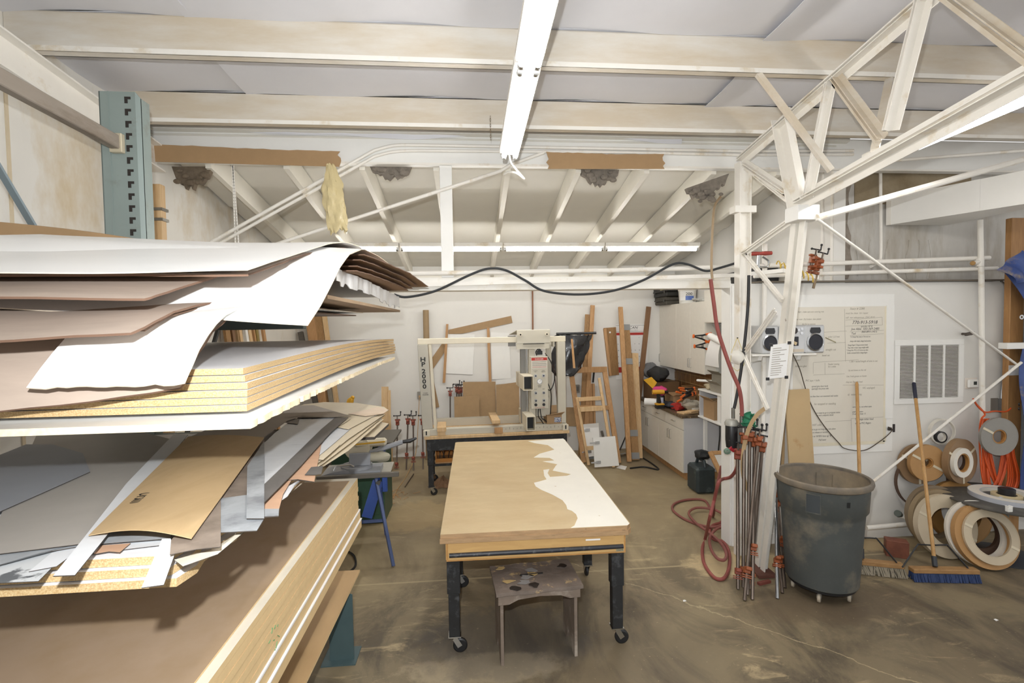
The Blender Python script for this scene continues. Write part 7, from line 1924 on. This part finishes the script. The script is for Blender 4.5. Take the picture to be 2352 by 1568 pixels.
# ------------------------------------------------------------------ rolls of edge banding
def coil(name, label, c, ax, ro, ri, h, mm, edge=None, group='edge banding rolls', core=None, straps=0, smat=None):
    c = V(c); ax = V(ax).normalized(); o = c - ax * h / 2
    t = thing(name, label, 'roll', c - Z_ * ro, group)
    MB().ring(o, ax, ro, ri, h, 48).build('winding', mm, t)
    # raised outermost turn so the wound edge reads
    MB().ring(o - ax * .0015, ax, ro + .0015, ro - .004, h + .003, 48).build('outer_turn', edge or mm, t)
    MB().ring(o + ax * (h - .001), ax, ri + .005, ri - .0005, .003, 40).build('inner_turn', edge or mm, t)
    if core: MB().ring(o, ax, ri - .001, ri - .012, h * .9, 32).build('core', core, t)
    x = ax.cross(Z_).normalized(); y = x.cross(ax)
    for k in range(straps):
        a = .5 + k * 2 * math.pi / max(1, straps); d = x * math.cos(a) + y * math.sin(a)
        m = o + ax * (h + .003)
        MB().beam(m + d * (ri + .001), m + d * (ro + .002), .022, .002, ax).build('tape_strap', smat or mat('strap_tape', 'd8cdb4', .5), t)
    return t
tan = mat('roll_tan', 'b48b5a', .6, var=.05, scale=12); cream_r = mat('roll_cream', 'c9bba2', .55, var=.04, scale=8); brown_r = mat('roll_brown', '8f7354', .6, var=.05, scale=8)
grey_r = mat('roll_grey', '8f8c86', .5, var=.06, scale=8); white_r = mat('roll_white', 'e2ddd2', .5, var=.03); dark_r = mat('roll_dark', '5a4334', .55)
core_m = mat('core_tan', 'a9793f', .7)
WX = lambda u, v, y: P(u, v, Y=y)
wn = V((-.08, -1, .03))
coil('banding_roll', 'thin white loop of edge banding hanging uppermost under the grille', WX(2163, 991, YG - .045), wn, .128, .119, .028, white_r, straps=0)
coil('banding_roll', 'small white and black ring hanging in the thin white loop', WX(2160, 1003, YG - .06), wn, .055, .046, .03, white_r, edge=black_plastic)
coil('banding_roll', 'wide brown roll on the wall half behind the tan one', WX(2108, 1065, YG - .05), wn, .195, .07, .035, brown_r, straps=3)
coil('banding_roll', 'tan cardboard roll with a small hole in front of the wide brown roll', WX(2128, 1062, YG - .12), wn, .175, .052, .04, tan, core=core_m, straps=2)
coil('banding_roll', 'dark brown roll on the wall with a white coil in its middle', WX(2204, 1058, YG - .15), (.22, -.97, .04), .215, .10, .05, brown_r, core=dark_r, straps=3)
coil('banding_roll', 'white coil resting in front of the dark brown roll', WX(2209, 1062, YG - .205), (.22, -.97, .04), .140, .092, .03, white_r, core=core_m)
coil('banding_roll', 'glossy grey roll hanging highest at right by the orange cord', WX(2293, 1002, YG - .24), wn, .180, .070, .025, grey_r, core=core_m, straps=1)
coil('banding_roll', 'large thin brown hoop hanging lowest on the wall', WX(2117, 1104, YG - .05), wn, .265, .257, .028, dark_r)
# on the floor
coil('banding_roll', 'grey brown roll standing rearmost left on the floor', (4.43, 4.22, .292), (-.05, -.98, .18), .285, .17, .05, mat('roll_umber', '84735c', .6), straps=0)
coil('banding_roll', 'second grey brown roll standing on the floor behind the cream one', (4.38, 4.13, .288), (-.05, -.98, .18), .283, .17, .05, mat('roll_umber2', '968365', .6))
coil('banding_roll', 'large cream roll standing on the floor left of the front one', (4.33, 4.03, .280), (-.05, -.98, .20), .28, .165, .05, cream_r, straps=2)
coil('banding_roll', 'wide tan roll standing rearmost under the round table', (4.72, 4.26, .300), (-.1, -.96, .24), .295, .19, .05, mat('roll_ochre', 'a0763f', .6))
coil('banding_roll', 'brown roll seen through the hole of the front roll', (4.60, 3.972, .25), (-.1, -.95, .28), .235, .155, .03, dark_r)
coil('banding_roll', 'narrow white roll seen inside the hole of the front roll', (4.56, 3.92, .245), (-.1, -.95, .28), .240, .19, .02, white_r)
coil('banding_roll', 'thin pale roll directly behind the front tan roll', (4.47, 3.862, .278), (-.12, -.95, .30), .278, .19, .022, white_r)
coil('banding_roll', 'frontmost large tan roll leaning on the others', (4.475, 3.81, .272), (-.12, -.95, .30), .268, .20, .045, tan, straps=0)
coil('banding_roll', 'white roll nested in the frontmost tan roll', (4.485, 3.772, .284), (-.12, -.95, .30), .228, .162, .018, cream_r, straps=2)
# round table
TC = V((4.84, 3.97, .530)); TR_ = .455
t = thing('round_table', 'dark round turntable on a pedestal at the right edge carrying white rolls', 'table', (TC.x, TC.y, 0))
MB().lathe([(.001, -.012), (TR_ - .01, -.012), (TR_, -.006), (TR_, .006), (TR_ - .008, .010), (.001, .010)], TC, Z_, 56).build('table_top', mat('table_dark', '4c4a46', .55, var=.15, scale=5, spots='6f6c66', sscale=4, samt=.38, sw=.12), t)
MB().lathe([(.03, -.50), (.04, -.30), (.04, -.013)], TC, Z_, 18).build('pedestal', mat('pedestal_grey', '6a6c66', .5), t)
MB().lathe([(.26, -.534), (.26, -.515), (.20, -.505), (.045, -.49), (.001, -.489)], TC, Z_, 32).build('foot', mat('foot_dark', '3f4144', .5), t)
for (u, v) in ((2196, 1105), (2322, 1186)):
    q = P(u, v, Z=TC.z + .015); d = (q - TC); d.z = 0; d.normalize(); q = TC + d * (TR_ - .03)
    MB().box(q.x - .022, q.x + .022, q.y - .015, q.y + .015, TC.z + .0105, TC.z + .05, .004).build('clip', white_clean, t)
    MB().box(q.x - .022, q.x - .010, q.y - .015, q.y + .015, TC.z + .0505, TC.z + .062, .002).box(q.x + .010, q.x + .022, q.y - .015, q.y + .015, TC.z + .0505, TC.z + .062, .002).build('clip_jaw', white_clean, t)
RC = V((TC.x + .02, TC.y - .01, TC.z + .0105))
coil('banding_roll', 'wide white roll lying flat on the round table', RC + Z_ * .019, (0, 0, 1), .262, .175, .036, white_r, edge=mat('roll_whiteblue', 'b9bcc4', .5))
coil('banding_roll', 'small cream roll lying flat inside the wide white one', RC + Z_ * .017, (0, 0, 1), .105, .07, .032, mat('roll_ivory', 'd9c9a0', .5))
single(MB().lathe([(.055, 0), (.06, .004), (.06, .085), (.052, .09), (.001, .09)], RC + Z_ * .0005, Z_, 24), 'table_hub', black_plastic, 'black hub in the middle of the round table', 'hub')
single(MB().obox(RC + V((-.13, -.05, .016)), V((.9, .35, 0)).normalized(), V((-.35, .9, 0)).normalized(), Z_, .05, .008, .014), 'tape_label', mat('label_pale', 'd5d7dc', .5), 'pale paper label standing inside the wide white roll', 'label')
q = P(2350, 1262, Y=3.78)
single(MB().box(q.x - .05, q.x + .35, 3.74, 3.82, q.z - .04, q.z + .045, .006), 'white_bracket', mat('bracket_grey', 'c9ccd0', .4), 'pale grey steel block at the right edge below the round table', 'block') if False else None
# wooden wedge block
w0 = P(2085, 1290, Z=0)
single(MB().obox(V((w0.x, w0.y + .12, .075)), V((.85, -.52, 0)).normalized(), V((.52, .85, 0)).normalized(), Z_, .085, .05, .075, .003), 'wood_block', wood('block_red', '86513d', '6d3f30', stretch=(4, 4, 4)), 'reddish brown wood block on the floor left of the rolls', 'wood block')
# pipe stub with valve on the wall
t = thing('pipe_stub', 'white pipe with an elbow and a dark valve low on the wall', 'pipe', P(2050, 1205, Y=YG - .1))
MB().tube(bez([P(1990, 1212, Y=YG - .12), P(2075, 1204, Y=YG - .12), P(2092, 1200, Y=YG - .12), P(2088, 1192, Y=YG - .08), P(2070, 1184, Y=YG - .03)], 4), .022, 12).build('pipe', white_steel, t)
MB().sphere(P(2092, 1200, Y=YG - .12), .032, 10).build('elbow', white_steel, t)
c_ = P(2064, 1180, Y=YG - .06); MB().cyl(c_ + V((.06, .03, -.03)), c_, .02, 10).cyl(c_, c_ + V((-.02, -.01, .012)), .032, 14).build('valve', mat('valve_dark', '5b625c', .5, .4), t)

# ------------------------------------------------------------------ trash can on its dolly
TCX, TCY = 2.80, 3.62
canm = mat('can_grey', '4d5150', .55, var=.12, scale=4, spots='7d7668', sscale=3.2, samt=.40, sw=.10, bump=.08, bscale=50)
dusty = mat('can_dusty', '6f675b', .7, var=.2, scale=5, spots='9c8b72', sscale=3, samt=.46, sw=.15)
tcn = thing('trash_can', 'big round grey plastic trash can with sawdust on its rim', 'trash can', (TCX, TCY, 0))
O3 = V((TCX, TCY, 0))
body = MB().lathe([(.001, .105), (.245, .105), (.256, .115), (.290, .66), (.292, .685), (.312, .715), (.322, .895)], O3, Z_, 56, caps=False).build('shell', canm, tcn)
MB().lathe([(.322, .895), (.338, .905), (.345, .925), (.340, .945), (.325, .952), (.316, .945), (.314, .925), (.316, .895)], O3, Z_, 56, closed=True).build('rim', mat('rim_dusty', '655f57', .65, var=.15, scale=6, spots='8d7f6b', sscale=4, samt=.45, sw=.15), tcn)
MB().lathe([(.3135, .926), (.302, .72), (.282, .68), (.245, .14), (.001, .135)], O3, Z_, 56, caps=False).build('liner_wall', dusty, tcn)
def patch(a0, a1, z0_, z1_, r_of, th, nm, mm, parent):
    def fn(u, v):
        a = math.radians(lerp(a0, a1, u)); z = lerp(z0_, z1_, v); r = r_of(z)
        return (TCX + math.cos(a) * r, TCY + math.sin(a) * r, z)
    return MB().sheet(fn, 12, 2, th).build(nm, mm, parent)
rr_ = lambda z: lerp(.313, .323, (z - .715) / .18) + .002
for (a0, z0_, z1_) in ((214, .735, .875),):
    a1 = a0 + 17
    patch(a0, a1, z0_, z1_, lambda z: rr_(z) + .000, -.003, 'handle_panel', mat('panel_dark', '454a4e', .5), tcn)
    for (b0_, b1_, y0, y1) in ((a0 - .6, a0 + .6, z0_ - .006, z1_ + .006), (a1 - .6, a1 + .6, z0_ - .006, z1_ + .006), (a0, a1, z0_ - .008, z0_ + .002), (a0, a1, z1_ - .002, z1_ + .008)):
        patch(b0_, b1_, y0, y1, lambda z: rr_(z) + .006, .007, 'panel_edge', canm, tcn)
patch(38, 60, .74, .88, lambda z: lerp(.30, .312, (z - .74) / .18) - .003, .012, 'handle_panel', dusty, tcn)
patch(262, 266, .80, .84, lambda z: rr_(z) + .001, .002, 'maker_mark', mat('mark_black', '1f2122', .5), tcn)
MB().lathe([(.001, .082), (.235, .082), (.24, .086), (.24, .100), (.235, .104), (.001, .104)], O3, Z_, 40).build('dolly', black_plastic, tcn)
for a in (229, 301, 157, 85, 13):
    ca_ = V((TCX + math.cos(math.radians(a)) * .20, TCY + math.sin(math.radians(a)) * .20, .082))
    ps = MB(); d = V((.7, .7, 0)); s2 = V((-.7, .7, 0)); ps.cyl(ca_, ca_ - Z_ * .02, .014, 10); ps.obox(ca_ - Z_ * .035, d, s2, Z_, .02, .016, .016, .003)
    co = ps.build('caster', mat('caster_grey', '7c7870', .5), tcn)
    MB().lathe([(.001, -.011), (.030, -.011), (.034, -.006), (.034, .006), (.030, .011), (.001, .011)], (ca_.x, ca_.y, .0345), s2, 18).build('wheel', mat('wheel_pale', 'b5aa97', .5), co)
# push brooms
def broom(a, b, top, fr, label, bristle, grip, tilt):
    a = V(a); b = V(b); c_ = a.lerp(b, fr); d = (b - a).normalized(); nrm = V((d.y, -d.x, 0))
    if nrm.y > 0: nrm = -nrm
    t = thing('push_broom', label, 'broom', (c_.x, c_.y, 0))
    zb = .088
    MB().obox((a + b) / 2 + Z_ * (zb), d, nrm, Z_, (b - a).length / 2, .034, .018, .004).build('block', wood('broom_block', 'b08a5c', '946e43', stretch=(3, 8, 8)), t)
    m = MB(); L_ = (b - a).length; n = 64; rr = random.Random(int(a.x * 100))
    for i in range(n):
        for j in range(4):
            p = a + d * (L_ * (i + .5) / n) + nrm * ((j - 1.5) * .015) + Z_ * (zb - .019)
            e = p + nrm * ((j - 1.5) * .012 + .02 * tilt) + d * rr.uniform(-.006, .010) * (1 + tilt * 2); e.z = .003
            m.beam(p, e, .0085, .0085)
    stuff(m.build('bristles', bristle, t))
    top = V(top); h0 = c_ + Z_ * (zb + .018); hd = (top - h0).normalized()
    MB().cyl(h0 + hd * .01, h0 + hd * .09, .019, 12).build('ferrule', mat('ferrule', '3c3f44', .5, .4), t)
    MB().tube([h0 + hd * .05, top - hd * .02, top], [.0145, .0145, .008], 12).build('handle', wood('handle_wood', 'c39a63', 'a97e48', rough=.35, stretch=(10, 10, .8)), t)
    if grip: MB().tube([top - hd * .17, top - hd * .005, top + hd * .002], [.0165, .0165, .012], 12).build('grip', mat('grip_navy', '26283a', .5), t)
    hb = h0 + hd * .17
    for sg in (-1, 1):
        MB().tube(bez([c_ + d * (sg * .26) + Z_ * (zb + .018), hb + d * sg * .13 + Z_ * (-.0), hb + d * sg * .10 + Z_ * .015, hb + d * sg * .02 + Z_ * .012], 5), .0065, 7).build('brace_rod', black_plastic, t)
    return t
ba, bb2 = P(2092, 1331, Z=0), P(2243, 1334, Z=0)
broom(ba, bb2, P(2099, 879, Y=YG - .04), .37, 'push broom with blue bristles and a navy grip on its handle', mat('bristle_blue', '2b3d66', .7, var=.25, scale=20), True, .2)
ba, bb2 = P(1925, 1320, Z=0), P(2098, 1336, Z=0)
ba.y += .12; bb2.y += .10
broom(ba, bb2, P(1968, 877, Y=YG - .03), .46, 'push broom with grey bristles standing behind the trash can', mat('bristle_grey', '8e8574', .8, var=.25, scale=20), False, 1.2)
# floor scraps
for (u, v, lab) in ((1572, 1380, 'small white paper scrap on the open floor right of the work table'), (2288, 1424, 'small pale wood chip on the floor at lower right')):
    q = P(u, v, Z=.003)
    single(MB().poly([q + V((-.012, -.01, 0)), q + V((.014, -.004, 0)), q + V((.010, .012, 0)), q + V((-.008, .010, 0))], (0, 0, .004)), 'floor_scrap', paper, lab, 'scrap')
single(MB().beam(P(1742, 1340, Z=.012), P(1768, 1334, Z=.012), .03, .02), 'wood_chip', mat('chip_red', '7a3f35', .7), 'reddish wood strip on the floor in front of the column base', 'wood piece')
